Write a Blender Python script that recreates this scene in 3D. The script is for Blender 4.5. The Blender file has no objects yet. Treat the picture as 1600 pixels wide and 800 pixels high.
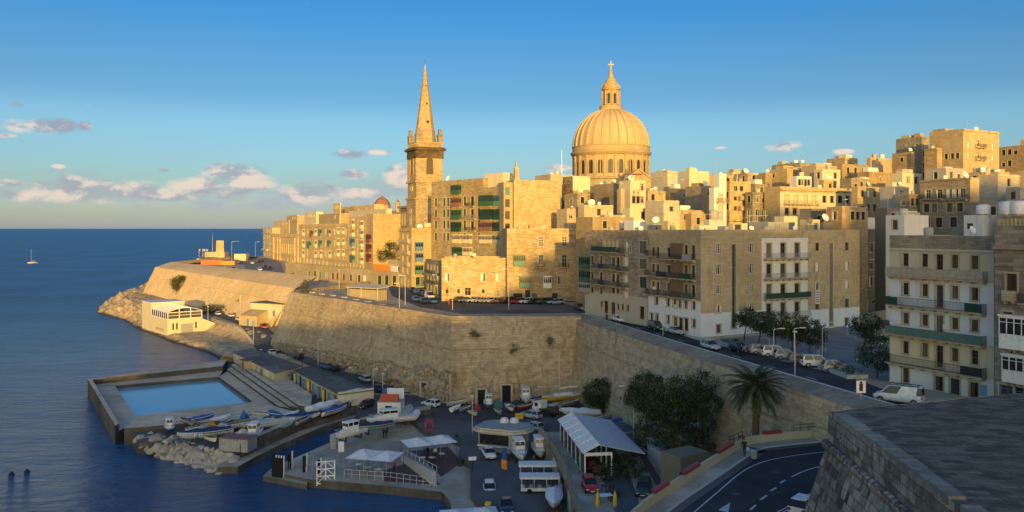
import bpy, bmesh, math, random
import numpy as np
from mathutils import Vector, Matrix, noise as mnoise
R = math.radians
random.seed(11)
sc = bpy.context.scene
COL = sc.collection

# ------------------------------------------------------------------ camera
F, CH, HY = 1250.0, 36.0, 357.0          # focal length in photo pixels, eye height, horizon row
cam = bpy.data.cameras.new('camera'); cam_o = bpy.data.objects.new('camera', cam); COL.objects.link(cam_o)
cam_o.location = (0, 0, CH); cam_o.rotation_euler = (R(90), 0, 0)
cam.sensor_width = 36; cam.lens = F / 1600 * 36; cam.shift_y = -(400 - HY) / 1600
cam.clip_start = 0.5; cam.clip_end = 150000
sc.camera = cam_o

# ------------------------------------------------------------------ light and sky
SUN_AZ, SUN_EL = R(8), R(5.6)           # sun low behind the viewer, a little to the right
SD = Vector((math.sin(SUN_AZ) * math.cos(SUN_EL), -math.cos(SUN_AZ) * math.cos(SUN_EL), math.sin(SUN_EL)))
sl = bpy.data.lights.new('sun', 'SUN'); sl.energy = 5.0; sl.angle = R(0.40); sl.color = (1.0, 0.60, 0.135)
so = bpy.data.objects.new('sun', sl); COL.objects.link(so); so.rotation_euler = SD.to_track_quat('Z', 'Y').to_euler()
so.location = (60, -200, 120)
sc.view_settings.view_transform = 'Standard'; sc.view_settings.look = 'None'
sc.view_settings.exposure = 0.3; sc.view_settings.gamma = 1.0
try: sc.cycles.use_denoising = True
except Exception: pass
sc.cycles.max_bounces = 6; sc.cycles.diffuse_bounces = 3; sc.cycles.glossy_bounces = 3

world = bpy.data.worlds.new('World'); sc.world = world; world.use_nodes = True

class N:
    """tiny node-graph helper"""
    def __init__(s, tree):
        s.t = tree; s.n = tree.nodes; s.l = tree.links
    def new(s, typ, **kw):
        n = s.n.new(typ)
        for k, v in kw.items(): setattr(n, k, v)
        return n
    def put(s, sock, v):
        if isinstance(v, bpy.types.NodeSocket): s.l.new(v, sock)
        elif v is not None:
            if hasattr(sock.default_value, '__len__') and not hasattr(v, '__len__'): v = (v, v, v)
            if hasattr(sock.default_value, '__len__') and len(sock.default_value) == 4 and len(v) == 3: v = (*v, 1)
            sock.default_value = v
    def m(s, op, a, b=None, c=None, clamp=False):
        n = s.new('ShaderNodeMath', operation=op, use_clamp=clamp)
        s.put(n.inputs[0], a)
        if b is not None: s.put(n.inputs[1], b)
        if c is not None: s.put(n.inputs[2], c)
        return n.outputs[0]
    def vm(s, op, a, b=None):
        n = s.new('ShaderNodeVectorMath', operation=op); s.put(n.inputs[0], a)
        if b is not None: s.put(n.inputs[1], b)
        return n.outputs[0]
    def mix(s, f, a, b, typ='MIX'):
        n = s.new('ShaderNodeMix', data_type='RGBA', blend_type=typ)
        s.put(n.inputs[0], f); s.put(n.inputs[6], a); s.put(n.inputs[7], b)
        return n.outputs[2]
    def ss(s, x, lo, hi):
        n = s.new('ShaderNodeMapRange', interpolation_type='SMOOTHSTEP')
        s.put(n.inputs[0], x); s.put(n.inputs[1], lo); s.put(n.inputs[2], hi)
        return n.outputs[0]
    def noise(s, vec, scale, detail=3, rough=.55, col=False):
        n = s.new('ShaderNodeTexNoise'); s.put(n.inputs['Vector'], vec)
        n.inputs['Scale'].default_value = scale; n.inputs['Detail'].default_value = detail; n.inputs['Roughness'].default_value = rough
        return n.outputs['Color' if col else 'Fac']
    def scale(s, vec, v):
        n = s.new('ShaderNodeMapping'); s.put(n.inputs[0], vec); n.inputs['Scale'].default_value = v
        return n.outputs[0]

def sky():
    g = N(world.node_tree); g.n.clear()
    st = g.new('ShaderNodeTexSky', sky_type='NISHITA'); st.sun_disc = False
    st.sun_elevation = SUN_EL; st.sun_rotation = math.atan2(SD.x, SD.y)
    st.air_density = 1.0; st.dust_density = 0.6; st.ozone_density = 2.0
    hs = g.new('ShaderNodeHueSaturation'); g.put(hs.inputs['Color'], st.outputs[0])
    hs.inputs['Saturation'].default_value = SKY_SAT; hs.inputs['Value'].default_value = SKY_VAL
    d = g.new('ShaderNodeTexCoord').outputs['Generated']
    sx = g.new('ShaderNodeSeparateXYZ'); g.put(sx.inputs[0], d)
    az = g.m('ARCTAN2', sx.outputs[0], sx.outputs[1]); el = g.m('ARCSINE', sx.outputs[2])
    # clear-sky tint by elevation: pale haze near the horizon, deep blue higher up
    cr = g.new('ShaderNodeValToRGB'); g.put(cr.inputs[0], g.m('DIVIDE', el, 1.0, clamp=True))
    cr.color_ramp.interpolation = 'EASE'
    e = cr.color_ramp.elements
    for i, (p, c) in enumerate(SKY_TINT):
        q = e[i] if i < 2 else e.new(p)
        q.position = p; q.color = (*c, 1)
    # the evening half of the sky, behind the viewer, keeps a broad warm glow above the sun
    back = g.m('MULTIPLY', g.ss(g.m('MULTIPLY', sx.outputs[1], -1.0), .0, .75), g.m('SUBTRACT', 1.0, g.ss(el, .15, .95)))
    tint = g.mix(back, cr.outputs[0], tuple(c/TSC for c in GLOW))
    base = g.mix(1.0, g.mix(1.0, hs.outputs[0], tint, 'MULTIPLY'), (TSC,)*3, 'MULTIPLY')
    # clouds, by direction
    cv = g.new('ShaderNodeCombineXYZ'); g.put(cv.inputs[0], az); g.put(cv.inputs[1], el)
    p2 = g.scale(cv.outputs[0], (1, 1.9, 1))
    n1 = g.noise(p2, 17, 8, .60); n2 = g.noise(p2, 7, 3, .5)
    def dirpx(x, y):
        k = (x - 800) / F; return math.atan(k), math.atan((HY - y) / F / math.sqrt(1 + k * k))
    tot = None
    for (x, y, rx, ry) in CLOUDS:
        a, e0 = dirpx(x, y); ra = rx / F; re = ry / F
        da = g.m('DIVIDE', g.m('SUBTRACT', az, a), ra); de = g.m('DIVIDE', g.m('SUBTRACT', el, e0), re)
        m = g.m('SUBTRACT', 1.0, g.m('ADD', g.m('MULTIPLY', da, da), g.m('MULTIPLY', de, de)))
        tot = m if tot is None else g.m('MAXIMUM', tot, m)
    tot = g.m('MAXIMUM', tot, -1.2)
    dens = g.ss(g.m('ADD', g.m('MULTIPLY', tot, .55), g.m('MULTIPLY', g.m('SUBTRACT', n1, .5), 2.3)), -.22, .55)
    # low cloud bank in the haze over the sea
    band = g.m('MULTIPLY', g.ss(el, .012, .03), g.m('SUBTRACT', 1.0, g.ss(el, .04, .075)))
    bank = g.m('MULTIPLY', g.m('MULTIPLY', band, g.ss(n2, .38, .62)), g.m('SUBTRACT', 1.0, g.ss(az, -.2, .1)))
    bank = g.m('MULTIPLY', bank, g.ss(n1, .3, .6))
    # lit side from the low sun: compare the noise a little lower with the noise here
    off = g.vm('ADD', p2, (-.004, .026, 0)); n3 = g.noise(off, 17, 8, .60)
    lit = g.ss(g.m('SUBTRACT', n1, n3), -.06, .10)
    ccol = g.mix(lit, CLOUD_DARK, CLOUD_LIT)
    low = g.m('SUBTRACT', 1.0, g.ss(el, .03, .10))
    ccol = g.mix(g.m('MULTIPLY', low, .25), ccol, (.62, .58, .56))
    skyc = g.mix(g.m('MULTIPLY', bank, .75), base, g.mix(1.0, CLOUD_DARK, (CSC*1.15,)*3, 'MULTIPLY'))
    skyc = g.mix(g.m('MULTIPLY', dens, .92), skyc, g.mix(1.0, ccol, (CSC,)*3, 'MULTIPLY'))
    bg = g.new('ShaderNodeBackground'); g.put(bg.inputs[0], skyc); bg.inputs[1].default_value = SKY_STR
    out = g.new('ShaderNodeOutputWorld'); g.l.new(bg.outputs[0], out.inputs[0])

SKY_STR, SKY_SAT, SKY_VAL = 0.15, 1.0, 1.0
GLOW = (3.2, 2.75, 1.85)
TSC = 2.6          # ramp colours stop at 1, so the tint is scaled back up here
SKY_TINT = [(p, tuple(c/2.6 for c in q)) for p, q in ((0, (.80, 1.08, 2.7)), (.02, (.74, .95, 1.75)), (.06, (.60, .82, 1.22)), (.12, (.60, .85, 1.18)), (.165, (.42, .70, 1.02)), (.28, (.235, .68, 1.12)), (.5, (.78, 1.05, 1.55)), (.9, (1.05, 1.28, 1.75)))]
CSC = 5.0
CLOUD_DARK, CLOUD_LIT = (.37, .41, .50), (.96, .80, .66)
CLOUDS = [(68, 197, 46, 12), (132, 198, 10, 7), (10, 212, 12, 3), (28, 163, 12, 6), (548, 241, 28, 8), (592, 238, 24, 4),
          (372, 270, 52, 17), (95, 296, 50, 18), (190, 300, 54, 16), (310, 292, 40, 16), (365, 303, 32, 12), (550, 272, 24, 9),
          (490, 302, 50, 17), (625, 272, 26, 18), (512, 294, 28, 9), (20, 286, 20, 6), (1222, 229, 24, 11), (385, 288, 40, 10), (258, 266, 10, 3),
          (1318, 237, 14, 4), (1125, 231, 10, 2), (870, 262, 22, 7), (92, 260, 8, 3), (40, 305, 60, 9), (250, 305, 50, 10), (555, 302, 40, 8)]
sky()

# ------------------------------------------------------------------ pixel rays -> points of the place
def P(px, py, z):
    Y = F * (CH - z) / (py - HY); return Vector(((px - 800) / F * Y, Y, z))
def Q(px, Y, z=0.0): return Vector(((px - 800) / F * Y, Y, z))
def ZA(py, Y): return CH + (HY - py) / F * Y

# ------------------------------------------------------------------ materials
MATS = {}
def principled(name, col, rough=.7, metal=0, spec=.3, emit=None):
    if name in MATS: return MATS[name]
    m = bpy.data.materials.new(name); m.use_nodes = True; b = m.node_tree.nodes['Principled BSDF']
    g = N(m.node_tree)
    co = g.new('ShaderNodeTexCoord').outputs['Object']
    nz = g.noise(co, 2.3, 4, .6)
    c = g.mix(g.ss(nz, .3, .7), tuple(x * .84 for x in col), tuple(min(1, x * 1.1) for x in col))
    g.put(b.inputs['Base Color'], c); b.inputs['Roughness'].default_value = rough; b.inputs['Metallic'].default_value = metal
    b.inputs['Specular IOR Level'].default_value = spec
    MATS[name] = m; return m

def stone(name, c1, c2, brick=(1.1, .42), mortar=.55, stain=.5, bump=.4, rough=.9, big=.12, blk=.5, dark=(.10, .085, .06), pit=.0):
    """limestone: coursed blocks, blotches, vertical streaks and pits, all in metres on the UV sheet"""
    if name in MATS: return MATS[name]
    m = bpy.data.materials.new(name); m.use_nodes = True; b = m.node_tree.nodes['Principled BSDF']; g = N(m.node_tree)
    uv = g.new('ShaderNodeUVMap').outputs[0]
    pos = g.new('ShaderNodeNewGeometry').outputs['Position']
    wob = g.vm('ADD', uv, g.scale(g.noise(pos, 1.3, 3, .5, True), (.10, .10, 0)))
    br = g.new('ShaderNodeTexBrick'); g.put(br.inputs['Vector'], wob)
    br.inputs['Scale'].default_value = 1; br.inputs['Brick Width'].default_value = brick[0]; br.inputs['Row Height'].default_value = brick[1]
    br.inputs['Mortar Size'].default_value = .02; br.inputs['Mortar Smooth'].default_value = .4; br.inputs['Bias'].default_value = 0
    br.inputs['Color1'].default_value = (0, 0, 0, 1); br.inputs['Color2'].default_value = (1, 1, 1, 1); br.inputs['Mortar'].default_value = (.5, .5, .5, 1)
    nb = g.noise(pos, big, 5, .6); ns = g.noise(pos, big * 9, 5, .65)
    blkv = g.m('MULTIPLY', g.m('SUBTRACT', br.outputs['Color'], .5), blk)
    f = g.m('ADD', g.m('ADD', g.m('MULTIPLY', nb, .9), g.m('MULTIPLY', ns, .5)), g.m('SUBTRACT', blkv, .2))
    col = g.mix(g.ss(f, .2, .8), c1, c2)
    stv = g.scale(g.vm('ADD', uv, g.scale(g.noise(pos, .25, 2, .5, True), (2.5, 2.5, 0))), (.8, .16, 1)); n4 = g.noise(stv, .8, 5, .65)
    lo = .42 if stain >= .9 else .5
    st = g.m('MULTIPLY', g.m('MULTIPLY', g.ss(n4, lo, lo + .22), g.ss(nb, lo - .12, lo + .14)), stain)
    col = g.mix(st, col, dark)
    if pit:
        n5 = g.noise(pos, 2.2, 5, .7); col = g.mix(g.m('MULTIPLY', g.ss(n5, .60, .72), pit), col, dark)
    col = g.mix(g.m('MULTIPLY', br.outputs['Fac'], mortar), col, dark)
    g.put(b.inputs['Base Color'], col); b.inputs['Roughness'].default_value = rough; b.inputs['Specular IOR Level'].default_value = .15
    h = g.m('ADD', g.m('MULTIPLY', br.outputs['Fac'], -.8), g.m('ADD', g.m('MULTIPLY', ns, .8), g.m('MULTIPLY', br.outputs['Color'], .25)))
    bp = g.new('ShaderNodeBump'); bp.inputs['Strength'].default_value = bump; bp.inputs['Distance'].default_value = .12; g.put(bp.inputs['Height'], h)
    g.put(b.inputs['Normal'], bp.outputs[0])
    MATS[name] = m; return m

def plaster(name, c1, stain=.35, dark=(.12, .11, .09), rough=.85):
    if name in MATS: return MATS[name]
    m = bpy.data.materials.new(name); m.use_nodes = True; b = m.node_tree.nodes['Principled BSDF']; g = N(m.node_tree)
    uv = g.new('ShaderNodeUVMap').outputs[0]; pos = g.new('ShaderNodeNewGeometry').outputs['Position']
    nb = g.noise(pos, .3, 5, .6); n4 = g.noise(g.scale(uv, (1, .12, 1)), 1.1, 5, .65)
    col = g.mix(nb, tuple(x * .8 for x in c1), tuple(min(1, x * 1.08) for x in c1))
    col = g.mix(g.m('MULTIPLY', g.m('MULTIPLY', g.ss(n4, .5, .78), g.ss(nb, .35, .6)), stain), col, dark)
    g.put(b.inputs['Base Color'], col); b.inputs['Roughness'].default_value = rough; b.inputs['Specular IOR Level'].default_value = .2
    MATS[name] = m; return m

def rough_ground(name, c1, c2, scale=.25, fine=3.0, bump=.3, rough=.9, patch=.0, patchcol=(.02, .02, .02)):
    if name in MATS: return MATS[name]
    m = bpy.data.materials.new(name); m.use_nodes = True; b = m.node_tree.nodes['Principled BSDF']; g = N(m.node_tree)
    pos = g.new('ShaderNodeNewGeometry').outputs['Position']
    nb = g.noise(pos, scale, 6, .62); ns = g.noise(pos, fine, 4, .6)
    col = g.mix(g.ss(g.m('ADD', g.m('MULTIPLY', nb, .75), g.m('MULTIPLY', ns, .25)), .32, .68), c1, c2)
    if patch:
        vo = g.new('ShaderNodeTexVoronoi'); g.put(vo.inputs['Vector'], g.vm('ADD', pos, g.scale(g.noise(pos, .5, 2, .5, True), (2, 2, 0)))); vo.inputs['Scale'].default_value = .09
        sp = g.new('ShaderNodeSeparateColor'); g.put(sp.inputs[0], vo.outputs['Color'])
        col = g.mix(g.m('MULTIPLY', g.ss(sp.outputs[0], .55, .6), patch), col, patchcol)
    g.put(b.inputs['Base Color'], col); b.inputs['Roughness'].default_value = rough; b.inputs['Specular IOR Level'].default_value = .2
    bp = g.new('ShaderNodeBump'); bp.inputs['Strength'].default_value = bump; bp.inputs['Distance'].default_value = .08
    g.put(bp.inputs['Height'], g.m('ADD', nb, g.m('MULTIPLY', ns, .5))); g.put(b.inputs['Normal'], bp.outputs[0])
    MATS[name] = m; return m

# ------------------------------------------------------------------ mesh builder
class MB:
    def __init__(s): s.v = []; s.f = []; s.m = []
    def add(s, vs, fs, mi=0):
        o = len(s.v); s.v.extend([tuple(v) for v in vs]); s.f.extend([tuple(i + o for i in f) for f in fs]); s.m.extend([mi] * len(fs)); return s
    def quad(s, a, b, c, d, mi=0): return s.add([a, b, c, d], [(0, 1, 2, 3)], mi)
    def box(s, x0, x1, y0, y1, z0, z1, mi=0):
        return s.add([(x0, y0, z0), (x1, y0, z0), (x1, y1, z0), (x0, y1, z0), (x0, y0, z1), (x1, y0, z1), (x1, y1, z1), (x0, y1, z1)],
                     [(0, 3, 2, 1), (4, 5, 6, 7), (0, 1, 5, 4), (1, 2, 6, 5), (2, 3, 7, 6), (3, 0, 4, 7)], mi)
    def obox(s, c, sx, sy, sz, rz=0, mi=0):
        """box standing on point c"""
        cs, sn = math.cos(rz), math.sin(rz); vs = []
        for z in (0, sz):
            for x, y in ((-sx/2, -sy/2), (sx/2, -sy/2), (sx/2, sy/2), (-sx/2, sy/2)):
                vs.append((c[0] + x*cs - y*sn, c[1] + x*sn + y*cs, c[2] + z))
        return s.add(vs, [(0, 3, 2, 1), (4, 5, 6, 7), (0, 1, 5, 4), (1, 2, 6, 5), (2, 3, 7, 6), (3, 0, 4, 7)], mi)
    def prism(s, poly, z0, z1, mi=0, mtop=None, bottom=False):
        n = len(poly); zf0 = z0 if callable(z0) else (lambda p: z0); zf1 = z1 if callable(z1) else (lambda p: z1)
        vs = [(p[0], p[1], zf0(p)) for p in poly] + [(p[0], p[1], zf1(p)) for p in poly]
        a = sum(poly[i][0]*poly[(i+1) % n][1] - poly[(i+1) % n][0]*poly[i][1] for i in range(n))
        idx = list(range(n)) if a > 0 else list(range(n))[::-1]
        s.add(vs, [(idx[i], idx[(i+1) % n], idx[(i+1) % n] + n, idx[i] + n) for i in range(n)], mi)
        s.add([vs[i + n] for i in idx], [tuple(range(n))], mi if mtop is None else mtop)
        if bottom: s.add([vs[i] for i in idx[::-1]], [tuple(range(n))], mi)
        return s
    def tube(s, p0, p1, r0, r1=None, n=8, mi=0, cap=True):
        p0, p1 = Vector(p0), Vector(p1); r1 = r0 if r1 is None else r1
        d = (p1 - p0); L = d.length
        if L < 1e-6: return s
        d /= L; a = d.orthogonal().normalized(); b = d.cross(a); vs = []
        for p, r in ((p0, r0), (p1, r1)):
            for i in range(n):
                t = 2*math.pi*i/n; vs.append(p + (a*math.cos(t) + b*math.sin(t))*r)
        fs = [(i, (i+1) % n, (i+1) % n + n, i + n) for i in range(n)]
        if cap: fs += [tuple(range(n))[::-1], tuple(range(n, 2*n))]
        return s.add(vs, fs, mi)
    def lathe(s, prof, n=16, c=(0, 0, 0), mi=0, a0=0, sx=1, sy=1):
        vs = []; k = len(prof)
        for r, z in prof:
            for i in range(n):
                t = a0 + 2*math.pi*i/n; vs.append((c[0] + r*math.cos(t)*sx, c[1] + r*math.sin(t)*sy, c[2] + z))
        fs = [(j*n + i, j*n + (i+1) % n, (j+1)*n + (i+1) % n, (j+1)*n + i) for j in range(k-1) for i in range(n)]
        fs += [tuple(range(n))[::-1], tuple(range((k-1)*n, k*n))]
        return s.add(vs, fs, mi)
    def grid(s, pts, mi=0):
        """pts[row][col]"""
        h, w = len(pts), len(pts[0]); vs = [p for r in pts for p in r]
        return s.add(vs, [(j*w + i, j*w + i + 1, (j+1)*w + i + 1, (j+1)*w + i) for j in range(h-1) for i in range(w-1)], mi)
    def mesh(s, name, mats, smooth=False):
        me = bpy.data.meshes.new(name); me.from_pydata(s.v, [], s.f)
        for m in (mats if isinstance(mats, (list, tuple)) else [mats]): me.materials.append(m)
        me.polygons.foreach_set('material_index', s.m)
        if smooth: me.polygons.foreach_set('use_smooth', [True]*len(s.f))
        me.update()
        uv_metres(me); return me
    def build(s, name, mats, parent=None, loc=None, rz=None, smooth=False):
        if isinstance(loc, bool): smooth, loc = loc, None
        return link(name, s.mesh(name, mats, smooth), parent, loc, rz)

def uv_metres(me):
    nl = len(me.loops)
    if not nl: return
    co = np.zeros(len(me.vertices)*3); me.vertices.foreach_get('co', co); co = co.reshape(-1, 3)
    li = np.zeros(nl, dtype=np.int32); me.loops.foreach_get('vertex_index', li)
    nr = np.zeros(len(me.polygons)*3); me.polygons.foreach_get('normal', nr); nr = nr.reshape(-1, 3)
    lt = np.zeros(len(me.polygons), dtype=np.int32); me.polygons.foreach_get('loop_total', lt)
    n = np.repeat(nr, lt, axis=0); p = co[li]
    h = np.hypot(n[:, 0], n[:, 1]) + 1e-9
    u = (-n[:, 1]*p[:, 0] + n[:, 0]*p[:, 1])/h; v = p[:, 2]
    flat = np.abs(n[:, 2]) > .72
    uv = np.stack([np.where(flat, p[:, 0], u), np.where(flat, p[:, 1], v)], 1)
    me.uv_layers.new(name='UVMap'); me.uv_layers[0].data.foreach_set('uv', uv.astype(np.float32).ravel())

def link(name, data, parent=None, loc=None, rz=None):
    o = bpy.data.objects.new(name, data); COL.objects.link(o)
    if parent: o.parent = parent
    if loc is not None: o.location = loc
    if rz is not None: o.rotation_euler = (0, 0, rz)
    return o
def tag(o, label, cat, group=None):
    o['label'] = label; o['category'] = cat
    if group: o['group'] = group
    return o
def thing(name, label, cat, loc=(0, 0, 0), rz=0, group=None):
    return tag(link(name, None, None, loc, rz), label, cat, group)
def kind(o, k): o['kind'] = k; return o
def kids(o): return [c for c in COL.objects if c.parent == o]

# common materials
S_GOLD = stone('limestone_gold', (.36, .275, .15), (.55, .435, .265), brick=(.9, .3), blk=.22, mortar=.3, stain=.55, pit=.3)
S_TAN = stone('limestone_tan', (.34, .27, .165), (.50, .41, .265), brick=(.9, .3), blk=.2, mortar=.3, stain=.6, pit=.3)
S_PALE = stone('limestone_pale', (.40, .34, .24), (.56, .49, .37), brick=(.9, .3), blk=.18, stain=.4)
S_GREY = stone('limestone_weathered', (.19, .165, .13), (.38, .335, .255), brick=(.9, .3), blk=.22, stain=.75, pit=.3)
S_RUB = stone('rubble_stone', (.20, .14, .07), (.50, .39, .23), brick=(.55, .3), blk=.9, stain=.4, pit=.6, big=.25)
S_SEAB = stone('sea_bastion_stone', (.56, .41, .22), (.76, .59, .345), brick=(1.3, .5), blk=.2, stain=.4, pit=.3, bump=.6, big=.07)
S_WALL = stone('rampart_stone', (.30, .235, .15), (.54, .445, .30), brick=(1.25, .5), blk=.28, mortar=.5, stain=.75, pit=.6, bump=.7, big=.07)
S_WALLB = stone('rampart_bedrock', (.30, .22, .125), (.48, .375, .23), brick=(7.0, 3.1), blk=.12, stain=.7, pit=.7, bump=1.0, mortar=.12, big=.16)
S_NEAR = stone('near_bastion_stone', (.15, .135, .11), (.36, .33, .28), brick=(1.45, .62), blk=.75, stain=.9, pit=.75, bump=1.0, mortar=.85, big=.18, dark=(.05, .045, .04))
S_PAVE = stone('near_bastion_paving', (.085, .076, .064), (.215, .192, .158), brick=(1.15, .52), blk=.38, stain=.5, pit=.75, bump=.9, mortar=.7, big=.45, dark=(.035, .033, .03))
W_WHITE = plaster('white_plaster', (.72, .70, .66)); W_CREAM = plaster('cream_plaster', (.62, .55, .40)); W_YEL = plaster('yellow_plaster', (.62, .50, .26))
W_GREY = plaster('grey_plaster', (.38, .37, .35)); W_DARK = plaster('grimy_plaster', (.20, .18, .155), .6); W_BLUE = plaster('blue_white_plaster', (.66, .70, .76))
ROOF = rough_ground('roof_screed', (.24, .21, .17), (.40, .36, .30), .3, 2.0)
GLASS = principled('window_glass', (.018, .02, .024), .12, 0, .5)
WOOD = principled('dark_brown_wood', (.07, .045, .03), .5); WOODR = principled('red_brown_wood', (.20, .075, .045), .5)
GREEN = principled('green_paint', (.045, .115, .07), .5); DGREEN = principled('dark_green_paint', (.02, .06, .035), .5)
TEAL = principled('teal_paint', (.08, .21, .19), .5); BLUEP = principled('blue_paint', (.10, .22, .42), .5); CREAMP = principled('cream_paint', (.66, .57, .38), .5)
WHITEP = principled('white_paint', (.78, .78, .76), .45); REDP = principled('red_paint', (.33, .045, .04), .5); GREYP = principled('grey_paint', (.30, .31, .32), .5)
BROWNP = principled('brown_paint', (.22, .12, .08), .5); ORANGEP = principled('orange_paint', (.70, .25, .03), .5); YELP = principled('yellow_paint', (.72, .48, .05), .5)
IRON = principled('black_iron', (.025, .025, .028), .5, 0, .4); STEEL = principled('galvanised_steel', (.42, .43, .44), .4, .6); POLE = principled('pale_grey_pole', (.50, .51, .50), .5)
SHUT = principled('louvre_brown', (.10, .075, .055), .6); SHUTW = principled('louvre_white', (.70, .69, .66), .6); SHUTC = principled('louvre_cream', (.55, .45, .28), .6)
TYRE = principled('tyre_rubber', (.015, .015, .016), .9); RIM = principled('wheel_rim', (.35, .35, .36), .35, .5)
LAMPW = principled('clear_lamp_glass', (.75, .75, .72), .2, 0, .5); LAMPR = principled('red_lamp_glass', (.35, .02, .02), .3, 0, .5)
CANVAS = principled('white_canvas', (.72, .73, .72), .8); CANVG = principled('grey_canvas', (.38, .40, .40), .8); TARPB = principled('blue_tarpaulin', (.03, .10, .30), .6); TARPN = principled('navy_tarpaulin', (.02, .045, .12), .65)
# ================================================================== SETTING
def lerp_tab(tab, t):
    if t <= tab[0][0]: return tab[0][1]
    for (a, x), (b, y) in zip(tab, tab[1:]):
        if t <= b: return x + (y - x)*(t - a)/(b - a)
    return tab[-1][1]
def water_mat(name, c, scale, bump, rough=.08, deep=None):
    m = bpy.data.materials.new(name); m.use_nodes = True; b = m.node_tree.nodes['Principled BSDF']; g = N(m.node_tree)
    pos = g.new('ShaderNodeNewGeometry').outputs['Position']
    p = g.scale(pos, (scale*.5, scale, 1))
    h1 = g.noise(p, 1.0, 6, .66); h2 = g.noise(p, .2, 3, .55); h3 = g.noise(pos, .018, 3, .5)
    h = g.m('ADD', g.m('MULTIPLY', h1, 1.0), g.m('MULTIPLY', h2, 1.5))
    bp = g.new('ShaderNodeBump'); bp.inputs['Strength'].default_value = bump; bp.inputs['Distance'].default_value = 1.9 if name == 'sea_water' else 1.0
    g.put(bp.inputs['Height'], h); g.put(b.inputs['Normal'], bp.outputs[0])
    col = g.mix(g.ss(h3, .35, .65), tuple(x*.8 for x in c), tuple(x*1.25 for x in c))
    g.put(b.inputs['Base Color'], col); # unresolved waves far out blur the reflection
    far = g.ss(g.m('LOGARITHM', g.new('ShaderNodeVectorMath', operation='LENGTH').outputs['Value'], 10.0), 2.0, 2.75)
    ln = [n for n in g.n if n.bl_idname == 'ShaderNodeVectorMath' and n.operation == 'LENGTH'][0]; g.put(ln.inputs[0], pos)
    if name == 'sea_water': g.put(b.inputs['Roughness'], g.m('ADD', g.m('MULTIPLY', far, .30), rough)); g.put(b.inputs['Specular IOR Level'], g.m('SUBTRACT', .85, g.m('MULTIPLY', far, .5)))
    else: b.inputs['Roughness'].default_value = rough
    if name == 'sea_water': b.inputs['Specular Tint'].default_value = (.58, .86, 1.0, 1)
    b.inputs['IOR'].default_value = 1.33
    return m
SEA = water_mat('sea_water', (.013, .092, .235), .62, 1.0, .06)
POOLW = water_mat('pool_water', (.19, .32, .40), .9, .03, .04)
b = MB(); ys = [-40, 60, 120, 200, 320, 500, 900, 2000, 6000, 20000, 60000, 130000]; xs_ = [-130000, -20000, -4000, -1200, -500, -200, 0, 300, 1500, 9000, 130000]
b.grid([[(x, y, 0) for x in xs_] for y in ys]); kind(b.build('sea', SEA), 'structure')

# upper town ground
XB = [(20, 46), (60, 44), (85, 39.2), (99, 35.2), (124, 28.3), (166, 15.5), (168, -11), (236, -63), (268, -75), (389, -171), (470, -177), (526, -177), (527, -150), (800, -150)]
def H(x, y):
    u = .891*x + .454*y; z = min(58, 17 + .33*max(0, u - 146))
    if 245 < y < 372 and x < -20:           # the sea side terrace lies lower than the street behind the garages
        f = max(0, min(1, (y - 250)/22))*max(0, min(1, (366 - y)/20))*max(0, min(1, ((-39 - (y - 272)*.776) + 4 - x)/3)); z -= 1.7*f
    return z
rows = []
for y in [20, 40, 60, 72, 85, 92, 99, 111, 124, 138, 152, 166, 168, 185, 202, 219, 236, 246, 252, 260, 268, 276, 284, 292, 300, 308, 316, 324, 332, 340, 348, 356, 364, 372, 389, 430, 470, 500, 526, 527, 600, 700, 800]:
    x0 = lerp_tab(XB, y); rows.append([(x0 + (700 - x0)*(i/70)**2, y, H(x0 + (700 - x0)*(i/70)**2, y)) for i in range(71)])
TOWN = rough_ground('town_ground', (.38, .315, .21), (.54, .46, .32), .2, 2.0)
kind(MB().grid(rows).build('town_ground', TOWN), 'structure')
ASPH = rough_ground('asphalt', (.036, .036, .039), (.072, .071, .072), .16, 4.0, .3, .85, .6, (.026, .027, .030))
ASPHL = rough_ground('worn_asphalt', (.085, .085, .085), (.155, .152, .147), .1, 3.0, .25, .85, .5, (.05, .05, .051))
CONC = rough_ground('worn_concrete', (.33, .275, .205), (.56, .485, .38), .22, 2.0, .5, .9, .45, (.27, .235, .185))
PAVING = rough_ground('piazza_paving', (.20, .19, .175), (.32, .30, .275), .3, 2.2, .3)
KERB = principled('kerb_stone', (.50, .48, .44), .8)
def sheet(name, poly, z, mat):
    m = MB(); m.add([(p[0], p[1], z) for p in poly], [tuple(range(len(poly)))])
    o = m.build(name, mat)
    if o.data.polygons[0].normal.z < 0: o.data.flip_normals()
    return kind(o, 'structure')
Z1 = 17.008
Lw = [(50, 50), (42.5, 72), (38.8, 85), (34.8, 99), (27.8, 124), (14.9, 172.5)]        # inner edge of the rampart parapet
Rr = [P(925, 490, 17), P(1010, 506, 17), P(1095, 533, 17), P(1190, 556, 17), P(1330, 590, 17), P(1452, 634, 17)]
sheet('upper_road', [Vector((*p, 0)) for p in Lw] + [Vector((13, 190, 0))] + Rr + [Vector((60, 52, 0))], Z1, ASPH)
ASPH_SUN = rough_ground('warm_lit_asphalt', (.20, .185, .16), (.30, .275, .235), .15, 3.0)  # asphalt colour lightened and warmed to stand in for low sunlight
sheet('sea_street', [P(*q, 17) for q in ((690, 492), (905, 489), (930, 486), (880, 474), (690, 466), (640, 451), (606, 446), (612, 462), (640, 474))], 17.012, ASPHL)
sheet('sea_street', [P(*q, 17) for q in ((444, 432), (440, 412), (428, 404.5), (415, 401), (388, 402), (380, 411), (384, 420.5), (425, 428))], 17.012, ASPH_SUN)
sheet('piazza', [P(1110, 531, 17), P(1195, 551, 17), P(1325, 584, 17), P(1388, 598, 17), P(1388, 540, 17), P(1345, 508, 17)], 17.02, PAVING)

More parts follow.
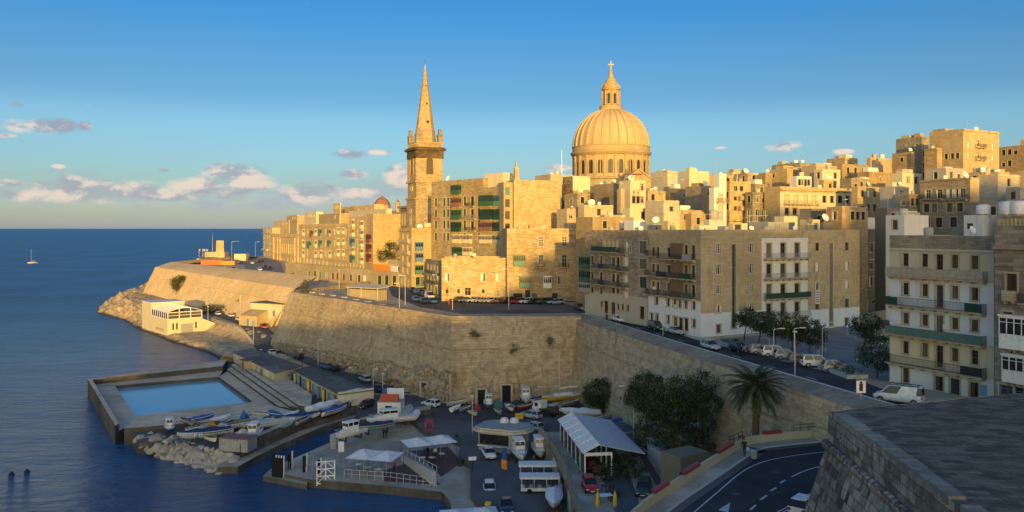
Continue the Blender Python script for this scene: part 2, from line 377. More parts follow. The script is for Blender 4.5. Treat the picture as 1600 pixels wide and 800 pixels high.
# lower shore: rock, promenade and lower road
XS = [(150, -41), (170, -53), (202, -70), (217, -80), (237, -95), (250, -107), (270, -123), (288, -137), (316, -154), (340, -177), (351, -183), (388, -198), (446, -214), (480, -222), (520, -226)]
XW = [(150, -6), (154, -11), (231, -68), (266, -77), (384, -176), (470, -178), (520, -176)]
ZR = [(160, 2.0), (200, 2.6), (230, 3.5), (260, 4.2), (300, 4.5), (420, 5.5)]
def SH(x, y):
    xs, z = lerp_tab(XS, y), lerp_tab(ZR, y); d = x - xs
    if y < 212: return z
    k = max(0, min(1, d/ (8 if y < 240 else 14))); rock = max(0, 1 - d/26.0) * min(1, (y - 212)/20)
    nz = mnoise.fractal(Vector((x*.15, y*.15, 3)), .8, 2.1, 6)
    hi = -1.2 + (z + 1.2)*(k**.55) + nz*3.2*rock*min(1, max(0, d)/4)
    q = max(0, min(1, (d - 19)/8)); shelf = min(1.25, d*.28 - .6) + nz*.55*rock; shelf = shelf + (z - shelf)*q*q*(3 - 2*q)
    f = max(0, min(1, (y - 285)/30)); return hi*f + shelf*(1-f)
rows = []
for j in range(120):
    y = 163 + 357*(j/119)**1.25; x0 = lerp_tab(XS, y) - (1.5 if y > 212 else 0); x1 = lerp_tab(XW, y) + 2
    rows.append([(x0 + (x1 - x0)*(i/60)**1.2, y, SH(x0 + (x1 - x0)*(i/60)**1.2, y)) for i in range(61)])
def shore_mat():
    m = bpy.data.materials.new('shore_rock'); m.use_nodes = True; bs = m.node_tree.nodes['Principled BSDF']; g = N(m.node_tree)
    pos = g.new('ShaderNodeNewGeometry').outputs['Position']; s = g.new('ShaderNodeSeparateXYZ'); g.put(s.inputs[0], pos)
    n = g.noise(pos, .5, 6, .65); n2 = g.noise(pos, .12, 4, .6)
    c = g.mix(g.ss(n, .3, .7), (.30, .22, .115), (.62, .475, .28))
    c = g.mix(g.m('MULTIPLY', g.ss(n2, .55, .68), .5), c, (.07, .08, .035))
    wet = g.m('SUBTRACT', 1.0, g.ss(g.m('ADD', s.outputs[2], g.m('MULTIPLY', n, .8)), .5, 1.2))
    c = g.mix(wet, c, (.025, .022, .018))
    g.put(bs.inputs['Base Color'], c); bs.inputs['Roughness'].default_value = .9
    bp = g.new('ShaderNodeBump'); bp.inputs['Strength'].default_value = .9; bp.inputs['Distance'].default_value = .4; g.put(bp.inputs['Height'], n); g.put(bs.inputs['Normal'], bp.outputs[0])
    return m
ROCK = shore_mat()
kind(MB().grid(rows).build('rocky_shore', ROCK), 'structure')
def strip(name, left, right, mat, dz=.03):
    """a road draped between two edge lines given as (x, y) of equal length"""
    pts = []
    for (a, c) in zip(left, right):
        pts.append([(a[0] + (c[0]-a[0])*t, a[1] + (c[1]-a[1])*t, SH(a[0] + (c[0]-a[0])*t, a[1] + (c[1]-a[1])*t) + dz) for t in (0, .33, .67, 1)])
    return kind(MB().grid(pts).build(name, mat), 'structure')
def dens(pl, n=28):
    out = []
    for i in range(n):
        t = i/(n-1)*(len(pl)-1); k = min(int(t), len(pl)-2); f = t-k
        out.append((pl[k][0] + (pl[k+1][0]-pl[k][0])*f, pl[k][1] + (pl[k+1][1]-pl[k][1])*f))
    return out
strip('lower_road', dens([(-36, 164.5), P(500, 578, 2.6), P(445, 553, 3), P(405, 540, 3.4), P(392, 522, 3.8), P(370, 506, 4.2), P(335, 494, 4.4), P(312, 489, 4.5)]),
      dens([(-17, 164.5), P(625, 596, 2.2), P(560, 570, 2.8), P(500, 548, 3.2), P(430, 524, 3.8), P(415, 508, 4.2), P(380, 494, 4.4), P(322, 482, 4.5)]), ASPHL, .12)

# quay
def px(pts, z): return [P(a, c, z) for a, c in pts]
ZJ = 1.15
JIN = [(559, 663), (640, 652), (662, 672), (720, 690), (716, 712), (735, 725), (735, 770), (760, 800), (770, 900)]     # where the main quay steps down to the jetty
quay = px(JIN[::-1], 2) + px([(556, 640), (470, 664), (383, 703), (372, 706)], 2) + px([(300, 694), (215, 690)], 2) + px([(205, 672)], 2) + [Vector((-45, 146, 0)), Vector((-42, 168, 0)), Vector((-10, 168, 0)), Vector((16, 168, 0)), Vector((45, 90, 0)), Vector((30, 50, 0))]
b = MB(); b.prism(quay, -2, 2.0, 1, 0); kind(b.build('quay', [ASPHL, stone('quay_stone', (.055, .053, .047), (.16, .15, .13), brick=(1.6, .6), blk=.15, mortar=.3, stain=.9, pit=.8)]), 'structure')
QS = MATS['quay_stone']
def slab(name, pts, z0, z1, mat, side=None):
    m = MB(); m.prism(pts, z0, z1, 1, 0); return m.build(name, [mat, side or QS])
kind(slab('jetty_paving', px([(425, 731), (457, 717), (510, 694), (535, 682)], ZJ) + [p*1.0 for p in px(JIN, 2)] + px([(661, 900), (691, 830), (706.5, 800), (702.5, 782), (690.5, 768.5), (600, 758.5), (480, 748.5), (440.5, 740)], ZJ), -2, ZJ, CONC), 'structure')
tag(slab('landing_stage', px([(411, 744), (423, 732), (440, 741), (480, 749.5), (480, 757)], .7), -2, .7, CONC), 'low grey concrete landing stage with black fender piles', 'landing stage')
tag(slab('stone_kerb', px([(560, 664), (563, 660), (615, 648), (672, 640), (673, 646), (617, 655)], 2.2), 1.9, 3.0, CONC), 'long low stone wall beside the moored white motor boat', 'wall')
# pier with its raised parapet
pier = thing('pier', 'narrow stone pier with a raised parapet beside the boat yard', 'pier')
slab('deck', px([(340, 741), (372, 740), (400, 724), (432, 707.5), (500, 677.5), (530, 667), (556, 660)], 0) + px([(556, 642), (470, 665), (383, 704), (345, 724)], 1.05), -2, 1.05, CONC).parent = pier
slab('parapet_wall', px([(375, 706), (383, 703), (470, 664), (545, 637), (543, 634), (468, 660), (372, 702)], 2.1), 2.0, 3.3, CONC).parent = pier

POOLST = rough_ground('pool_limestone', (.52, .39, .26), (.76, .60, .42), .3, 2.4, .5, .9, .35, (.34, .27, .19))
# sea pool
pool = thing('sea_pool', 'square stone sea water pool with thick weathered walls', 'pool')
C = [P(180, 665, 3.2), P(137, 592, 3.2), P(355, 561, 3.2), P(462, 640, 3.2)]
W = [P(215, 660, 1.5), P(180, 606, 1.5), P(342, 592, 1.5), P(402, 637, 1.5)]
def ringwall(name, a, c, d, e, z1, mat, z0=-2):
    return slab(name, [Vector(p) for p in (a, c, d, e)], z0, z1, mat)
def off(a, c, t): return a + (c - a)*t
sea_side = slab('wall', [C[0], C[1], off(C[1], W[1], .16), off(C[0], W[0], .16)], -2, 3.2, POOLST); sea_side.parent = pool
slab('deck', [off(C[0], W[0], .16), off(C[1], W[1], .16), W[1], W[0]], -2, 1.9, POOLST).parent = pool
slab('wall', [off(C[1], W[1], .161), C[1], C[2], off(C[2], W[2], .55)], -2, 3.1, POOLST).parent = pool
slab('deck', [off(C[1], W[1], .165), off(C[2], W[2], .56), W[2], W[1]], -2, 2.0, POOLST).parent = pool
slab('wall', [W[0], W[3], off(W[3], C[3], .999), C[3] + Vector((-6, -4.5, 0)), C[0] + Vector((1.5, 0, 0))], -2, 2.75, POOLST).parent = pool
slab('deck', [W[2], C[2] + Vector((3, -1, 0)), C[3] + Vector((2, 2, 0)), W[3]], -2, 2.0, POOLST).parent = pool
for k, (t0, t1, z) in enumerate(((.42, .62, 2.45), (.62, .80, 2.85), (.8, 1.0, 3.2))):
    a2, c2 = C[2] + Vector((3, -1, 0)), C[3] + Vector((2, 2, 0))
    slab('step', [off(W[2], a2, t0), off(W[2], a2, t1), off(W[3], c2, t1), off(W[3], c2, t0)], -1, z, POOLST).parent = pool
kind(MB().add([(p[0], p[1], 1.35) for p in W], [(3, 2, 1, 0)]).build('pool_water', POOLW), 'structure')
for o in [c for c in COL.objects if c.name.startswith('pool_water')]:
    if o.data.polygons[0].normal.z < 0: o.data.flip_normals()
sheet('promenade', [C[2] + Vector((3.2, -1, 0)), C[3] + Vector((2.2, 2, 0)), Vector((-40, 160, 0)), Vector((-52, 182, 0)), Vector((-66, 210, 0))], 2.72, POOLST)

# ------------------------------------------------------------------ ramparts
def rampart(name, label, tops, bases, inners, mat, capmat, cordon=None, ns=10, nz=8, amp=.25):
    t = thing(name, label, 'wall'); b = MB()
    for (a, c, d, e) in zip(tops, tops[1:], bases, bases[1:]):
        a, c, d, e = map(Vector, (a, c, d, e)); pts = []
        nn = max(4, int((c-a).length/3))
        for j in range(nz+1):
            row = []
            for i in range(nn+1):
                p = (d + (e-d)*(i/nn)) * (1-j/nz) + (a + (c-a)*(i/nn))*(j/nz)
                if 0 < i < nn and j < nz:
                    k = amp*(1 + 2.2*max(0, .35 - j/nz)); p = p + Vector((mnoise.noise(p*.35), mnoise.noise(p*.35 + Vector((9, 0, 0))), 0))*k
                row.append(p)
            pts.append(row)
        b.grid(pts)
    b.build('wall_face', mat, t)
    b = MB()
    for (a, c, d, e) in zip(tops, tops[1:], inners, inners[1:]): b.quad(a, c, e, d); b.quad(d, e, Vector(e) - Vector((0, 0, 1.6)), Vector(d) - Vector((0, 0, 1.6)))
    b.build('parapet', capmat, t)
    if cordon:
        b = MB()
        for i in range(len(tops)-1):
            p0 = Vector(tops[i])*cordon + Vector(bases[i])*(1-cordon); p1 = Vector(tops[i+1])*cordon + Vector(bases[i+1])*(1-cordon)
            nn = 12; pr = p0
            for k in range(1, nn+1):
                q = p0 + (p1-p0)*(k/nn); b.tube(pr, q, .24, n=6); pr = q
        b.build('cordon', mat, t)
    return t
V3 = lambda *a: Vector(a)
rampart('bastion_wall', 'huge tan bastion wall with a sharp corner above the boat yard',
        [V3(-52, 275, 17.4), V3(-65, 235, 17.4), V3(-12.2, 160.5, 18.4), V3(14.5, 166.5, 17.7)], [V3(-58, 275, 3), V3(-69.5, 230, 3.2), V3(-11.8, 154.3, 1.8), V3(13.4, 162.5, 1.8)],
        [V3(-49, 275, 18.0), V3(-61, 237, 18.0), V3(-10.5, 166, 18.3), V3(14.9, 172, 17.7)], S_WALL, S_WALL, .62)
b = MB()  # paler dressed parapet stage of the same bastion
rampart('curtain_wall', 'long grimy curtain wall dropping from the upper road behind the palm', [V3(12.2, 171, 17.0), V3(25.3, 123.3, 17.0), V3(32.3, 98.2, 17.0), V3(36.3, 84.3, 17.0), V3(45, 58, 17.0)],
        [V3(10.0, 168, 1.8), V3(22, 122.2, 2), V3(29.2, 97, 4), V3(33.2, 83, 8), V3(42, 57, 10)], [V3(14.9, 172.5, 17.75), V3(27.8, 124, 17.75), V3(34.8, 99, 17.75), V3(38.8, 85, 17.75), V3(47.5, 59, 17.75)], S_WALL, S_GREY, .72)
wk = MB()
for a, c in zip(Lw[1:], Lw[2:]):
    a, c = V3(*a, 17.76), V3(*c, 17.76); d = (c-a).normalized(); n = V3(-d.y, d.x, 0)*-.45; wk.quad(a, c, c+n, a+n); wk.quad(a+n, c+n, c+n-V3(0, 0, .78), a+n-V3(0, 0, .78))
wk.build('coping', principled('white_kerb_paint', (.55, .54, .50), .7), bpy.data.objects['curtain_wall'])
rampart('sea_bastion_wall', 'sunlit sea bastion with long sloping walls beyond the pool', [V3(-171, 470, 17), V3(-173.5, 389, 17.2), V3(-71, 262, 16.3)], [V3(-176, 470, 4), V3(-178, 384, 3.5), V3(-78, 258, 3.2)],
        [V3(-165.5, 470, 19.4), V3(-168.2, 394.5, 19.5), V3(-65.0, 268, 20.0)], S_SEAB, S_SEAB, .66)
# bedrock foot of the big bastion: cleft natural rock under the masonry
ROCKF = stone('bedrock_face', (.27, .205, .125), (.50, .40, .265), brick=(9, 4), blk=.1, stain=.95, pit=.85, bump=1.0, mortar=.05, big=.2)
def rockface(p0s, p1s, n, nu, nv, hfun, out, amp, lean):
    rowsr = []
    for i in range(nu+1):
        t = i/nu; p0 = p0s*(1-t) + p1s*t; rw = []; hh = hfun(t); tap = min(1, t*9, (1-t)*9)
        for j in range(nv+1):
            s = j/nv; q = p0*.22 + V3(0, 0, s*2.2); k = mnoise.fractal(q, .9, 2.1, 6) + .8*abs(mnoise.noise(V3(p0.x*.9, p0.y*.9, s*.9))) - .3
            rw.append(p0 + n*(tap*(out*(1-s)**1.3 + amp*k*math.sin(min(1, (1-s)*2.2)*math.pi/2)) - .12 - lean*s*hh) + V3(0, 0, -.4 + s*hh*(1 + .18*mnoise.noise(p0*.35))))
        rowsr.append(rw)
    return rowsr
d = V3(57.7, -75.7, 0).normalized()
kind(MB().grid(rockface(V3(-69.5, 230, 3), V3(-11.9, 154.2, 1.8), V3(d.y, -d.x, 0), 170, 16, lambda t: 1.4 + 5.2*t**1.2, 2.0, 1.5, .15)).build('bedrock', ROCKF), 'structure')
kind(MB().grid(rockface(V3(-11.9, 154.2, 1.8), V3(13.4, 162.5, 1.8), V3(.31, -.95, 0), 60, 22, lambda t: 6.0 + 2.6*mnoise.noise(V3(t*5, 1, 0)) + 1.2*mnoise.noise(V3(t*17, 4, 0)), .55, .8, .2)).build('bedrock', stone('ochre_bedrock', (.31, .235, .14), (.53, .43, .28), brick=(2.6, 1.3), blk=.25, stain=.5, pit=.75, bump=1.0, mortar=.3, big=.12)), 'structure')

# near bastion, bottom right
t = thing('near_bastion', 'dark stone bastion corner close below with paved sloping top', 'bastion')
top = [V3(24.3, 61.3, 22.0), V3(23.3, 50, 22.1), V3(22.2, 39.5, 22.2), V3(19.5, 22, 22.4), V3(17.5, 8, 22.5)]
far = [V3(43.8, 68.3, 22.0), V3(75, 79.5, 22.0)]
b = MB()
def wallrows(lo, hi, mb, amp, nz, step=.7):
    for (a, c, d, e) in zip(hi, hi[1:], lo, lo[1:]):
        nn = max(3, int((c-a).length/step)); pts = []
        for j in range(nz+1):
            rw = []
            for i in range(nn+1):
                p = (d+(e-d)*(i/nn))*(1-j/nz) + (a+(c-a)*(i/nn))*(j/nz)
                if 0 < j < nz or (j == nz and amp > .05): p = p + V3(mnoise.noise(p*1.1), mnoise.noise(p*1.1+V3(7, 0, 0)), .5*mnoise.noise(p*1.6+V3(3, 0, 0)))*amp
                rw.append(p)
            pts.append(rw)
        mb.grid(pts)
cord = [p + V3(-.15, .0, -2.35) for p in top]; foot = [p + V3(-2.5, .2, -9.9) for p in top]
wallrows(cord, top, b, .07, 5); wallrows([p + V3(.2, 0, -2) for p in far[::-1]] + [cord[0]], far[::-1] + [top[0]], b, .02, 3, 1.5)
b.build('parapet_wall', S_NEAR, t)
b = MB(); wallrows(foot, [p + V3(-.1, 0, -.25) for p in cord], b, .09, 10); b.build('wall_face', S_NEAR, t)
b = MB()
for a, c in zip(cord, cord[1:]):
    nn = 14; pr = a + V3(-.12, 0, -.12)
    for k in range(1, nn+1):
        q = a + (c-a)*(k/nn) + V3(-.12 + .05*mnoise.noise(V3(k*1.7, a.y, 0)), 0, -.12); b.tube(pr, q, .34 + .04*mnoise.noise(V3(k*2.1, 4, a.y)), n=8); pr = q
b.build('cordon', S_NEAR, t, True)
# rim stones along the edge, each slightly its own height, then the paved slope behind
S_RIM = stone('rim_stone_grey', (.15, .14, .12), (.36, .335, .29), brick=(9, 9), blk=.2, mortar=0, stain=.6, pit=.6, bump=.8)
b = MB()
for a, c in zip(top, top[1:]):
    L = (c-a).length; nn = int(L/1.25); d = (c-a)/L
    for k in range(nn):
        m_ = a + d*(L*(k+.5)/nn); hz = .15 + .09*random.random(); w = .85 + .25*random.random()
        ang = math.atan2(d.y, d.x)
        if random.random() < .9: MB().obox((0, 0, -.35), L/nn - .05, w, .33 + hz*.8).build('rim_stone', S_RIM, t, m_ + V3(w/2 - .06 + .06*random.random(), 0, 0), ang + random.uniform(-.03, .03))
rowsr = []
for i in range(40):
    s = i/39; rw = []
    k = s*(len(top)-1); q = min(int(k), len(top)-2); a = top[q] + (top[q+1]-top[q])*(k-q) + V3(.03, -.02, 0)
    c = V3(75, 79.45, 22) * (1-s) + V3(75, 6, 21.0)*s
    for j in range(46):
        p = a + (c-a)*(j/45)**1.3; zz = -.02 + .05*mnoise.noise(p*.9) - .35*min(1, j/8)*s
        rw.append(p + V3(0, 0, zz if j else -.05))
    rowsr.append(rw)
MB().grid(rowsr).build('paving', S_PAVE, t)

# ------------------------------------------------------------------ ramp road below the bastion
ZRAMP = 12.5
wl = [V3(-8, 37, 0), P(900, 905, ZRAMP), P(1010, 800, ZRAMP), P(1080, 752, ZRAMP), P(1155, 704, ZRAMP), P(1168, 698, ZRAMP), P(1195, 693, ZRAMP), P(1285, 684, ZRAMP), P(1345, 680, ZRAMP)]
kind(slab('ramp_road', [V3(p.x, p.y, 0) for p in wl] + [V3(40, 60, 0), V3(40, 30, 0), V3(0, 30, 0)], 11.6, ZRAMP, ASPH, S_GREY), 'structure')
def offset_line(pl, d):
    out = []
    for i, p in enumerate(pl):
        a = pl[max(0, i-1)]; c = pl[min(len(pl)-1, i+1)]; t_ = V3(c.x-a.x, c.y-a.y, 0).normalized(); out.append(V3(p.x, p.y, 0) + V3(t_.y, -t_.x, 0)*d)
    return out
def ribbon(name, pl, d0, d1, z0, z1, mat, side=None):
    a, c = offset_line(pl, d0), offset_line(pl, d1); m = MB()
    for i in range(len(pl)-1):
        m.add([(p.x, p.y, z) for z in (z0, z1) for p in (a[i], a[i+1], c[i+1], c[i])], [(4, 5, 6, 7), (0, 1, 5, 4), (2, 3, 7, 6)])
    if m.v: 
        o = m.build(name, mat); bm = bmesh.new(); bm.from_mesh(o.data); bmesh.ops.recalc_face_normals(bm, faces=bm.faces); bm.to_mesh(o.data); bm.free()
    return o
def smooth_line(pl, n=6):
    out = []
    for i in range(len(pl)-1):
        p0, p1, p2, p3 = pl[max(i-1, 0)], pl[i], pl[i+1], pl[min(i+2, len(pl)-1)]
        for k in range(n):
            t_ = k/n; out.append(.5*((2*p1) + (p2-p0)*t_ + (2*p0-5*p1+4*p2-p3)*t_*t_ + (3*p1-p0-3*p2+p3)*t_**3))
    return out + [pl[-1]]
ws = smooth_line(wl)
RAMPW = plaster('ramp_wall_paint', (.52, .47, .31), .3)
rw = thing('ramp_wall', 'pale yellow painted wall with red coping blocks along the ramp road', 'wall')
ribbon('wall', ws, -.28, 0, ZRAMP - .2, ZRAMP + .95, RAMPW).parent = rw
rt = ribbon('retaining_face', ws, -.5, -.29, 1.9, ZRAMP + .3, S_GREY); rt.parent = rw
for (i0, i1) in ((13, 15), (17, 19), (21, 23), (25, 27.6), (36, 38)):
    q = ws[i0:int(i1)+1]; c_ = ribbon('coping', q, -.42, .06, ZRAMP + .94, ZRAMP + 1.25, REDP); c_.parent = rw
kind(ribbon('pavement', ws, .02, 1.5, ZRAMP - .3, ZRAMP + .14, CONC), 'structure')
kind(ribbon('kerb', ws, 1.5, 1.72, ZRAMP - .3, ZRAMP + .15, KERB), 'structure')
kind(ribbon('verge', ws, 1.72, 2.5, ZRAMP - .3, ZRAMP + .05, ASPHL), 'structure')
LINE = principled('road_paint', (.50, .52, .54), .7)
def flat_line(name, pl, w, z):
    m = MB(); a, c = offset_line(pl, -w/2), offset_line(pl, w/2)
    for i in range(len(pl)-1): m.quad(*[(p.x, p.y, z) for p in (a[i], c[i], c[i+1], a[i+1])])
    o = m.build(name, LINE); 
    if o.data.polygons[0].normal.z < 0: o.data.flip_normals()
    return kind(o, 'structure')
flat_line('road_marking', smooth_line([P(1085, 800, ZRAMP), P(1120, 770, ZRAMP), P(1160, 737, ZRAMP), P(1195, 721, ZRAMP), P(1240, 712, ZRAMP), P(1290, 706, ZRAMP)]), .14, ZRAMP + .006)
flat_line('road_marking', smooth_line([P(1237, 745, ZRAMP), P(1257, 736, ZRAMP), P(1280, 729, ZRAMP), P(1300, 726, ZRAMP)]), .16, ZRAMP + .006)
flat_line('road_marking', smooth_line([P(1215, 800, ZRAMP), P(1240, 787, ZRAMP), P(1270, 769, ZRAMP), P(1300, 755, ZRAMP)]), .14, ZRAMP + .006)
flat_line('road_marking', smooth_line([P(1218, 803, ZRAMP), P(1243, 790, ZRAMP), P(1272, 773, ZRAMP), P(1300, 760, ZRAMP)]), .14, ZRAMP + .006)
for (a, c) in (((1219, 755), (1227, 750)), ((1204, 767), (1213, 762)), ((1188, 781), (1198, 774)), ((1172, 797), (1181, 789))): flat_line('road_marking', [P(*a, ZRAMP), P(*c, ZRAMP)], .2, ZRAMP + .006)
m = MB(); m.add([(*P(x, y, ZRAMP).xy, ZRAMP + .006) for x, y in ((1122, 797), (1141, 785), (1138, 801))] , [(0, 2, 1)]); o = m.build('road_marking', LINE)
if o.data.polygons[0].normal.z < 0: o.data.flip_normals()
kind(o, 'structure')
for k, (x, y) in enumerate(((1150, 772), (1212, 738))):
    mm = MB(); mm.lathe([(.42, 0), (.42, .008), (.36, .009)], 18); tag(mm.build('manhole_cover', principled('cast_iron_cover', (.075, .072, .068), .6, .3), None, P(x, y, ZRAMP) + V3(0, 0, .004)), ('round iron manhole cover lower on the ramp road', 'round iron manhole cover at the ramp bend')[k], 'manhole cover')
# road paint on the upper road
LA = [V3(*p, 0) for p in Lw]
for k in range(9):
    y = 92 + k*8.5; x = lerp_tab([(85, 38.8), (99, 34.8), (124, 27.8), (172, 14.9)], y) + 3.9; x2 = lerp_tab([(85, 38.8), (99, 34.8), (124, 27.8), (172, 14.9)], y + 2) + 3.9
    flat_line('road_marking', [V3(x, y, 0), V3(x2, y + 2, 0)], .18, Z1 + .006)

# upper lane beside the glazed restaurant
lane = [P(840, 675, 5), P(862, 700, 5), P(885, 745, 5), P(902, 800, 5), V3(7.2, 70, 0), V3(16, 72, 0), V3(25, 85.5, 0), V3(31, 92, 0), V3(22, 122, 0)]
kind(slab('upper_lane', lane, 1.5, 5.0, CONC, stone('lane_wall_stone', (.16, .13, .09), (.32, .27, .19), stain=.7, pit=.4)), 'structure')
m = MB(); m.grid([[(lerp_tab([(118, 4.6), (150, 9)], y) + k*(lerp_tab([(118, 22.5), (150, 15)], y) - lerp_tab([(118, 4.6), (150, 9)], y))/4, y, 5.01 - (y - 118)*3.05/32 if y > 118.5 else 5.01) for k in range(5)] for y in (118, 126, 134, 142, 150)])
kind(m.build('lane_slope', ASPHL), 'structure')
sheet('lane_paving', [P(945, 742, 5), P(960, 800, 5), P(970, 860, 5), P(1020, 860, 5), P(1000, 790, 5), P(985, 745, 5), P(960, 700, 5), P(1040, 690, 5), P(1000, 672, 5), P(930, 690, 5)], 5.014, ASPHL)

# ------------------------------------------------------------------ unseen blocks added behind the viewpoint to shade the foreground
YB = -350.0      # far enough back to leave most of the bright evening sky open
CASTERS = [(-120, -60, 29.3), (-60, -22, 29.5), (-22, -4, 35), (-4, 20, 40.5), (20, 40, 41.5), (40, 50, 43), (50, 62, 46.5), (62, 69, 50), (69, 76, 58.5), (76, 110, 60), (110, 130, 62), (130, 165, 71), (165, 210, 75), (210, 300, 80)]
_k = math.tan(SUN_EL)/math.cos(SUN_AZ)*260; _d = math.tan(SUN_AZ)*550 - math.tan(R(12))*290
CASTERS = [(a + _d, c + _d, z + _k) for a, c, z in CASTERS]
# ================================================================== BUILDINGS
WCACHE = {}
def window_mesh(w, h, style, frame, pane):
    """facing -y, origin at the centre of its sill; style: plain, door, shutter, grid"""
    k = (round(w, 2), round(h, 2), style, frame.name, pane.name)
    if k in WCACHE: return WCACHE[k]
    fr, pn = MB(), MB(); t = .07 if w > .7 else .05; hw = w/2
    if style == 'half':
        pn.quad((-hw+.02, .03, .02), (hw-.02, .03, .02), (hw-.02, .03, h-.02), (-hw+.02, .03, h-.02)); fr.box(-hw+t, -.02, -.05, -.01, t, h-t); fr.box(hw-.06, hw-.02, -.42, -.05, t, h-t)
        for z in np.arange(.14, h-.12, .16): fr.box(-hw+t+.04, -.05, -.075, -.05, z, z+.06)
    elif style == 'shutter':
        pn.box(-hw+.03, -.015, -.02, .02, .03, h-.03); pn.box(.015, hw-.03, -.02, .02, .03, h-.03)
        for z in np.arange(.12, h-.1, .16):
            pn.box(-hw+.08, -.06, -.05, -.02, z, z+.06); pn.box(.06, hw-.08, -.05, -.02, z, z+.06)
    else:
        pn.quad((-hw+.02, .03, .02), (hw-.02, .03, .02), (hw-.02, .03, h-.02), (-hw+.02, .03, h-.02))
    fr.box(-hw, -hw+t, -.04, .05, 0, h); fr.box(hw-t, hw, -.04, .05, 0, h); fr.box(-hw+t, hw-t, -.04, .05, 0, t); fr.box(-hw+t, hw-t, -.04, .05, h-t, h)
    if style in ('plain', 'door', 'grid'):
        fr.box(-.03, .03, -.03, .045, t, h-t)
        fr.box(-hw+t, -.03, -.03, .045, h*.72, h*.72+.06); fr.box(.03, hw-t, -.03, .045, h*.72, h*.72+.06)
    if style == 'grid':
        for q in (.25, .48): fr.box(-hw+t, -.03, -.03, .045, h*q, h*q+.05); fr.box(.03, hw-t, -.03, .045, h*q, h*q+.05)
    if style == 'door': fr.box(-hw+t, -.03, -.02, .04, t, h*.22); fr.box(.03, hw-t, -.02, .04, t, h*.22)
    su = len(fr.f)
    if w > .6 and h > .9 and w < 3.5:
        for a, c, z0, z1 in ((-hw-.16, -hw, -.02, h+.02), (hw, hw+.16, -.02, h+.02), (-hw-.22, hw+.22, h+.02, h+.22), (-hw-.22, hw+.22, -.16, -.02)): fr.box(a, c, -.31 if z0 > -.1 and z1 < h+.1 else -.36, -.243, z0, z1, 1)
    WCACHE[k] = (fr.mesh('window', [frame, S_PALE]), pn.mesh('pane', pane)); return WCACHE[k]
def gallery_mesh(w, h, d, paint, glass, nwin):
    """closed timber balcony on stone corbels, back on y=0, floor at z=0"""
    k = ('gal', round(w, 2), round(h, 2), d, paint.name, nwin)
    if k in WCACHE: return WCACHE[k]
    bx, gl, cb = MB(), MB(), MB(); hw = w/2; base = h*.42
    bx.box(-hw, hw, -d, 0, 0, base); bx.box(-hw-.06, hw+.06, -d-.06, 0, base, base+.07); bx.box(-hw-.1, hw+.1, -d-.1, 0, h-.16, h); bx.box(-hw, hw, -d, 0, h-.34, h-.16)
    n = max(2, nwin)
    for i in range(n+1):
        x = -hw + (w-.09)*i/n; bx.box(x, x+.09, -d, -d+.09, base+.07, h-.34)
    for y in (-d*.5, -.09): 
        for x in (-hw, hw-.09): bx.box(x, x+.09, y, y+.09, base+.07, h-.34)
    bx.box(-hw, hw, -d, -d+.06, (base+h-.3)*.58, (base+h-.3)*.58+.06)
    gl.box(-hw+.05, hw-.05, -d+.05, -.05, base+.07, h-.34)
    for i in range(max(2, int(w/.9))):
        x = -hw + .1 + (w-.42)*i/(max(2, int(w/.9))-1); cb.box(x, x+.22, -d*.85, 0, -.18, 0); cb.box(x, x+.22, -d*.5, 0, -.42, -.18)
    WCACHE[k] = (bx.mesh('enclosed_balcony', paint), gl.mesh('glazing', glass), cb.mesh('corbel', S_TAN)); return WCACHE[k]
def rail_mesh(w, d, style, mat):
    k = ('rail', round(w, 2), d, style, mat.name)
    if k in WCACHE: return WCACHE[k]
    sl_, rl = MB(), MB(); hw = w/2
    sl_.box(-hw, hw, -d, 0, -.16, 0); sl_.box(-hw-.04, hw+.04, -d-.04, 0, -.06, -.002)
    for i in range(max(2, int(w/1.3))):
        x = -hw + .1 + (w-.4)*i/(max(2, int(w/1.3))-1); sl_.box(x, x+.2, -d*.6, 0, -.45, -.16)
    if style == 'solid':
        rl.box(-hw, hw, -d, -d+.1, 0, .95); rl.box(-hw, -hw+.1, -d+.1, 0, 0, .95); rl.box(hw-.1, hw, -d+.1, 0, 0, .95)
    else:
        rl.box(-hw, hw, -d+.01, -d+.05, .95, 1.0); rl.box(-hw, hw, -d+.015, -d+.045, .08, .11)
        for x0 in (-hw, hw-.04): rl.box(x0, x0+.04, -d+.05, 0, .95, 1.0)
        nb = int(w/.16)
        for i in range(nb+1):
            x = -hw + (w-.02)*i/nb; rl.box(x, x+.022, -d+.02, -d+.042, 0, .95)
        for i in range(int(d/.16)):
            y = -d + .1 + i*.16
            for x in (-hw, hw-.022): rl.box(x, x+.022, y, y+.022, 0, .95)
    WCACHE[k] = (sl_.mesh('balcony', S_PALE), rl.mesh('railing', mat)); return WCACHE[k]

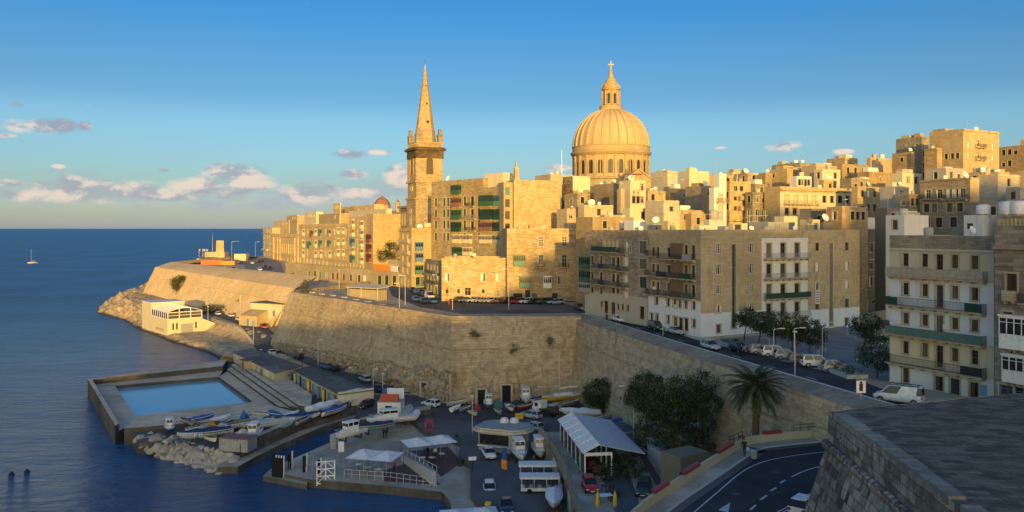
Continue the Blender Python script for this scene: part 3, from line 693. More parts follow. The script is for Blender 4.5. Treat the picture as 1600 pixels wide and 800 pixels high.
VR = random.Random(77)
GLASSB = principled('bluish_window_glass', (.05, .065, .08), .08, 0, .6); CURTAIN = principled('curtained_glass', (.17, .155, .13), .25, 0, .4)
_m = MB(); _m.box(-.4, .4, -.15, .14, 0, .55); _m.lathe([(.2, 0), (.2, .02)], 12); _m.v = [(x, -.152 - z, y + .28) if i >= 8 else (x, y, z) for i, (x, y, z) in enumerate(_m.v)]; AC_MESH = _m.mesh('air_conditioner', W_WHITE)
class Bld:
    """grid building: near corner K on photo column kx at distance Y; front face along rot, side face running away from K"""
    def __init__(s, kx, Y, ty, rx=None, L=None, lx=None, D=None, rot=27, z0=None, wall=None, roof=None, par=.8, rear=True):
        s.K = Q(kx, Y); s.r = R(rot); c, sn = math.cos(s.r), math.sin(s.r); s.c, s.s = c, sn
        s.L = L if L else s.along('f', rx); s.D = D if D else s.along('l', lx)
        s.z1 = ZA(ty, Y); s.z0 = (H(s.K.x, s.K.y) if z0 is None else z0); s.h = s.z1 - s.z0
        s.wall = wall or S_GOLD; s.roof = roof or ROOF; s.par = par; s.items = []; s.holes = {'f': [], 'l': []}; s.bands = {'f': [], 'l': []}; s.extra = []
    def along(s, face, x):
        k = (x - 800)/F; dx, dy = (s.c, s.s) if face == 'f' else (-s.s, s.c)
        return (k*s.K.y - s.K.x)/(dx - k*dy)
    def yat(s, face, a): return s.K.y + a*(s.s if face == 'f' else s.c)
    def zpx(s, face, ref, y): return ZA(y, s.yat(face, s.along(face, ref))) - s.z0
    def xy(s, face, a, outv=0):
        if face == 'f': return Vector((a, -outv, 0))
        return Vector((-outv, a, 0))
    # --- openings
    def win(s, face, cols, rows, ref=None, w=1.1, style='plain', frame=None, pane=None, inset=.18, skip=()):
        ref = ref if ref is not None else cols[0]
        for j, (yt, yb) in enumerate(rows):
            zt, zb = s.zpx(face, ref, yt), s.zpx(face, ref, yb)
            for i, x in enumerate(cols):
                if (i, j) in skip: continue
                st, pn = style, pane
                if style == 'plain' and w < 2: st = VR.choice(('plain', 'plain', 'plain', 'half', 'half', 'grid'))
                if pn is None and st != 'shutter': pn = VR.choice((GLASS, GLASS, GLASS, GLASSB, CURTAIN))
                s.hole(face, s.along(face, x), zb, w, zt-zb*1.0 + VR.uniform(-.05, .05), st, frame, pn, inset)
        return s
    def hole(s, face, a, zb, w, h, style='plain', frame=None, pane=None, inset=.18):
        lim = s.L if face == 'f' else s.D
        if a - w/2 < .15 or a + w/2 > lim - .15 or zb < .02 or zb + h > s.h - .1: 
            if zb < .02 and zb + h > .6 and not (a - w/2 < .15 or a + w/2 > lim - .15): h = h + zb - .05; zb = .05
            else: return s
        for (q, z, w2, h2, *_) in s.holes[face]:
            if abs(q-a) < (w+w2)/2 + .06 and z < zb+h+.06 and zb < z+h2+.06: return s
        s.holes[face].append((a, zb, w, h, style, frame or WOOD, pane or GLASS, inset)); return s
    def auto(s, face, nc, rows, w=1.0, h=1.9, styles=('plain',), z_first=1.0, fl=3.6, p=.85, a0=.08, a1=.92, frames=None):
        lim = s.L if face == 'f' else s.D
        top = s.h - s.par - .5
        for j in range(rows):
            z = top - h - j*fl
            if z < .3: break
            for i in range(nc):
                if random.random() > p: continue
                a = lim*(a0 + (a1-a0)*((i+.5)/nc)); s.hole(face, a, z, w, h*random.choice((1, 1, 1, .7)), random.choice(styles), random.choice(frames or [WOOD, WHITEP, SHUT, DGREEN]))
        return s
    def band(s, face, y, ref, mat):
        """below this photo row (read at column ref) the face has another finish"""
        s.bands[face].append((s.zpx(face, ref, y), mat)); s.bands[face].sort(key=lambda t: t[0]); return s
    def gal(s, face, x, yt, yb, w=2.6, paint=None, ref=None, d=.9, n=4, glass=None):
        ref = ref or x; a = s.along(face, x); zt, zb = s.zpx(face, ref, yt), s.zpx(face, ref, yb)
        s.items.append(('g', face, a, zb, w, zt-zb, paint or GREEN, d, n, glass or GLASS)); return s
    def bal(s, face, x0, x1, y, d=1.0, style='iron', mat=None, ref=None, cover=None):
        a0, a1 = s.along(face, x0), s.along(face, x1); zb = s.zpx(face, ref if ref is not None else (x0+x1)/2, y)
        s.items.append(('b', face, (a0+a1)/2, zb, abs(a1-a0), d, style, mat or IRON, cover)); return s
    def ledge(s, face, y, ref, t=.28, d=.25, mat=None, a0=0, a1=None):
        s.items.append(('c', face, s.zpx(face, ref, y), t, d, mat or s.wall, a0, a1)); return s
    # --- build
    def face_grid(s, b, face, mi_of):
        lim = s.L if face == 'f' else s.D; hs = s.holes[face]
        us = sorted({0, lim} | {round(a + k*w/2, 4) for a, z, w, h, *_ in hs for k in (-1, 1)})
        zs = sorted({0, s.h} | {round(q, 4) for a, z, w, h, *_ in hs for q in (z, z+h)} | {round(min(max(z, .01), s.h-.01), 4) for z, _ in s.bands[face]})
        def pt(u, z, inn=0): return (u, inn, z) if face == 'f' else (inn, u, z)
        for u0, u1 in zip(us, us[1:]):
            for z0, z1 in zip(zs, zs[1:]):
                uc, zc = (u0+u1)/2, (z0+z1)/2
                if any(abs(uc-a) < w/2 and z < zc < z+h for a, z, w, h, *_ in hs): continue
                q = [pt(u0, z0), pt(u1, z0), pt(u1, z1), pt(u0, z1)]
                b.add(q if face == 'f' else q[::-1], [(0, 1, 2, 3)], mi_of(face, zc))
        for a, z, w, h, st, fr, pn, ins in hs:
            u0, u1, z0, z1, mi = a-w/2, a+w/2, z, z+h, mi_of(face, z+h/2); d = ins + .3
            for (p, q) in (((u0, z0), (u1, z0)), ((u1, z0), (u1, z1)), ((u1, z1), (u0, z1)), ((u0, z1), (u0, z0))):
                v = [pt(*p), pt(*p, d), pt(*q, d), pt(*q)]; b.add(v if face == 'l' else v[::-1], [(0, 1, 2, 3)], mi)
            v = [pt(u0, z0, d), pt(u1, z0, d), pt(u1, z1, d), pt(u0, z1, d)]; b.add(v if face == 'f' else v[::-1], [(0, 1, 2, 3)], mi)
    def make(s, label, name='town_house', cat='house', group=None, detail=None):
        near = detail if detail is not None else s.K.y < 190
        t = thing(name, label, cat, (s.K.x, s.K.y, s.z0), s.r, group); s.t = t
        mats = [s.wall]
        for f in 'fl':
            for _, m in s.bands[f]:
                if m not in mats: mats.append(m)
        def mi_of(face, z):
            for zz, m in s.bands[face]:
                if z < zz: return mats.index(m)
            return 0
        b = MB(); s.face_grid(b, 'f', mi_of); s.face_grid(b, 'l', mi_of)
        L, D, h, p = s.L, s.D, s.h, s.par
        b.quad((L, 0, 0), (L, D, 0), (L, D, h), (L, 0, h)); b.quad((L, D, 0), (0, D, 0), (0, D, h), (L, D, h))
        w = .28
        for q in (((0, 0), (L, 0), (L-w, w), (w, w)), ((L, 0), (L, D), (L-w, D-w), (L-w, w)), ((L, D), (0, D), (w, D-w), (L-w, D-w)), ((0, D), (0, 0), (w, w), (w, D-w))):
            b.add([(x, y, h) for x, y in q], [(0, 1, 2, 3)])
            b.add([(*q[3], h), (*q[2], h), (*q[2], h-p), (*q[3], h-p)], [(0, 1, 2, 3)])
        b.build('wall', mats, t)
        b = MB(); b.add([(w, w, h-p+.01), (L-w, w, h-p+.01), (L-w, D-w, h-p+.01), (w, D-w, h-p+.01)], [(0, 1, 2, 3)]); b.build('roof', s.roof, t)
        for f in 'fl':
            for a, z, wd, hh, st, fr, pn, ins in s.holes[f]:
                me_f, me_p = window_mesh(wd, hh, st, fr, pn if st != 'shutter' else fr)
                o = link('door' if (st == 'door' and z < 1.0) else 'window', me_f, t, s.xy(f, a, -ins-.06) + Vector((0, 0, z)), 0 if f == 'f' else -math.pi/2)
                link('pane' if st != 'shutter' else 'shutter', me_p, o)
                if near and z > 4 and wd < 1.4 and VR.random() < .13: link('air_conditioner', AC_MESH, t, s.xy(f, a + wd/2 + .45, .16) + Vector((0, 0, z - .1)), 0 if f == 'f' else -math.pi/2)
        for it in s.items:
            f = it[1]; rz = 0 if f == 'f' else -math.pi/2
            if it[0] == 'g':
                _, f, a, zb, wd, hh, paint, d, n, gl = it; m1, m2, m3 = gallery_mesh(wd, hh, d, paint, gl, n)
                o = link('enclosed_balcony', m1, t, s.xy(f, a, .0) + Vector((0, 0, zb)), rz); link('glazing', m2, o); link('corbel', m3, o)
            elif it[0] == 'b':
                _, f, a, zb, wd, d, st, mt, cover = it; m1, m2 = rail_mesh(wd, d, st, mt)
                o = link('balcony', m1, t, s.xy(f, a, 0) + Vector((0, 0, zb)), rz); link('railing', m2, o)
                if cover:
                    for (x0, x1, cm) in cover:
                        q = MB(); q.box(-wd/2 + wd*x0, -wd/2 + wd*x1, -d-.02, -d-.005, .05, .98); q.build('cover', cm, o)
            else:
                _, f, z, tt, d, mt, a0, a1 = it; lim = s.L if f == 'f' else s.D; a1 = a1 or lim
                q = MB()
                if f == 'f': q.box(a0-.004, a1, -d, .003, z-tt, z)
                else: q.box(-d, -.002, a0 if a0 else -d*.98, a1, z-tt, z)
                q.build('cornice', mt, t)
        for fn in s.extra: fn(s, t)
        return s
    def top(s, fx, fy, dz=0):
        """point on the roof at fractions of the plan, in the place's coordinates"""
        x, y = s.L*fx, s.D*fy
        return Vector((s.K.x + x*s.c - y*s.s, s.K.y + x*s.s + y*s.c, s.z1 - s.par + .012 + dz))

def part_box(b, name, mat, x0, x1, y0, y1, z0, z1):
    q = MB(); q.box(x0, x1, y0, y1, z0, z1); return q.build(name, mat, b.t)

# ---- roof clutter
TANKC = {}
def tank(p, label, r=.65, h=1.3, mat=None, legs=True):
    mat = mat or WHITEP; k = ('tank', r, h, mat.name)
    if k not in TANKC:
        a = MB(); a.lathe([(r*.96, 0), (r, .05), (r, h*.9), (r*.8, h), (r*.3, h+.06)], 14, (0, 0, .35)); c = MB(); c.box(-r*.8, r*.8, -r*.8, r*.8, 0, .347)
        TANKC[k] = (a.mesh('tank', mat, True), c.mesh('stand', S_PALE))
    t = thing('water_tank', label, 'water tank', p, 0, 'roof water tanks'); link('tank', TANKC[k][0], t); link('stand', TANKC[k][1], t); return t
def dish(p, label, r=.5, rz=0):
    k = ('dish', r)
    if k not in TANKC:
        a = MB(); a.lathe([(.02, 0), (r*.5, .06), (r*.85, .16), (r, .24), (r*.97, .25), (r*.8, .17), (.01, .03)], 14); me = a.mesh('reflector', WHITEP, True)
        me.transform(Matrix.Translation((0, -.05, 1.1)) @ Matrix.Rotation(R(65), 4, 'X'))
        c = MB(); c.tube((0, .1, 0), (0, .1, 1.15), .04, n=6); c.tube((0, 0, 1.0), (0, -r*.9, 1.35), .02, n=5); TANKC[k] = (me, c.mesh('mast', STEEL))
    t = thing('satellite_dish', label, 'satellite dish', p, rz, 'satellite dishes'); link('reflector', TANKC[k][0], t); link('mast', TANKC[k][1], t)
def antenna(p, label, h=4.0, rz=0):
    k = ('ant', h)
    if k not in TANKC:
        a = MB(); a.tube((0, 0, 0), (0, 0, h), .028, n=5); c = MB(); c.tube((-.6, 0, h-.3), (.6, 0, h-.3), .014, n=4)
        for i in range(6): x = -.55 + i*.22; c.tube((x, -.35, h-.3), (x, .35, h-.3), .011, n=4)
        TANKC[k] = (a.mesh('mast', STEEL), c.mesh('aerial', STEEL))
    t = thing('tv_antenna', label, 'antenna', p, rz, 'roof antennas'); link('mast', TANKC[k][0], t); link('aerial', TANKC[k][1], t)

# ================================================================== right-hand shaded street
# white five-storey block facing the street (its long side)
A = Bld(1553, 87.6, 369, L=14, lx=1390, z0=16.9, wall=plaster('apartment_cream', (.55, .50, .37)), par=.5)
A.holes['l'] = []
cA = [1415, 1445, 1492, 1523]; refA = 1468
for (yt, yb) in ((397, 418), (446, 465), (494, 512), (540, 561)): A.win('l', cA, [(yt, yb)], refA, .85, 'shutter' if yt > 480 and yt < 500 else 'plain', SHUT)
for (yt, yb) in ((397, 432), (446, 481), (494, 526), (540, 574)): A.win('l', [1468], [(yt, yb)], refA, .95, 'door', SHUT)
A.win('l', [1415], [(575, 598)], 1415, .9, 'shutter', SHUT); A.win('l', [1467, 1522], [(588, 611)], 1467, 1.1, 'plain', SHUT)
A.win('l', [1492], [(592, 626)], 1492, 1.2, 'door', WOOD)
A.band('l', 570, 1390, W_WHITE); A.band('l', 527, 1390, W_CREAM); A.band('l', 437, 1390, W_WHITE)
A.bands['l'] = [(A.zpx('l', 1392, 566), W_WHITE), (A.zpx('l', 1392, 520), W_CREAM), (A.zpx('l', 1392, 433), W_BLUE)]
A.bal('l', 1391.5, 1544, 434, 1.0, 'iron', GREYP, 1468, [(0, 1, principled('beige_mesh', (.36, .33, .27), .8))])
A.bal('l', 1391.5, 1542, 482, 1.0, 'iron', IRON, 1468, [(.0, .14, DGREEN), (.84, 1, DGREEN)])
A.bal('l', 1391.5, 1542, 529.5, 1.0, 'iron', IRON, 1468, [(0, 1, principled('green_netting', (.10, .17, .16), .8))])
A.bal('l', 1391.5, 1542, 577, 1.0, 'iron', IRON, 1468, [(.8, 1, IRON)])
A.bands['l'].append((A.h - 3.3, MATS['apartment_cream'])); A.bands['l'].append((A.h - 1.55, MATS['apartment_cream'])); A.bands['l'].append((A.h + 1, S_GREY))
A.ledge('l', 390, 1392, .12, .12, W_GREY)
A.make('white five storey apartment block with four long balconies beside the parked van', 'apartment_building', 'apartment block')
q = MB(); a0 = A.along('l', 1535); zz = A.zpx('l', 1535, 622); q.box(-.05, -.004, a0-.55, a0+.55, zz+.2, zz+1.5)
tag(q.build('blue_poster', principled('pale_blue_poster', (.18, .38, .52), .5), None, A.t.location.copy(), A.r), 'pale blue poster fixed to the white block at street level', 'poster')
# ornate grey house at the frame edge
B2 = Bld(1655, 78.6, 352, L=14, D=1, z0=17.0, wall=stone('ornate_stone', (.17, .155, .13), (.32, .295, .25), stain=.7), par=.3)
B2.D = B2.along('l', 1554)
B2.win('l', [1581, 1612], [(427, 456)], 1581, 1.1, 'plain', WOOD); B2.win('l', [1575], [(487, 518)], 1575, 1.0, 'plain', WOOD); B2.win('l', [1577], [(548, 575)], 1577, 1.1, 'plain', W_BLUE)
B2.win('l', [1573, 1597], [(602, 628)], 1573, 1.5, 'door', BLUEP)
B2.gal('l', 1605, 492, 545, 4.6, WHITEP, 1590, 1.0, 6); B2.gal('l', 1607, 553, 598, 4.4, W_WHITE, 1592, .9, 6)
B2.bal('l', 1598, 1640, 473, .9, 'iron', IRON, 1598); B2.bal('l', 1570, 1588, 468, .6, 'solid', S_PALE)
B2.ledge('l', 382, 1575, .5, .45, S_GREY); B2.ledge('l', 412, 1575, .25, .22, S_GREY); B2.ledge('l', 476, 1575, .2, .2, S_GREY); B2.ledge('l', 533, 1575, .2, .2, S_GREY); B2.ledge('l', 590, 1575, .2, .2, S_GREY)
B2.make('ornate grey stone house with white closed balconies and a roof balustrade', 'town_house', 'house')
bl = MB()
bl.box(-.12, .22, .1, B2.D, B2.h+.85, B2.h+1.02)
for i in range(int(B2.D/.42)):
    y = .2 + i*.42; bl.lathe([(.07, 0), (.13, .25), (.07, .55), (.1, .85)], 6, (.05, y, B2.h))
bl.build('balustrade', S_GREY, B2.t)
# dark block across the street end
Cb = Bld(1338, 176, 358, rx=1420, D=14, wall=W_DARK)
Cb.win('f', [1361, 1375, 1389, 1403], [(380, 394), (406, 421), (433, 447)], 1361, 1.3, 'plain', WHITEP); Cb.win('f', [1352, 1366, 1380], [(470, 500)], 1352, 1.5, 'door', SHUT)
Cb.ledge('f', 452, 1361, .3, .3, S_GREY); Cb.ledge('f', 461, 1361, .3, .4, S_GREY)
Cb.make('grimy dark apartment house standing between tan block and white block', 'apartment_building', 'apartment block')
# corner block: tan gable with a stair strip
Dd = Bld(1095, 139.7, 359, rx=1190, lx=1013, wall=S_TAN, z0=17.0, par=.9)
Dd.win('f', [1122.5, 1172.5], [(381, 396), (414, 429), (447, 459), (477, 489)], 1122.5, .95, 'plain', WHITEP, skip=()); Dd.win('f', [1123], [(508, 520)], 1123, 1.0, 'shutter', SHUT)
Dd.win('f', [1146.5], [(382, 513)], 1146.5, 1.0, 'grid', GREYP)
Dd.band('f', 490, 1100, W_BLUE); Dd.band('l', 462, 1020, W_BLUE)
Dd.bands['l'].append((Dd.zpx('l', 1086, 405), S_GREY))
Dd.win('l', [1026, 1044, 1054, 1062, 1071.5, 1084], [(466, 478)], 1044, .85, 'plain', WOOD)
Dd.win('l', [1018, 1026.5, 1044, 1084], [(493, 505)], 1044, .9, 'plain', SHUT); Dd.win('l', [1055, 1063.5, 1072], [(496, 515)], 1062, 1.2, 'door', WOOD)
Dd.win('l', [1021, 1028, 1045], [(387, 401), (414, 427), (442, 454)], 1045, .85, 'plain', WOOD); Dd.win('l', [1056, 1072, 1083.5], [(383, 403), (414, 433), (444, 463)], 1072, 1.0, 'plain', SHUT)
for y in (403.5, 434, 463.5): Dd.bal('l', 1013.6, 1029.5, y-4, 1.0, 'iron', IRON)
Dd.bal('l', 1032, 1088, 405, 1.1, 'iron', IRON, 1062, [(.75, 1, GREYP)]); Dd.bal('l', 1032, 1088, 434.5, 1.1, 'iron', IRON, 1062, [(.68, .98, DGREEN), (.0, .3, IRON)]); Dd.bal('l', 1032, 1088, 464, 1.1, 'iron', IRON, 1062, [(.72, .98, GREEN)])
def stairwell(s, t):
    q = MB(); a0, a1 = s.along('l', 1050), s.along('l', 1067); q.box(-.5, -.012, a1, a0+.0, s.zpx('l', 1058, 461), s.zpx('l', 1058, 380)) if a1 < a0 else q.box(-.5, -.012, a0, a1, s.zpx('l', 1058, 461), s.zpx('l', 1058, 380)); q.build('balcony_screen', principled('brown_screen', (.17, .115, .07), .7), t)
Dd.extra.append(stairwell); Dd.ledge('f', 370, 1110, .15, .1, S_PALE)
Dd.make('tan corner apartment block with white base and stacked street balconies', 'apartment_building', 'apartment block')
K2 = Dd.K + Vector((Dd.c, Dd.s, 0))*Dd.L
def nextblock(x0, rx, Dp, **k):
    a = Dd.along('f', x0); p = Dd.K + Vector((Dd.c, Dd.s, 0))*a; return Bld(800 + p.x/p.y*F, p.y, HY - (36 - CH - .04)/p.y*F - (0), rx=rx, D=Dp, z0=17.0, **k)
D2 = nextblock(1190, 1262, 16, wall=W_WHITE, par=.9); D2.z1 = Dd.z1 - .02; D2.h = D2.z1 - D2.z0
D2.win('f', [1201.5, 1223.5, 1245.5], [(380, 402), (412, 433), (444, 463), (473, 494)], 1223.5, 1.25, 'door', SHUT)
D2.win('f', [1200, 1225, 1247], [(502, 516)], 1223.5, 1.25, 'plain', SHUT)
for y, cv in ((403.5, None), (434.5, None), (465, [(0, 1, DGREEN)]), (495, None)): D2.bal('f', 1192.5, 1260.5, y, 1.1, 'iron', GREYP if cv is None else DGREEN, 1226, cv)
D2.ledge('f', 372, 1226, .5, .12, W_WHITE); D2.bands['f'] = [(D2.zpx('f', 1226, 374), W_WHITE), (D2.h+1, S_TAN)]
D2.make('white middle block with four rows of full width balconies', 'apartment_building', 'apartment block')
D3 = nextblock(1262, 1343, 18, wall=S_TAN, par=.9); D3.z1 = Dd.z1 - .01; D3.h = D3.z1 - D3.z0
D3.win('f', [1276.8, 1323], [(379, 392)], 1277, .95, 'plain', SHUT); D3.win('f', [1276.8, 1323], [(410, 424)], 1277, 1.0, 'shutter', SHUTW); D3.win('f', [1323], [(441, 453)], 1277, 1.0, 'shutter', SHUTW); D3.win('f', [1276.8], [(442, 454)], 1277, 1.0, 'plain', SHUTW)
D3.win('f', [1276.8, 1323], [(470, 483), (500, 512)], 1277, 1.05, 'shutter', SHUT); D3.win('f', [1298.5], [(380, 509)], 1298, .95, 'grid', GREYP); D3.band('f', 484, 1270, W_BLUE)
D3.make('tan block with a tall stair window and a banner hanging outside', 'apartment_building', 'apartment block')
a = D3.along('f', 1277); q = MB(); q.box(a-.6, a+.6, -.10, -.06, D3.zpx('f', 1277, 475), D3.zpx('f', 1277, 453)); 
bn = tag(q.build('cloth_banner', principled('white_banner_cloth', (.62, .58, .64), .8), None, D3.t.location.copy(), D3.r), 'white cloth banner with purple stripes hanging from a tan block window', 'banner')
q = MB()
for k in range(5): q.box(a-.5, a+.45-.1*(k % 2), -.108, -.1015, D3.zpx('f', 1277, 474) + .2 + k*.45, D3.zpx('f', 1277, 474) + .38 + k*.45)
q.build('stripe', principled('purple_print', (.22, .10, .30), .8), bn)
# recessed wing further along the street
a = Dd.along('l', 1012); pE = Dd.K + Vector((-Dd.s, Dd.c, 0))*(a + .02)
E = Bld(800 + pE.x/pE.y*F, pE.y, 360, L=15, lx=914, wall=stone('street_wing_stone', (.22, .19, .14), (.36, .31, .24), stain=.7), z0=17.2, par=.8)
E.win('l', [1005], [(377, 396), (404, 420), (433, 450)], 1005, 2.4, 'grid', DGREEN)
E.win('l', [945, 951.5, 958, 964], [(375, 390)], 951, 1.3, 'shutter', CREAMP, skip=()); E.win('l', [979, 984], [(377, 395)], 979, 1.0, 'plain', WHITEP)
E.win('l', [925.5, 939.5], [(400, 414), (426, 438), (449, 459)], 939.5, 1.1, 'plain', SHUT); E.win('l', [958.5, 965.5], [(402, 416), (428, 440), (450, 458)], 958.5, 1.2, 'plain', SHUT); E.win('l', [978], [(402, 416), (430, 443), (456, 466)], 978, 1.5, 'shutter', SHUTW)
E.win('l', [940, 966, 973, 981], [(474, 484)], 966, .9, 'plain', SHUT); E.win('l', [947, 953, 958, 987, 1003], [(472, 491)], 958, 1.6, 'door', WOOD)
E.bal('l', 930, 968, 393, 1.0, 'iron', GREEN, 950, [(.0, 1, DGREEN)]); E.bal('l', 969.5, 982.5, 396, 1.0, 'iron', IRON)
for y in (421, 446): E.bal('l', 930.5, 967.5, y-1, 1.1, 'iron', IRON, 950, [(.3, .55, IRON)]); E.bal('l', 969, 983, y+2.5, 1.1, 'iron', IRON)
E.gal('l', 916, 401, 420, 3.2, GREEN, 916, .9, 4); E.gal('l', 916, 422, 441, 3.2, GREEN, 916, .9, 4); E.gal('l', 916, 441, 456, 3.2, GREYP, 916, .9, 4)
E.band('l', 458, 950, plaster('street_wing_plaster', (.45, .42, .35)))
E.make('weathered street block with green awning balcony and dark stairwell windows', 'apartment_building', 'apartment block')

# ================================================================== sunlit front row
Fb = Bld(792, 206, 357, rx=916, D=16, rot=4, z0=17.2, wall=stone('sunlit_blotchy_stone', (.34, .255, .14), (.52, .41, .25), stain=.35, pit=.25, big=.2), par=.9)
Fb.win('f', [845.5, 882], [(370, 385), (398, 418)], 845, 1.3, 'plain', WHITEP); Fb.win('f', [906], [(399, 418)], 906, 1.3, 'plain', WHITEP)
Fb.bal('f', 837, 851, 417, .9, 'iron', IRON); Fb.bal('f', 873, 888, 417, .9, 'iron', IRON); Fb.bal('f', 832, 900, 385.5, .35, 'iron', GREYP)
Fb.gal('f', 811.5, 398, 415, 3.1, TEAL, 811, .95, 5); Fb.gal('f', 820.5, 432, 449, 3.0, TEAL, 820, .95, 5); Fb.gal('f', 855, 431, 450, 2.1, WHITEP, 855, .9, 4)
Fb.win('f', [824.5], [(453, 468)], 824, 1.3, 'door', DGREEN); Fb.win('f', [835, 843.5, 867], [(458, 470)], 843, 1.4, 'door', SHUT); Fb.win('f', [809], [(458, 468)], 809, 2.4, 'door', SHUT); Fb.win('f', [880], [(457, 477)], 880, 3.0, 'shutter', GREYP)
Fb.win('f', [874], [(432, 444)], 874, .8, 'plain', WHITEP)
Fb.ledge('f', 365, 850, .25, .3); Fb.ledge('f', 452, 850, .2, .12); Fb.ledge('f', 387, 850, .12, .1)
def upper_left(s, t):
    part_box(s, 'roof_box', s.wall, 6, 9.5, 2, 5, s.h-.5, s.h+.9)
Fb.extra.append(upper_left)
Fb.make('sunlit three storey stone house with a teal closed balcony at mid height', 'town_house', 'house')
G = Bld(690, 208, 403, rx=791.5, D=13, rot=3, z0=17.1, wall=stone('peeling_yellow_stone', (.38, .28, .15), (.55, .44, .27), stain=.3, pit=.35, big=.3), par=.7)
G.win('f', [699, 730, 755, 778.5], [(427, 440)], 730, 1.15, 'plain', WHITEP); G.win('f', [698.5, 716.5, 755, 790.4], [(452, 458)], 716, .7, 'plain', SHUT); G.win('f', [731], [(449, 465)], 731, 1.6, 'door', SHUTC); G.win('f', [710, 776], [(454, 466)], 731, 1.7, 'door', SHUTC)
G.ledge('f', 445, 740, .16, .12); G.ledge('f', 408, 740, .12, .1)
G.make('low sunlit house of peeling yellow stone behind the row of parked cars', 'town_house', 'house')
J = Bld(643, 252, 356, rx=706, lx=624, rot=27, z0=17.3, wall=S_GOLD, par=.8)
for y0, y1 in ((378, 391), (395, 408), (414, 428)): J.gal('f', 654, y0, y1, 2.6, BLUEP if y0 < 410 else TEAL, 654, .9, 3)
J.win('f', [653, 660], [(433, 448)], 653, 1.4, 'door', TEAL); J.win('l', [630, 637], [(366, 376), (383, 392), (400, 410), (418, 428)], 637, 1.1, 'shutter', SHUTC); J.win('l', [628, 633, 638.5], [(436, 448)], 633, 1.2, 'door', DGREEN)
for y in (378, 396, 414): J.bal('l', 626, 641, y, 1.0, 'solid', S_PALE)
J.ledge('f', 360, 660, .35, .4); J.ledge('l', 360, 640, .35, .4)
def annex(s, t):
    part_box(s, 'upper_storey', S_RUB, s.along('f', 664.5), s.L+.1, .04, 9, s.h-1, s.h+.2); part_box(s, 'roof_shed', W_CREAM, 5.5, 11, 3, 8, s.h-.8, s.h+1.6)
J.extra.append(annex)
J.make('corner house with blue closed balconies at the street mouth', 'town_house', 'house')
I2 = Bld(689, 224, 408, L=9, lx=665, rot=20, z0=17.2, wall=S_GREY, par=.6)
I2.win('l', [669, 674, 679, 684.5], [(415, 424), (430, 439), (447, 458)], 679, 1.2, 'shutter', SHUT); I2.bal('l', 667, 680, 427, .9, 'iron', IRON); I2.bal('l', 668, 684, 443, .9, 'iron', IRON); I2.gal('l', 686, 424, 436, 2.2, GREYP)
I2.make('narrow shaded house up the side street behind the low yellow house', 'town_house', 'house')
# tall balcony block and the blank gable beside it
K1 = Bld(791, 226, 291, L=9, lx=674, rot=40, wall=stone('balcony_block_stone', (.28, .215, .125), (.42, .33, .205), stain=.5), par=.8)
colw = [681, 694, 700, 726, 748.5]
for (yt, yb) in ((291, 304), (309, 322), (327, 339), (345, 357), (364, 376)): K1.win('l', colw, [(yt, yb)], 700, 1.25, random.choice(('plain', 'shutter')), DGREEN)
K1.win('l', [738], [(289, 302), (307, 322), (327, 341), (346, 359)], 738, 1.6, 'door', DGREEN)
for k, (y0, y1) in enumerate(((289, 304), (309, 323), (328, 343), (347, 362))): K1.gal('l', 714.5, y0, y1, 4.2, (GREEN, BROWNP, GREEN, DGREEN)[k], 714, 1.0, 6)
for k, (y0, y1) in enumerate(((366, 380), (386, 399))): K1.gal('l', 716, y0, y1, 3.8, (CREAMP, GREEN)[k], 716, 1.0, 6); K1.gal('l', 732, y0, y1, 3.6, CREAMP, 732, 1.0, 5)
K1.bal('l', 729, 744, 341, 1.0, 'iron', STEEL); K1.bal('l', 729, 744, 360, 1.0, 'iron', IRON); K1.bal('l', 731, 742, 322, .9, 'iron', IRON)
for k, (y0, y1) in enumerate(((305, 322), (327, 343), (347, 361), (367, 380))):
    K1.gal('l', 761, y0, y1, 5.4, (GREEN, DGREEN, BROWNP, CREAMP)[k], 758, 1.0, 8); K1.gal('l', 781, y0, y1, 4.2, (TEAL, DGREEN, DGREEN, GREYP)[k], 776, 1.0, 6)
def raised(s, t):
    a0 = s.along('l', 754); part_box(s, 'upper_storey', s.wall, .012, 9, a0, s.D, s.h-.9, ZA(278, s.yat('l', a0)) - s.z0)
    part_box(s, 'roof_room', W_CREAM, 2, 7, a0-7, a0+1.5, s.h-.9, s.h+4.2)
K1.extra.append(raised); K1.ledge('l', 300, 775, .2, .3, None, 0, K1.along('l', 756))
K1.make('tall tenement with rows of green closed wooden balconies', 'tenement_building', 'tenement')
L1 = Bld(803, 222, 281, rx=878, D=20, rot=16, wall=stone('blank_gable_stone', (.38, .29, .16), (.54, .42, .25), brick=(.8, .4), blk=.6, stain=.25, pit=.2, big=.2), par=.6)
def strip_(s, t):
    part_box(s, 'corner_pier', S_TAN, -2.6, -.012, 1.2, 8, 0, s.h-.6)
    for k, y in enumerate((292, 311, 330, 349)):
        q = MB(); z = s.zpx('f', 803, y) ; q.box(-2.2, -.9, 1.12, 1.19, z-2.2, z); q.build('window', TEAL if k == 0 else GLASS, t)
    q = MB(); q.box(.4, 1.6, .4, 1.6, s.h-.6, s.h+3.4); q.box(.7, 1.2, .7, 1.2, s.h+3.4, s.h+5.0); q.build('chimney', s.wall, t)
L1.extra.append(strip_); L1.make('high blank golden gable wall with a thin corner chimney', 'town_house', 'house')
L2 = Bld(895, 232, 275, rx=922, lx=879, rot=22, wall=S_RUB, par=.4)
L2.bands['f'] = [(L2.zpx('f', 905, 297), S_RUB), (L2.h+1, W_CREAM)]
L2.make('rubble stone tower house with a patch of cream render on top', 'town_house', 'house')

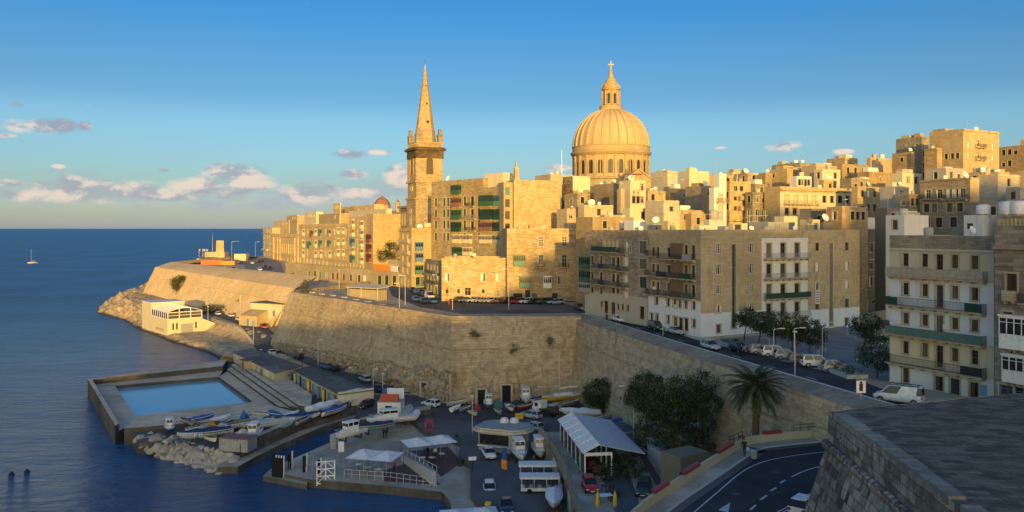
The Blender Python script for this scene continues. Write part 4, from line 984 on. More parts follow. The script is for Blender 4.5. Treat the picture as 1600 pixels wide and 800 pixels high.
# ================================================================== sea front row (long side faces the water)
S_SF = stone('sea_front_stone', (.46, .345, .18), (.68, .535, .32), brick=(.9, .3), blk=.25, mortar=.3, stain=.5, pit=.3)
def sf(kx, Y, ty, lx, wall, **k): return Bld(kx, Y, ty, L=k.pop('L', 14), lx=lx, rot=27, wall=wall, z0=17.0, par=.7, **k)
def Yrow(px_):
    K = P(620, 440, 17); k = (px_-800)/F; a = (k*K.y - K.x)/(-.454 - k*.891); return K.y + a*.891
M1 = sf(425, Yrow(425), 356, 411, S_PALE); M1.auto('l', 3, 5, 1.2, 2.2, ('plain', 'shutter')); M1.bal('l', 412.5, 420, 391, 1.6, 'solid', S_PALE); M1.ledge('l', 364, 420, .4, .5); M1.make('pale end house nearest the open sea with a projecting balcony', 'town_house', 'house')
M2 = sf(467, Yrow(467), 366, 425, stone('palace_stone', (.48, .36, .19), (.66, .52, .31), stain=.3))
M2.win('l', [441, 444, 447.5, 451, 454.5, 458], [(381, 396)], 450, 1.3, 'plain', WHITEP); M2.win('l', [441, 450, 458], [(404, 417)], 450, 3.2, 'door', SHUTC); M2.ledge('l', 369, 450, .6, .7); M2.ledge('l', 399, 450, .4, .5); M2.ledge('l', 379, 450, .3, .3)
def pil(s, t):
    for x in (428, 434, 438, 461, 466):
        a = s.along('l', x); part_box(s, 'pilaster', YELP if x == 428 else s.wall, -.55, -.012, a-.9, a+.9, 0, s.zpx('l', 450, 371))
M2.extra.append(pil); M2.win('l', [430], [(372, 379)], 430, 2.6, 'shutter', GREEN)
M2.make('stone palace front with tall gallery windows and a yellow pilaster', 'palace_building', 'palace')
M3 = sf(545, Yrow(545), 349, 467.2, S_SF)
for y0, y1 in ((358, 367), (376, 386), (394, 404)): M3.win('l', [473, 481, 497, 509, 523, 530, 537, 541], [(y0, y1)], 520, 1.2, random.choice(('shutter', 'plain')), random.choice((SHUTC, SHUT, DGREEN)))
M3.gal('l', 488, 360, 371, 4.0, BROWNP, 488, 1.0, 5); M3.gal('l', 484, 377, 388, 5.5, TEAL, 484, 1.0, 6)
for x in (501.5, 515.5): M3.gal('l', x, 358, 369, 3.6, TEAL if x < 505 else GREYP, x, 1.0, 4); M3.gal('l', x, 375, 385, 3.6, TEAL, x, 1.0, 4); M3.gal('l', x+.5, 391, 402, 3.4, CREAMP, x, 1.0, 4)
for x in (475, 494): 
    for y0, y1 in ((358, 368), (375, 386), (391, 402)): M3.gal('l', x, y0, y1, 2.8, CREAMP, x, 1.0, 3)
for x in (529, 537): 
    for y0, y1, c in ((355, 365, CREAMP), (372, 383, CREAMP), (389, 400, CREAMP)): M3.gal('l', x, y0, y1, 3.0, c, x, 1.0, 4)
M3.win('l', [470, 475, 480, 486, 493, 499, 505, 511, 518, 524, 530, 536, 541], [(408, 419)], 510, 1.5, 'shutter', SHUTC); M3.ledge('l', 353, 510, .4, .5); M3.ledge('l', 405, 510, .3, .35)
M3.make('long sea front terrace with teal and cream closed balconies', 'terraced_house', 'house')
M4 = sf(573, Yrow(573), 338, 545.2, S_SF)
for k, (y0, y1) in enumerate(((343, 355), (357, 369), (372, 384), (386, 397), (399, 410))):
    M4.gal('l', 552, y0, y1, 4.2, (CREAMP, CREAMP, BLUEP, CREAMP, TEAL)[k], 552, 1.1, 4); M4.gal('l', 566, y0+2, y1+2, 3.4, CREAMP, 566, 1.1, 3)
    M4.win('l', [559.5], [(y0, y1)], 559, 1.2, 'plain', SHUT)
M4.win('l', [548, 553, 558, 563, 568], [(413, 424)], 558, 1.5, 'shutter', SHUTC); M4.make('sea front house with a stack of cream and blue closed balconies', 'terraced_house', 'house')
M5 = Bld(583, Yrow(583), 334, rx=626, lx=573.2, rot=27, z0=17, wall=stone('blind_gable', (.40, .30, .16), (.54, .42, .24), stain=.3, pit=.3), par=.5)
for y0, y1 in ((366, 379), (381, 394), (396, 409)): M5.gal('l', 578, y0, y1, 4.6, REDP if False else WOODR, 578, 1.1, 3)
M5.make('blind golden gable house with red brown closed balconies on its side', 'terraced_house', 'house')
# upper rows behind
for (kx, Y, ty, rx, lx, wall, lab) in (
    (452, 430, 344, 468, 428, S_SF, 'set back golden upper house behind the palace front'),
    (464, 400, 336, 478, 448, S_TAN, 'square tan roof house above the palace front'),
    (494, 390, 331, 505, 476, W_CREAM, 'small cream roof house with a pale top above the terrace'),
    (530, 350, 333, 545, 498, S_TAN, 'stepped tan upper house behind the long terrace'),
    (531, 380, 317, 533, 521, S_SF, 'slim square tower house above the sea front terrace'),
    (604, 330, 326, 612, 545, W_CREAM, 'bright cream roof pavilion above the stacked balconies'),
    (585, 360, 319, 600, 528, S_SF, 'flat topped golden house beside the red dome'),
    (627, 330, 331, 634, 606, S_SF, 'low golden house under the red dome')):
    q = Bld(kx, max(Y, Yrow(kx) + 24) if kx < 600 else Y, ty, rx=rx, lx=lx, rot=27, z0=17, wall=wall, par=.6); q.auto('l', 4, 1, 1.2, 1.5, ('plain', 'shutter'), p=.6); q.make(lab, 'town_house', 'house')
# garage row with arched doors in front
gar = Bld(620, 270, 425, L=4, lx=443, rot=38, z0=15.2, wall=S_TAN, par=.3)
gar.D = gar.along('l', 446)
for x, m_ in ((483, TEAL), (492, DGREEN), (500, TEAL), (510, W_GREY), (520, SHUT), (527, SHUT), (537, WOODR), (548, SHUT), (561, DGREEN), (570, SHUTW)): gar.win('l', [x], [(423 + (x-483)*.09, 433 + (x-483)*.09)], x, 2.2, 'door', m_, m_)
for x in (593, 604, 616): gar.win('l', [x], [(431, 446)], x, 2.6, 'door', DGREEN, DGREEN)
gar.make('low row of stone garages with teal and brown doors below the terrace', 'garage_row', 'garages')
q = MB(); q.obox(Vector((0, 0, 0)), .3, 11.5, 2.4); o = q.build('hoarding', ORANGEP, None, Q(596, 279, 21.05), R(38)); tag(o, 'bright orange hoarding standing on the garage roof', 'hoarding')
q = MB(); q.obox(Vector((0, 0, 0)), .3, 4.4, 2.2); o = q.build('hoarding', W_BLUE, None, Q(616, 272.5, 21.05), R(38)); tag(o, 'pale blue hoarding beside the orange hoarding', 'hoarding')
# ================================================================== LANDMARKS
# spire tower
CT = Q(664.3, 292, 18); TS = thing('church_tower', 'tall square bell tower with a slender octagonal stone spire', 'bell tower', CT, R(25))
hw = 5.0; zt = lambda y: ZA(y, 290) - 18
S_TOW = stone('tower_stone', (.30, .235, .14), (.47, .37, .22), stain=.35)
b = MB()
b.box(-hw-.35, hw+.35, -hw-.35, hw+.35, 0, zt(310)); b.box(-hw, hw, -hw, hw, zt(310), zt(284)); b.box(-hw+.1, hw-.1, -hw+.1, hw-.1, zt(284), zt(248))
for x in (-hw+.9, hw-.9):
    for s_ in (0, 1):
        c0 = (x-.8, x+.8, -hw-.16, -hw+.11) if s_ == 0 else (-hw-.16, -hw+.11, x-.8, x+.8); b.box(*c0, zt(283), zt(249))
b.build('shaft', S_TOW, TS)
b = MB()
for z, d, t in ((zt(310), .75, .5), (zt(284), .6, .5)): b.box(-hw-d, hw+d, -hw-d, hw+d, z-t, z+.12)
b.build('band', S_TOW, TS)
b = MB(); b.box(-hw-.3, hw+.3, -hw-.3, hw+.3, zt(248), zt(236)); b.box(-hw-1.0, hw+1.0, -hw-1.0, hw+1.0, zt(236), zt(232.5)); b.box(-hw-.6, hw+.6, -hw-.6, hw+.6, zt(232.5), zt(231)); b.build('cornice', stone('tower_cornice', (.055, .042, .028), (.14, .105, .068), stain=.8), TS)
b = MB()
for q in range(4):
    m = Matrix.Rotation(q*math.pi/2, 3, 'Z')
    for i in range(16):
        p = m @ Vector((-hw + .6 + i*(2*hw-1.2)/15, -hw+.1, 0)); b.obox(p + Vector((0, 0, zt(231))), .3, .3, 1.5)
b.box(-hw-.1, hw+.1, -hw-.1, hw+.1, zt(224.5), zt(223)); b.box(-hw+.4, hw-.4, -hw+.4, hw-.4, zt(231), zt(224.6)); b.build('balustrade', S_TOW, TS)
for sx in (-1, 1):
    for sy in (-1, 1):
        b = MB(); b.lathe([(1.25, 0), (1.25, 2.2), (1.45, 2.3), (1.45, 2.6), (.85, 3.0), (.8, 4.3), (1.0, 4.5), (.5, 4.9)], 4, (sx*(hw-.8), sy*(hw-.8), zt(223)), 0, math.pi/4); b.build('pinnacle', S_GREY, TS)
b = MB(); zb, ztp = zt(223), zt(98); prof = [(4.0, zb), (3.9, zb+1.5), (.12, ztp)]
b.lathe(prof, 8, (0, 0, 0), 0, math.pi/8)
for i in range(8):
    t = math.pi/8 + i*math.pi/4
    for k in range(11):
        f = .06 + k*.083; r = 3.9*(1-f); z = zb+1.5 + (ztp-zb-1.5)*f; b.obox((r*math.cos(t), r*math.sin(t), z), .2, .2, .34, t)
b.build('spire', S_TOW, TS)
b = MB(); b.tube((0, 0, ztp-.3), (0, 0, ztp+1.6), .06, n=6); b.box(-.35, .35, -.05, .05, ztp+.9, ztp+1.0); b.build('finial', IRON, TS)
for k in range(3):
    for q in range(4):
        t = q*math.pi/2 - math.pi/2; f = .22 + k*.24; r = 3.9*(1-f)*math.cos(math.pi/8); z = zb+1.5 + (ztp-zb-1.5)*f
        me = MB(); me.lathe([(.55-.12*k, -.06), (.55-.12*k, .06)], 12); o = me.build('spire_light', GLASS, TS); o.location = (math.cos(t)*(r+.02), math.sin(t)*(r+.02), z); o.rotation_euler = (R(90), 0, t + math.pi/2)
        b = MB(); b.lathe([(.75-.12*k, 0), (.75-.12*k, .35), (.05, .8)], 8, (0, 0, .45), 0); 
def arch_mesh(w, h, n=10):
    m = MB(); pts = [(-w/2, 0), (w/2, 0)] + [(w/2*math.cos(i*math.pi/n), h-w/2 + w/2*math.sin(i*math.pi/n)) for i in range(n+1)]
    m.add([(x, 0, z) for x, z in pts], [tuple(range(len(pts)))]); return m
def arch_opening(parent, w, h, loc, rz, pane=None, frame=None, name='window', fw=.3, fd=.3):
    """arched surround standing proud with a dark louvre inside"""
    n = 12; outer, inner = [], []
    for i in range(n+1):
        a = i*math.pi/n; inner.append((w/2*math.cos(a), h-w/2 + w/2*math.sin(a))); outer.append(((w/2+fw)*math.cos(a), h-w/2 + (w/2+fw)*math.sin(a)))
    inner = [(w/2, 0)] + inner + [(-w/2, 0)]; outer = [(w/2+fw, 0)] + outer + [(-w/2-fw, 0)]
    m = MB()
    for (a, c, d, e) in zip(inner, inner[1:], outer, outer[1:]):
        m.add([(a[0], -fd, a[1]), (c[0], -fd, c[1]), (e[0], -fd, e[1]), (d[0], -fd, d[1])], [(3, 2, 1, 0)])
        m.add([(a[0], -fd, a[1]), (c[0], -fd, c[1]), (c[0], 0, c[1]), (a[0], 0, a[1])], [(0, 1, 2, 3)])
        m.add([(d[0], -fd, d[1]), (e[0], -fd, e[1]), (e[0], 0, e[1]), (d[0], 0, d[1])], [(3, 2, 1, 0)])
    o = m.build(name, frame or S_TOW, parent, loc, rz)
    q = arch_mesh(w, h); q.v = [(x, -.02, z) for x, y, z in q.v]; q.build('pane', pane or GLASS, o); return o
for rz, f in ((0, Vector((0, -hw+.09, 0))), (-math.pi/2, Vector((-hw+.09, 0, 0)))):
    arch_opening(TS, 2.6, zt(247)-zt(273), f + Vector((0, 0, zt(273))), rz, SHUT)
    arch_opening(TS, 1.5, 4.2, f*1.08 + Vector((0, 0, zt(354))), rz, GLASS)
    for y in (295, 330):
        m = MB(); m.lathe([(1.15, 0), (1.15, .3), (.9, .3), (.9, .12)], 20); o = m.build('roundel', S_PALE, TS); o.location = f*(1.02 if y < 300 else 1.10) + Vector((0, 0, zt(y))); o.rotation_euler = (R(90), 0, rz)
# nave of the same church, in shade behind the tower
Nv = Bld(640, 300, 322, L=16, lx=626, rot=25, z0=18, wall=S_GREY, par=1.0)
for x in (629, 633, 637): Nv.win('l', [x], [(334, 352)], 633, 1.2, 'plain', S_GREY)
Nv.ledge('l', 322, 633, .8, 1.4, S_GREY); Nv.ledge('l', 327, 633, .4, .8, S_GREY)
Nv.make('grey classical church body in shade beside the bell tower', 'church_nave', 'church')

# great dome
CD = Q(954.5, 305, 40); YD = 305; zd = lambda y: ZA(y, YD) - 40
DT = thing('church_dome', 'great ribbed golden dome with drum lantern and cross', 'domed church', CD)
RD = 58.2*YD/F
S_DOME = stone('dome_stone', (.40, .315, .19), (.50, .40, .25), brick=(1.6, .7), blk=.15, stain=.12, mortar=.15, bump=.15); S_DRUM = stone('drum_stone', (.36, .27, .155), (.49, .385, .23), blk=.25, stain=.3)
b = MB(); b.lathe([(RD*1.02, zd(300)), (RD*1.02, zd(283)), (RD*1.0, zd(281)), (RD*1.0, zd(250)), (RD*1.0, zd(243))], 64); b.build('drum', S_DRUM, DT, False)
b = MB(); b.lathe([(RD*1.0, zd(246)), (RD*1.03, zd(245)), (RD*1.075, zd(242)), (RD*1.085, zd(240)), (RD*1.06, zd(239)), (RD*1.02, zd(238.6))], 72); b.lathe([(RD*1.03, zd(283)), (RD*1.07, zd(282)), (RD*1.05, zd(280)), (RD*1.0, zd(279))], 72); b.build('cornice', S_DRUM, DT)
b = MB(); b.lathe([(RD*1.03, zd(238.8)), (RD*1.03, zd(232)), (RD*1.045, zd(231.5)), (RD*1.045, zd(230.5)), (RD*.98, zd(230))], 64); b.build('attic', S_DRUM, DT)
b = MB(); n = 20; hd = zd(173) - zd(231)
def dome_r(f): return RD*math.cos(f*math.pi/2*.985)**.93*1.0
prof = []
for i in range(n+1):
    a = i/n*R(73); prof.append((RD*math.cos(a), zd(231) + hd*math.sin(a)/math.sin(R(73))))
b.lathe(prof, 96); b.build('shell', S_DOME, DT, True)
b = MB(); NR = 28
for k in range(NR):
    t = 2*math.pi*(k+.5)/NR; pts = []
    for (r, z) in prof:
        w = .46*(.35 + .65*r/RD); c_, s_ = math.cos(t), math.sin(t); ro = r + .55
        pts.append([(r*c_ + s_*w, r*s_ - c_*w, z), (ro*c_ + s_*w*.8, ro*s_ - c_*w*.8, z+.1), (ro*c_ - s_*w*.8, ro*s_ + c_*w*.8, z+.1), (r*c_ - s_*w, r*s_ + c_*w, z)])
    b.grid(pts)
b.build('rib', S_DOME, DT, False)
NW = 24
for k in range(NW):
    t = -math.pi/2 + 2*math.pi*(k+.5)/NW
    if math.sin(t) > .45: continue
    arch_opening(DT, 1.75, zd(253.5)-zd(274), Vector((math.cos(t)*RD*.998, math.sin(t)*RD*.998, zd(274))), t + math.pi/2, GLASS, S_DRUM, fw=.32, fd=.3)
for k in range(NW):
    t = -math.pi/2 + 2*math.pi*k/NW
    if math.sin(t) > .45: continue
    m = MB(); m.obox((0, -.16, zd(281)), .75, .62, zd(245.5)-zd(281)); m.obox((0, -.2, zd(248)), .95, .8, .5); m.obox((0, -.2, zd(281)), .95, .8, .6); m.build('pilaster', S_DRUM, DT, loc=Vector((math.cos(t)*RD, math.sin(t)*RD, 0)), rz=t + math.pi/2)
rl = 17.8*YD/F; lb = 13.2*YD/F
b = MB(); b.lathe([(rl, zd(175)), (rl, zd(167)), (rl*1.03, zd(166.5)), (rl*.95, zd(166)), (lb*1.1, zd(165.6))], 32); b.build('lantern_base', S_DRUM, DT)
b = MB(); b.lathe([(lb*.92, zd(166)), (lb*.92, zd(142)), (lb*1.08, zd(141)), (lb*1.12, zd(139)), (lb*1.0, zd(138)), (lb*1.05, zd(134.5)), (lb*.93, zd(133)), (lb*.62, zd(128)), (lb*.5, zd(123.5)), (lb*.3, zd(121)), (lb*.28, zd(118)), (lb*.2, zd(113)), (lb*.22, zd(111)), (lb*.05, zd(109))], 24); b.build('lantern', S_DRUM, DT)
for k in range(8):
    t = -math.pi/2 + 2*math.pi*(k+.5)/8; arch_opening(DT, 1.0, zd(147)-zd(163), Vector((math.cos(t)*lb*.915, math.sin(t)*lb*.915, zd(163))), t + math.pi/2, GLASS, S_DRUM, fw=.2, fd=.2)
    t = -math.pi/2 + 2*math.pi*k/8; m = MB(); m.tube((0, -.2, zd(165)), (0, -.2, zd(142.5)), .36, n=8); m.obox((0, -.2, zd(137.5)), .5, .5, 1.2); m.build('lantern_column', S_DRUM, DT, loc=Vector((math.cos(t)*lb*.95, math.sin(t)*lb*.95, 0)), rz=t+math.pi/2)
b = MB(); b.lathe([(.3, zd(111)), (.62, zd(109)), (.3, zd(107))], 10); b.box(-.22, .22, -.2, .2, zd(108), zd(95)); b.box(-1.15, -.23, -.2, .2, zd(102), zd(100)); b.box(.23, 1.15, -.2, .2, zd(102), zd(100)); b.build('cross', S_PALE, DT)
# pediment front of the domed church
PT = thing('church_pediment', 'golden gabled church front with a small statue below the dome', 'church', Q(998, 283, 30), R(20))
zp = lambda y: ZA(y, 283) - 30
b = MB(); w = 5.4; b.add([(-w, 0, 0), (w, 0, 0), (w, 0, zp(281)), (0, 0, zp(266)), (-w, 0, zp(281)), (-w, 12, 0), (w, 12, 0), (w, 12, zp(281)), (0, 12, zp(266)), (-w, 12, zp(281))], [(0, 1, 2, 3, 4), (6, 5, 9, 8, 7), (1, 6, 7, 2), (5, 0, 4, 9), (2, 7, 8, 3), (3, 8, 9, 4)]); b.build('wall', S_DRUM, PT)
b = MB()
for s_ in (-1, 1):
    p0, p1 = Vector((s_*(w+.5), -.5, zp(282.5))), Vector((0, -.5, zp(265.8))); d = (p1-p0); up = Vector((0, 0, .55))
    b.add([p0, p1, p1+up, p0+up, p0+Vector((0, 1.4, 0)), p1+Vector((0, 1.4, 0)), p1+up+Vector((0, 1.4, 0)), p0+up+Vector((0, 1.4, 0))], [(0, 1, 2, 3), (7, 6, 5, 4), (3, 2, 6, 7), (4, 5, 1, 0), (0, 3, 7, 4)])
b.box(-w-.5, w+.5, -.5, .9, zp(283.5), zp(281.6)); b.build('gable_cornice', S_DRUM, PT)
b = MB(); b.lathe([(.7, 0), (.7, .8), (.45, 1), (.5, 1.6), (.28, 2.6), (.45, 3.0), (.2, 3.2), (.28, 3.6), (.05, 3.9)], 10, (-4.8, .3, zp(281))); b.build('statue', S_GREY, PT)

# red dome and its little church
RT = thing('red_dome', 'faded red dome of a small chapel on the sea front skyline', 'dome', Q(597, 395, 30)); zr_ = lambda y: ZA(y, 395) - 30
b = MB(); b.lathe([(4.2, zr_(340)), (4.2, zr_(322)), (4.4, zr_(321.5)), (4.4, zr_(320.5)), (4.1, zr_(320.4))], 8, (0, 0, 0), 0, R(10)); b.build('drum', S_GOLD, RT)
b = MB(); b.lathe([(4.2, zr_(320.6)), (3.8, zr_(317)), (2.8, zr_(312.5)), (1.4, zr_(309)), (.5, zr_(307.8)), (.35, zr_(306)), (.05, zr_(305))], 8, (0, 0, 0), 0, R(10)); b.build('shell', principled('faded_red_paint', (.30, .135, .085), .8), RT)
TT = thing('chapel_turret', 'thin stone turret with a red tip beside the bell tower', 'turret', Q(621.5, 350, 30)); z5 = lambda y: ZA(y, 350)-30
b = MB(); b.lathe([(1.0, z5(345)), (.95, z5(319)), (1.15, z5(318.6)), (.9, z5(318)), (.9, z5(316))], 8); b.build('shaft', S_GOLD, TT); b = MB(); b.lathe([(.9, z5(316)), (.5, z5(313.5)), (.05, z5(311))], 8); b.build('cap', principled('faded_red_paint', (.3, .13, .08)), TT)

# fort with its watch tower, and the flag poles
FT = thing('fort', 'low stone fort on the point with a square watch tower', 'fort', Q(340, 470, 15))
b = MB()
fp = [Q(307, 452) - Q(340, 470), Q(388, 440) - Q(340, 470), Q(388, 520) - Q(340, 470), Q(318, 500) - Q(340, 470)]
b.prism(fp, -10, lambda p: ZA(402, 470) - 15 if p[0] < 5 else ZA(411, 470)-15); b.build('platform', S_TAN, FT)
b = MB(); b.box(-8.5, 3.0, 3, 10, 0, ZA(394, 470)-15); b.build('upper_wall', S_PALE, FT)
b = MB(); b.lathe([(3.4, 4), (2.9, ZA(377.5, 470)-15), (3.0, ZA(376.8, 470)-15), (3.0, ZA(376, 470)-15)], 4, (-.6, 6, 0), 0, R(60)); b.build('watch_tower', S_GOLD, FT)
b = MB(); b.box(9, 16, 2, 8, 0, ZA(397, 470)-15); b.box(13, 17, -1, 2, 0, ZA(399, 470)-15); b.build('guard_house', W_CREAM, FT)
for k, (x, y0, y1) in enumerate(((311, 399, 390), (316.5, 399, 389), (319, 398, 390), (323, 398, 389))):
    t = thing('flag_pole', ('slim pole at the outer edge of the fort', 'slim pole second from the edge of the fort', 'slim pole third from the edge of the fort', 'slim pole nearest the fort tower')[k], 'pole', Q(x, 468, ZA(401, 468)), 0, 'poles on the fort')
    m = MB(); m.tube((0, 0, 0), (0, 0, 4.6), .09, n=6); m.build('pole', POLE, t); m = MB(); m.box(.1, .8, -.02, .02, 3.4, 4.3); m.build('flag', W_GREY, t)
q = MB(); q.tube((0, 0, 0), (0, 0, 10.5), .12, .05, n=6); tag(q.build('flag_mast', POLE, None, Q(332, 470, ZA(393, 470))), 'tall thin mast beside the fort watch tower', 'mast')
b = MB(); b.obox((0, 0, 0), 11, 1, 2.3); tag(b.build('orange_barrier', principled('orange_red_sheet', (.50, .16, .07), .7), None, Q(331, 418, 17.05), R(4)), 'orange red site barrier on the bastion below the fort', 'barrier')
b = MB(); b.obox((0, 0, 0), 7, 1, 2.0); tag(b.build('orange_barrier', ORANGEP, None, Q(356, 416, 17.05), R(4)), 'orange yellow site barrier next to the red one on the bastion', 'barrier')
tag(slab('boundary_wall', [Q(386, 508), Q(412, 500), Q(412, 502), Q(386, 510)], 16.5, 18.4, W_CREAM), 'low cream wall closing the far end of the sea front road', 'wall')

# ================================================================== HILL TOWN
HILL = [
 # kx, Y, ty, rx, lx, rot, wall, left(cols,rows), front(cols,rows), label
 (962, 236, 286, 968, 928, 30, S_TAN, (0, 0), (1, 1), 'windowless tan house side with a sloping yard wall under the dome'),
 (985, 226, 281, 1009, 967, 27, W_CREAM, (0, 0), (3, 3), 'white painted house with a red canopy below the church pediment'),
 (970, 222, 295, 976, 964, 27, S_GOLD, (0, 0), (0, 0), 'narrow golden stone chimney house left of the red canopy'),
 (1043, 240, 267, 1058, 1017, 27, S_GOLD, (0, 0), (0, 0), 'tall box house with a bright front strip right of the dome'),
 (1077, 252, 267, 1108, 1060, 27, W_CREAM, (0, 1), (0, 0), 'wide pale yellow house on the skyline right of the dome'),
 (1098, 216, 290, 1116, 1071, 27, S_TAN, (0, 0), (1, 2), 'big blank tan side wall in front of the pale yellow house'),
 (1124, 206, 271, 1135, 1115, 27, W_WHITE, (0, 0), (0, 0), 'slim bright white stair tower among the hill houses'),
 (1116, 203, 293, 1132, 1108, 27, W_WHITE, (0, 0), (1, 3), 'bright white house front with two tall shuttered windows'),
 (1140, 212, 283, 1173, 1132, 27, S_GOLD, (1, 3), (3, 5), 'golden tenement with small balconies half in shade'),
 (1168, 262, 270, 1176, 1146, 27, S_TAN, (2, 1), (0, 0), 'tan skyline house with a solar panel frame'),
 (1196, 262, 270, 1206, 1185, 27, S_GOLD, (0, 0), (0, 1), 'small golden house with a bright corner below the long tan block'),
 (1219, 206, 291, 1335, 1194, 27, S_GOLD, (0, 0), (0, 0), 'wide yellow mansion with a balustraded balcony and brown shutters'),
 (1250, 292, 254, 1272, 1206, 27, S_TAN, (3, 1), (1, 1), 'long tan block on the skyline with ribbed side'),
 (1245, 238, 275, 1268, 1234, 27, W_WHITE, (0, 0), (4, 1), 'white flat roofed house above the yellow mansion'),
 (1285, 240, 264, 1313, 1272, 27, W_CREAM, (1, 1), (2, 1), 'cream stepped house with roof rooms above the mansion'),
 (1287, 225, 281, 1307, 1280, 27, S_GOLD, (0, 0), (1, 1), 'low golden wall house with one square hole'),
 (1320, 285, 246, 1340, 1292, 27, S_TAN, (0, 0), (1, 1), 'tan house on the high skyline under the small cloud'),
 (1316, 246, 256, 1357, 1308, 27, S_GOLD, (0, 1), (3, 2), 'golden skyline house with deep dark openings'),
 (1360, 252, 246, 1394, 1354, 27, S_GOLD, (0, 0), (0, 0), 'stepped sunlit golden house left of the high tower block'),
 (1358, 236, 268, 1393, 1340, 27, S_GOLD, (0, 0), (1, 1), 'sloping golden party wall house'),
 (1424, 236, 237, 1429, 1394, 27, stone('ochre_gable', (.30, .21, .11), (.42, .31, .18), stain=.2), (1, 1), (0, 0), 'plain ochre gable house with one small window'),
 (1440, 262, 213, 1451, 1400, 27, S_GREY, (2, 3), (1, 4), 'grey skyline building with a deep open loggia'),
 (1464, 226, 231, 1472, 1444, 27, stone('ochre_gable2', (.32, .23, .12), (.44, .33, .19), stain=.2), (0, 0), (0, 0), 'tan wall house leaning on the high tower block'),
 (1505, 232, 201, 1561, 1452, 27, S_GOLD, (0, 0), (0, 0), 'highest golden tower block with two small central balconies'),
 (1605, 250, 226, 1640, 1560, 27, S_TAN, (4, 2), (2, 2), 'low wide skyline building right of the highest tower block'),
 (1600, 262, 218, 1625, 1594, 27, S_GOLD, (0, 0), (0, 0), 'small square skyline turret house at the frame edge'),
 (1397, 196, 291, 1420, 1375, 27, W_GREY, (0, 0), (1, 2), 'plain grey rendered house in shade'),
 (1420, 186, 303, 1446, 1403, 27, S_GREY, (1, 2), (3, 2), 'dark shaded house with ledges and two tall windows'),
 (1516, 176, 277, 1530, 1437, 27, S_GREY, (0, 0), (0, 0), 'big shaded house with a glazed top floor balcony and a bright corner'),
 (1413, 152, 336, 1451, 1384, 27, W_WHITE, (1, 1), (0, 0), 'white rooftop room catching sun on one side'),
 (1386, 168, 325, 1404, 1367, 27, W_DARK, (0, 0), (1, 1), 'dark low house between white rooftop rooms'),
 (1316, 166, 323, 1356, 1292, 27, S_GOLD, (1, 1), (4, 1), 'low warm lit house with paired small windows'),
 (1559, 188, 272, 1593, 1530, 27, S_GOLD, (0, 1), (1, 1), 'sunlit box house with solar panel on its low side'),
 (1590, 160, 314, 1680, 1516, 27, S_GREY, (3, 1), (2, 2), 'long low grey house with a dark ledge'),
 (1268, 176, 326, 1291, 1249, 27, W_DARK, (0, 0), (1, 1), 'dark roof shed behind the roof edge'),
 (1340, 206, 291, 1374, 1330, 27, S_TAN, (0, 0), (3, 3), 'shaded tan house stepping down right of the mansion'),
 (1410, 214, 270, 1440, 1392, 27, W_CREAM, (0, 0), (2, 1), 'pale low house under the ochre gable'),
 (1330, 220, 278, 1362, 1312, 27, S_TAN, (1, 1), (3, 1), 'tan house with ragged roof line above the shaded street'),
 (1478, 206, 262, 1506, 1446, 27, W_GREY, (1, 1), (2, 1), 'grey rooftop house with panels under the tower block'),
 (1540, 208, 268, 1562, 1506, 27, S_GOLD, (3, 1), (1, 1), 'cluster house with white tanks under the tower block'),
 (1600, 205, 268, 1640, 1566, 27, S_TAN, (2, 1), (2, 1), 'tan house crossed by pipes at the frame edge'),
 (1594, 178, 292, 1650, 1572, 27, W_GREY, (1, 1), (2, 1), 'pale grey low house behind the sunlit box house'),
 (913, 208, 320, 958, 903, 27, S_GOLD, (0, 0), (1, 1), 'long low golden house with a bell shaped tank'),
 (926, 192, 339, 990, 900, 27, S_GOLD, (0, 0), (2, 1), 'long flat golden parapet house in front of the dome'),
 (984, 207, 325, 1025, 972, 27, W_CREAM, (0, 0), (1, 1), 'bright cream low house with one door'),
 (1037, 200, 313, 1061, 1008, 27, S_GOLD, (1, 1), (1, 1), 'golden terrace house with a step down roof'),
 (1060, 206, 328, 1098, 1040, 27, S_TAN, (0, 0), (2, 1), 'tan low roof house behind the water tanks'),
 (1012, 232, 298, 1040, 1000, 27, S_TAN, (0, 1), (2, 1), 'shaded tan house below the tall box house'),
 (1058, 232, 294, 1080, 1040, 27, S_GREY, (0, 0), (1, 1), 'grey gap house between golden gables'),
 (935, 262, 290, 962, 922, 27, S_GREY, (0, 0), (1, 2), 'dark recessed house left of the dome drum'),
 (890, 244, 287, 902, 858, 27, S_GOLD, (2, 2), (1, 1), 'golden house with roof tanks left of the dome'),
 (860, 262, 272, 896, 836, 27, S_PALE, (2, 1), (2, 1), 'pale upper house whose roof carries a thin mast'),
 (902, 214, 302, 918, 882, 27, S_TAN, (1, 1), (1, 2), 'tan stair house right of the rubble tower'),
 (886, 212, 326, 914, 870, 27, S_GOLD, (0, 1), (3, 1), 'small golden house with two dark windows'),
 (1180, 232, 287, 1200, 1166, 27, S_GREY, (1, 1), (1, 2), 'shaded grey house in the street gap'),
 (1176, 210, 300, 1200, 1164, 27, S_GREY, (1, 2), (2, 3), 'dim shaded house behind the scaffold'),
 (1230, 272, 263, 1262, 1200, 27, S_GOLD, (2, 1), (2, 1), 'golden mid hill house below the long tan block'),
 (1275, 262, 258, 1312, 1252, 27, S_TAN, (0, 1), (3, 1), 'tan mid hill house behind the cream stepped house'),
 (1108, 276, 273, 1150, 1086, 27, S_TAN, (1, 1), (2, 1), 'tan skyline house behind the white stair tower'),
 (1145, 292, 269, 1190, 1124, 27, S_GOLD, (1, 1), (2, 1), 'long golden house on the skyline ridge'),
 (1080, 205, 334, 1118, 1062, 27, S_TAN, (0, 0), (2, 1), 'low tan house at the foot of the big blank wall'),
]
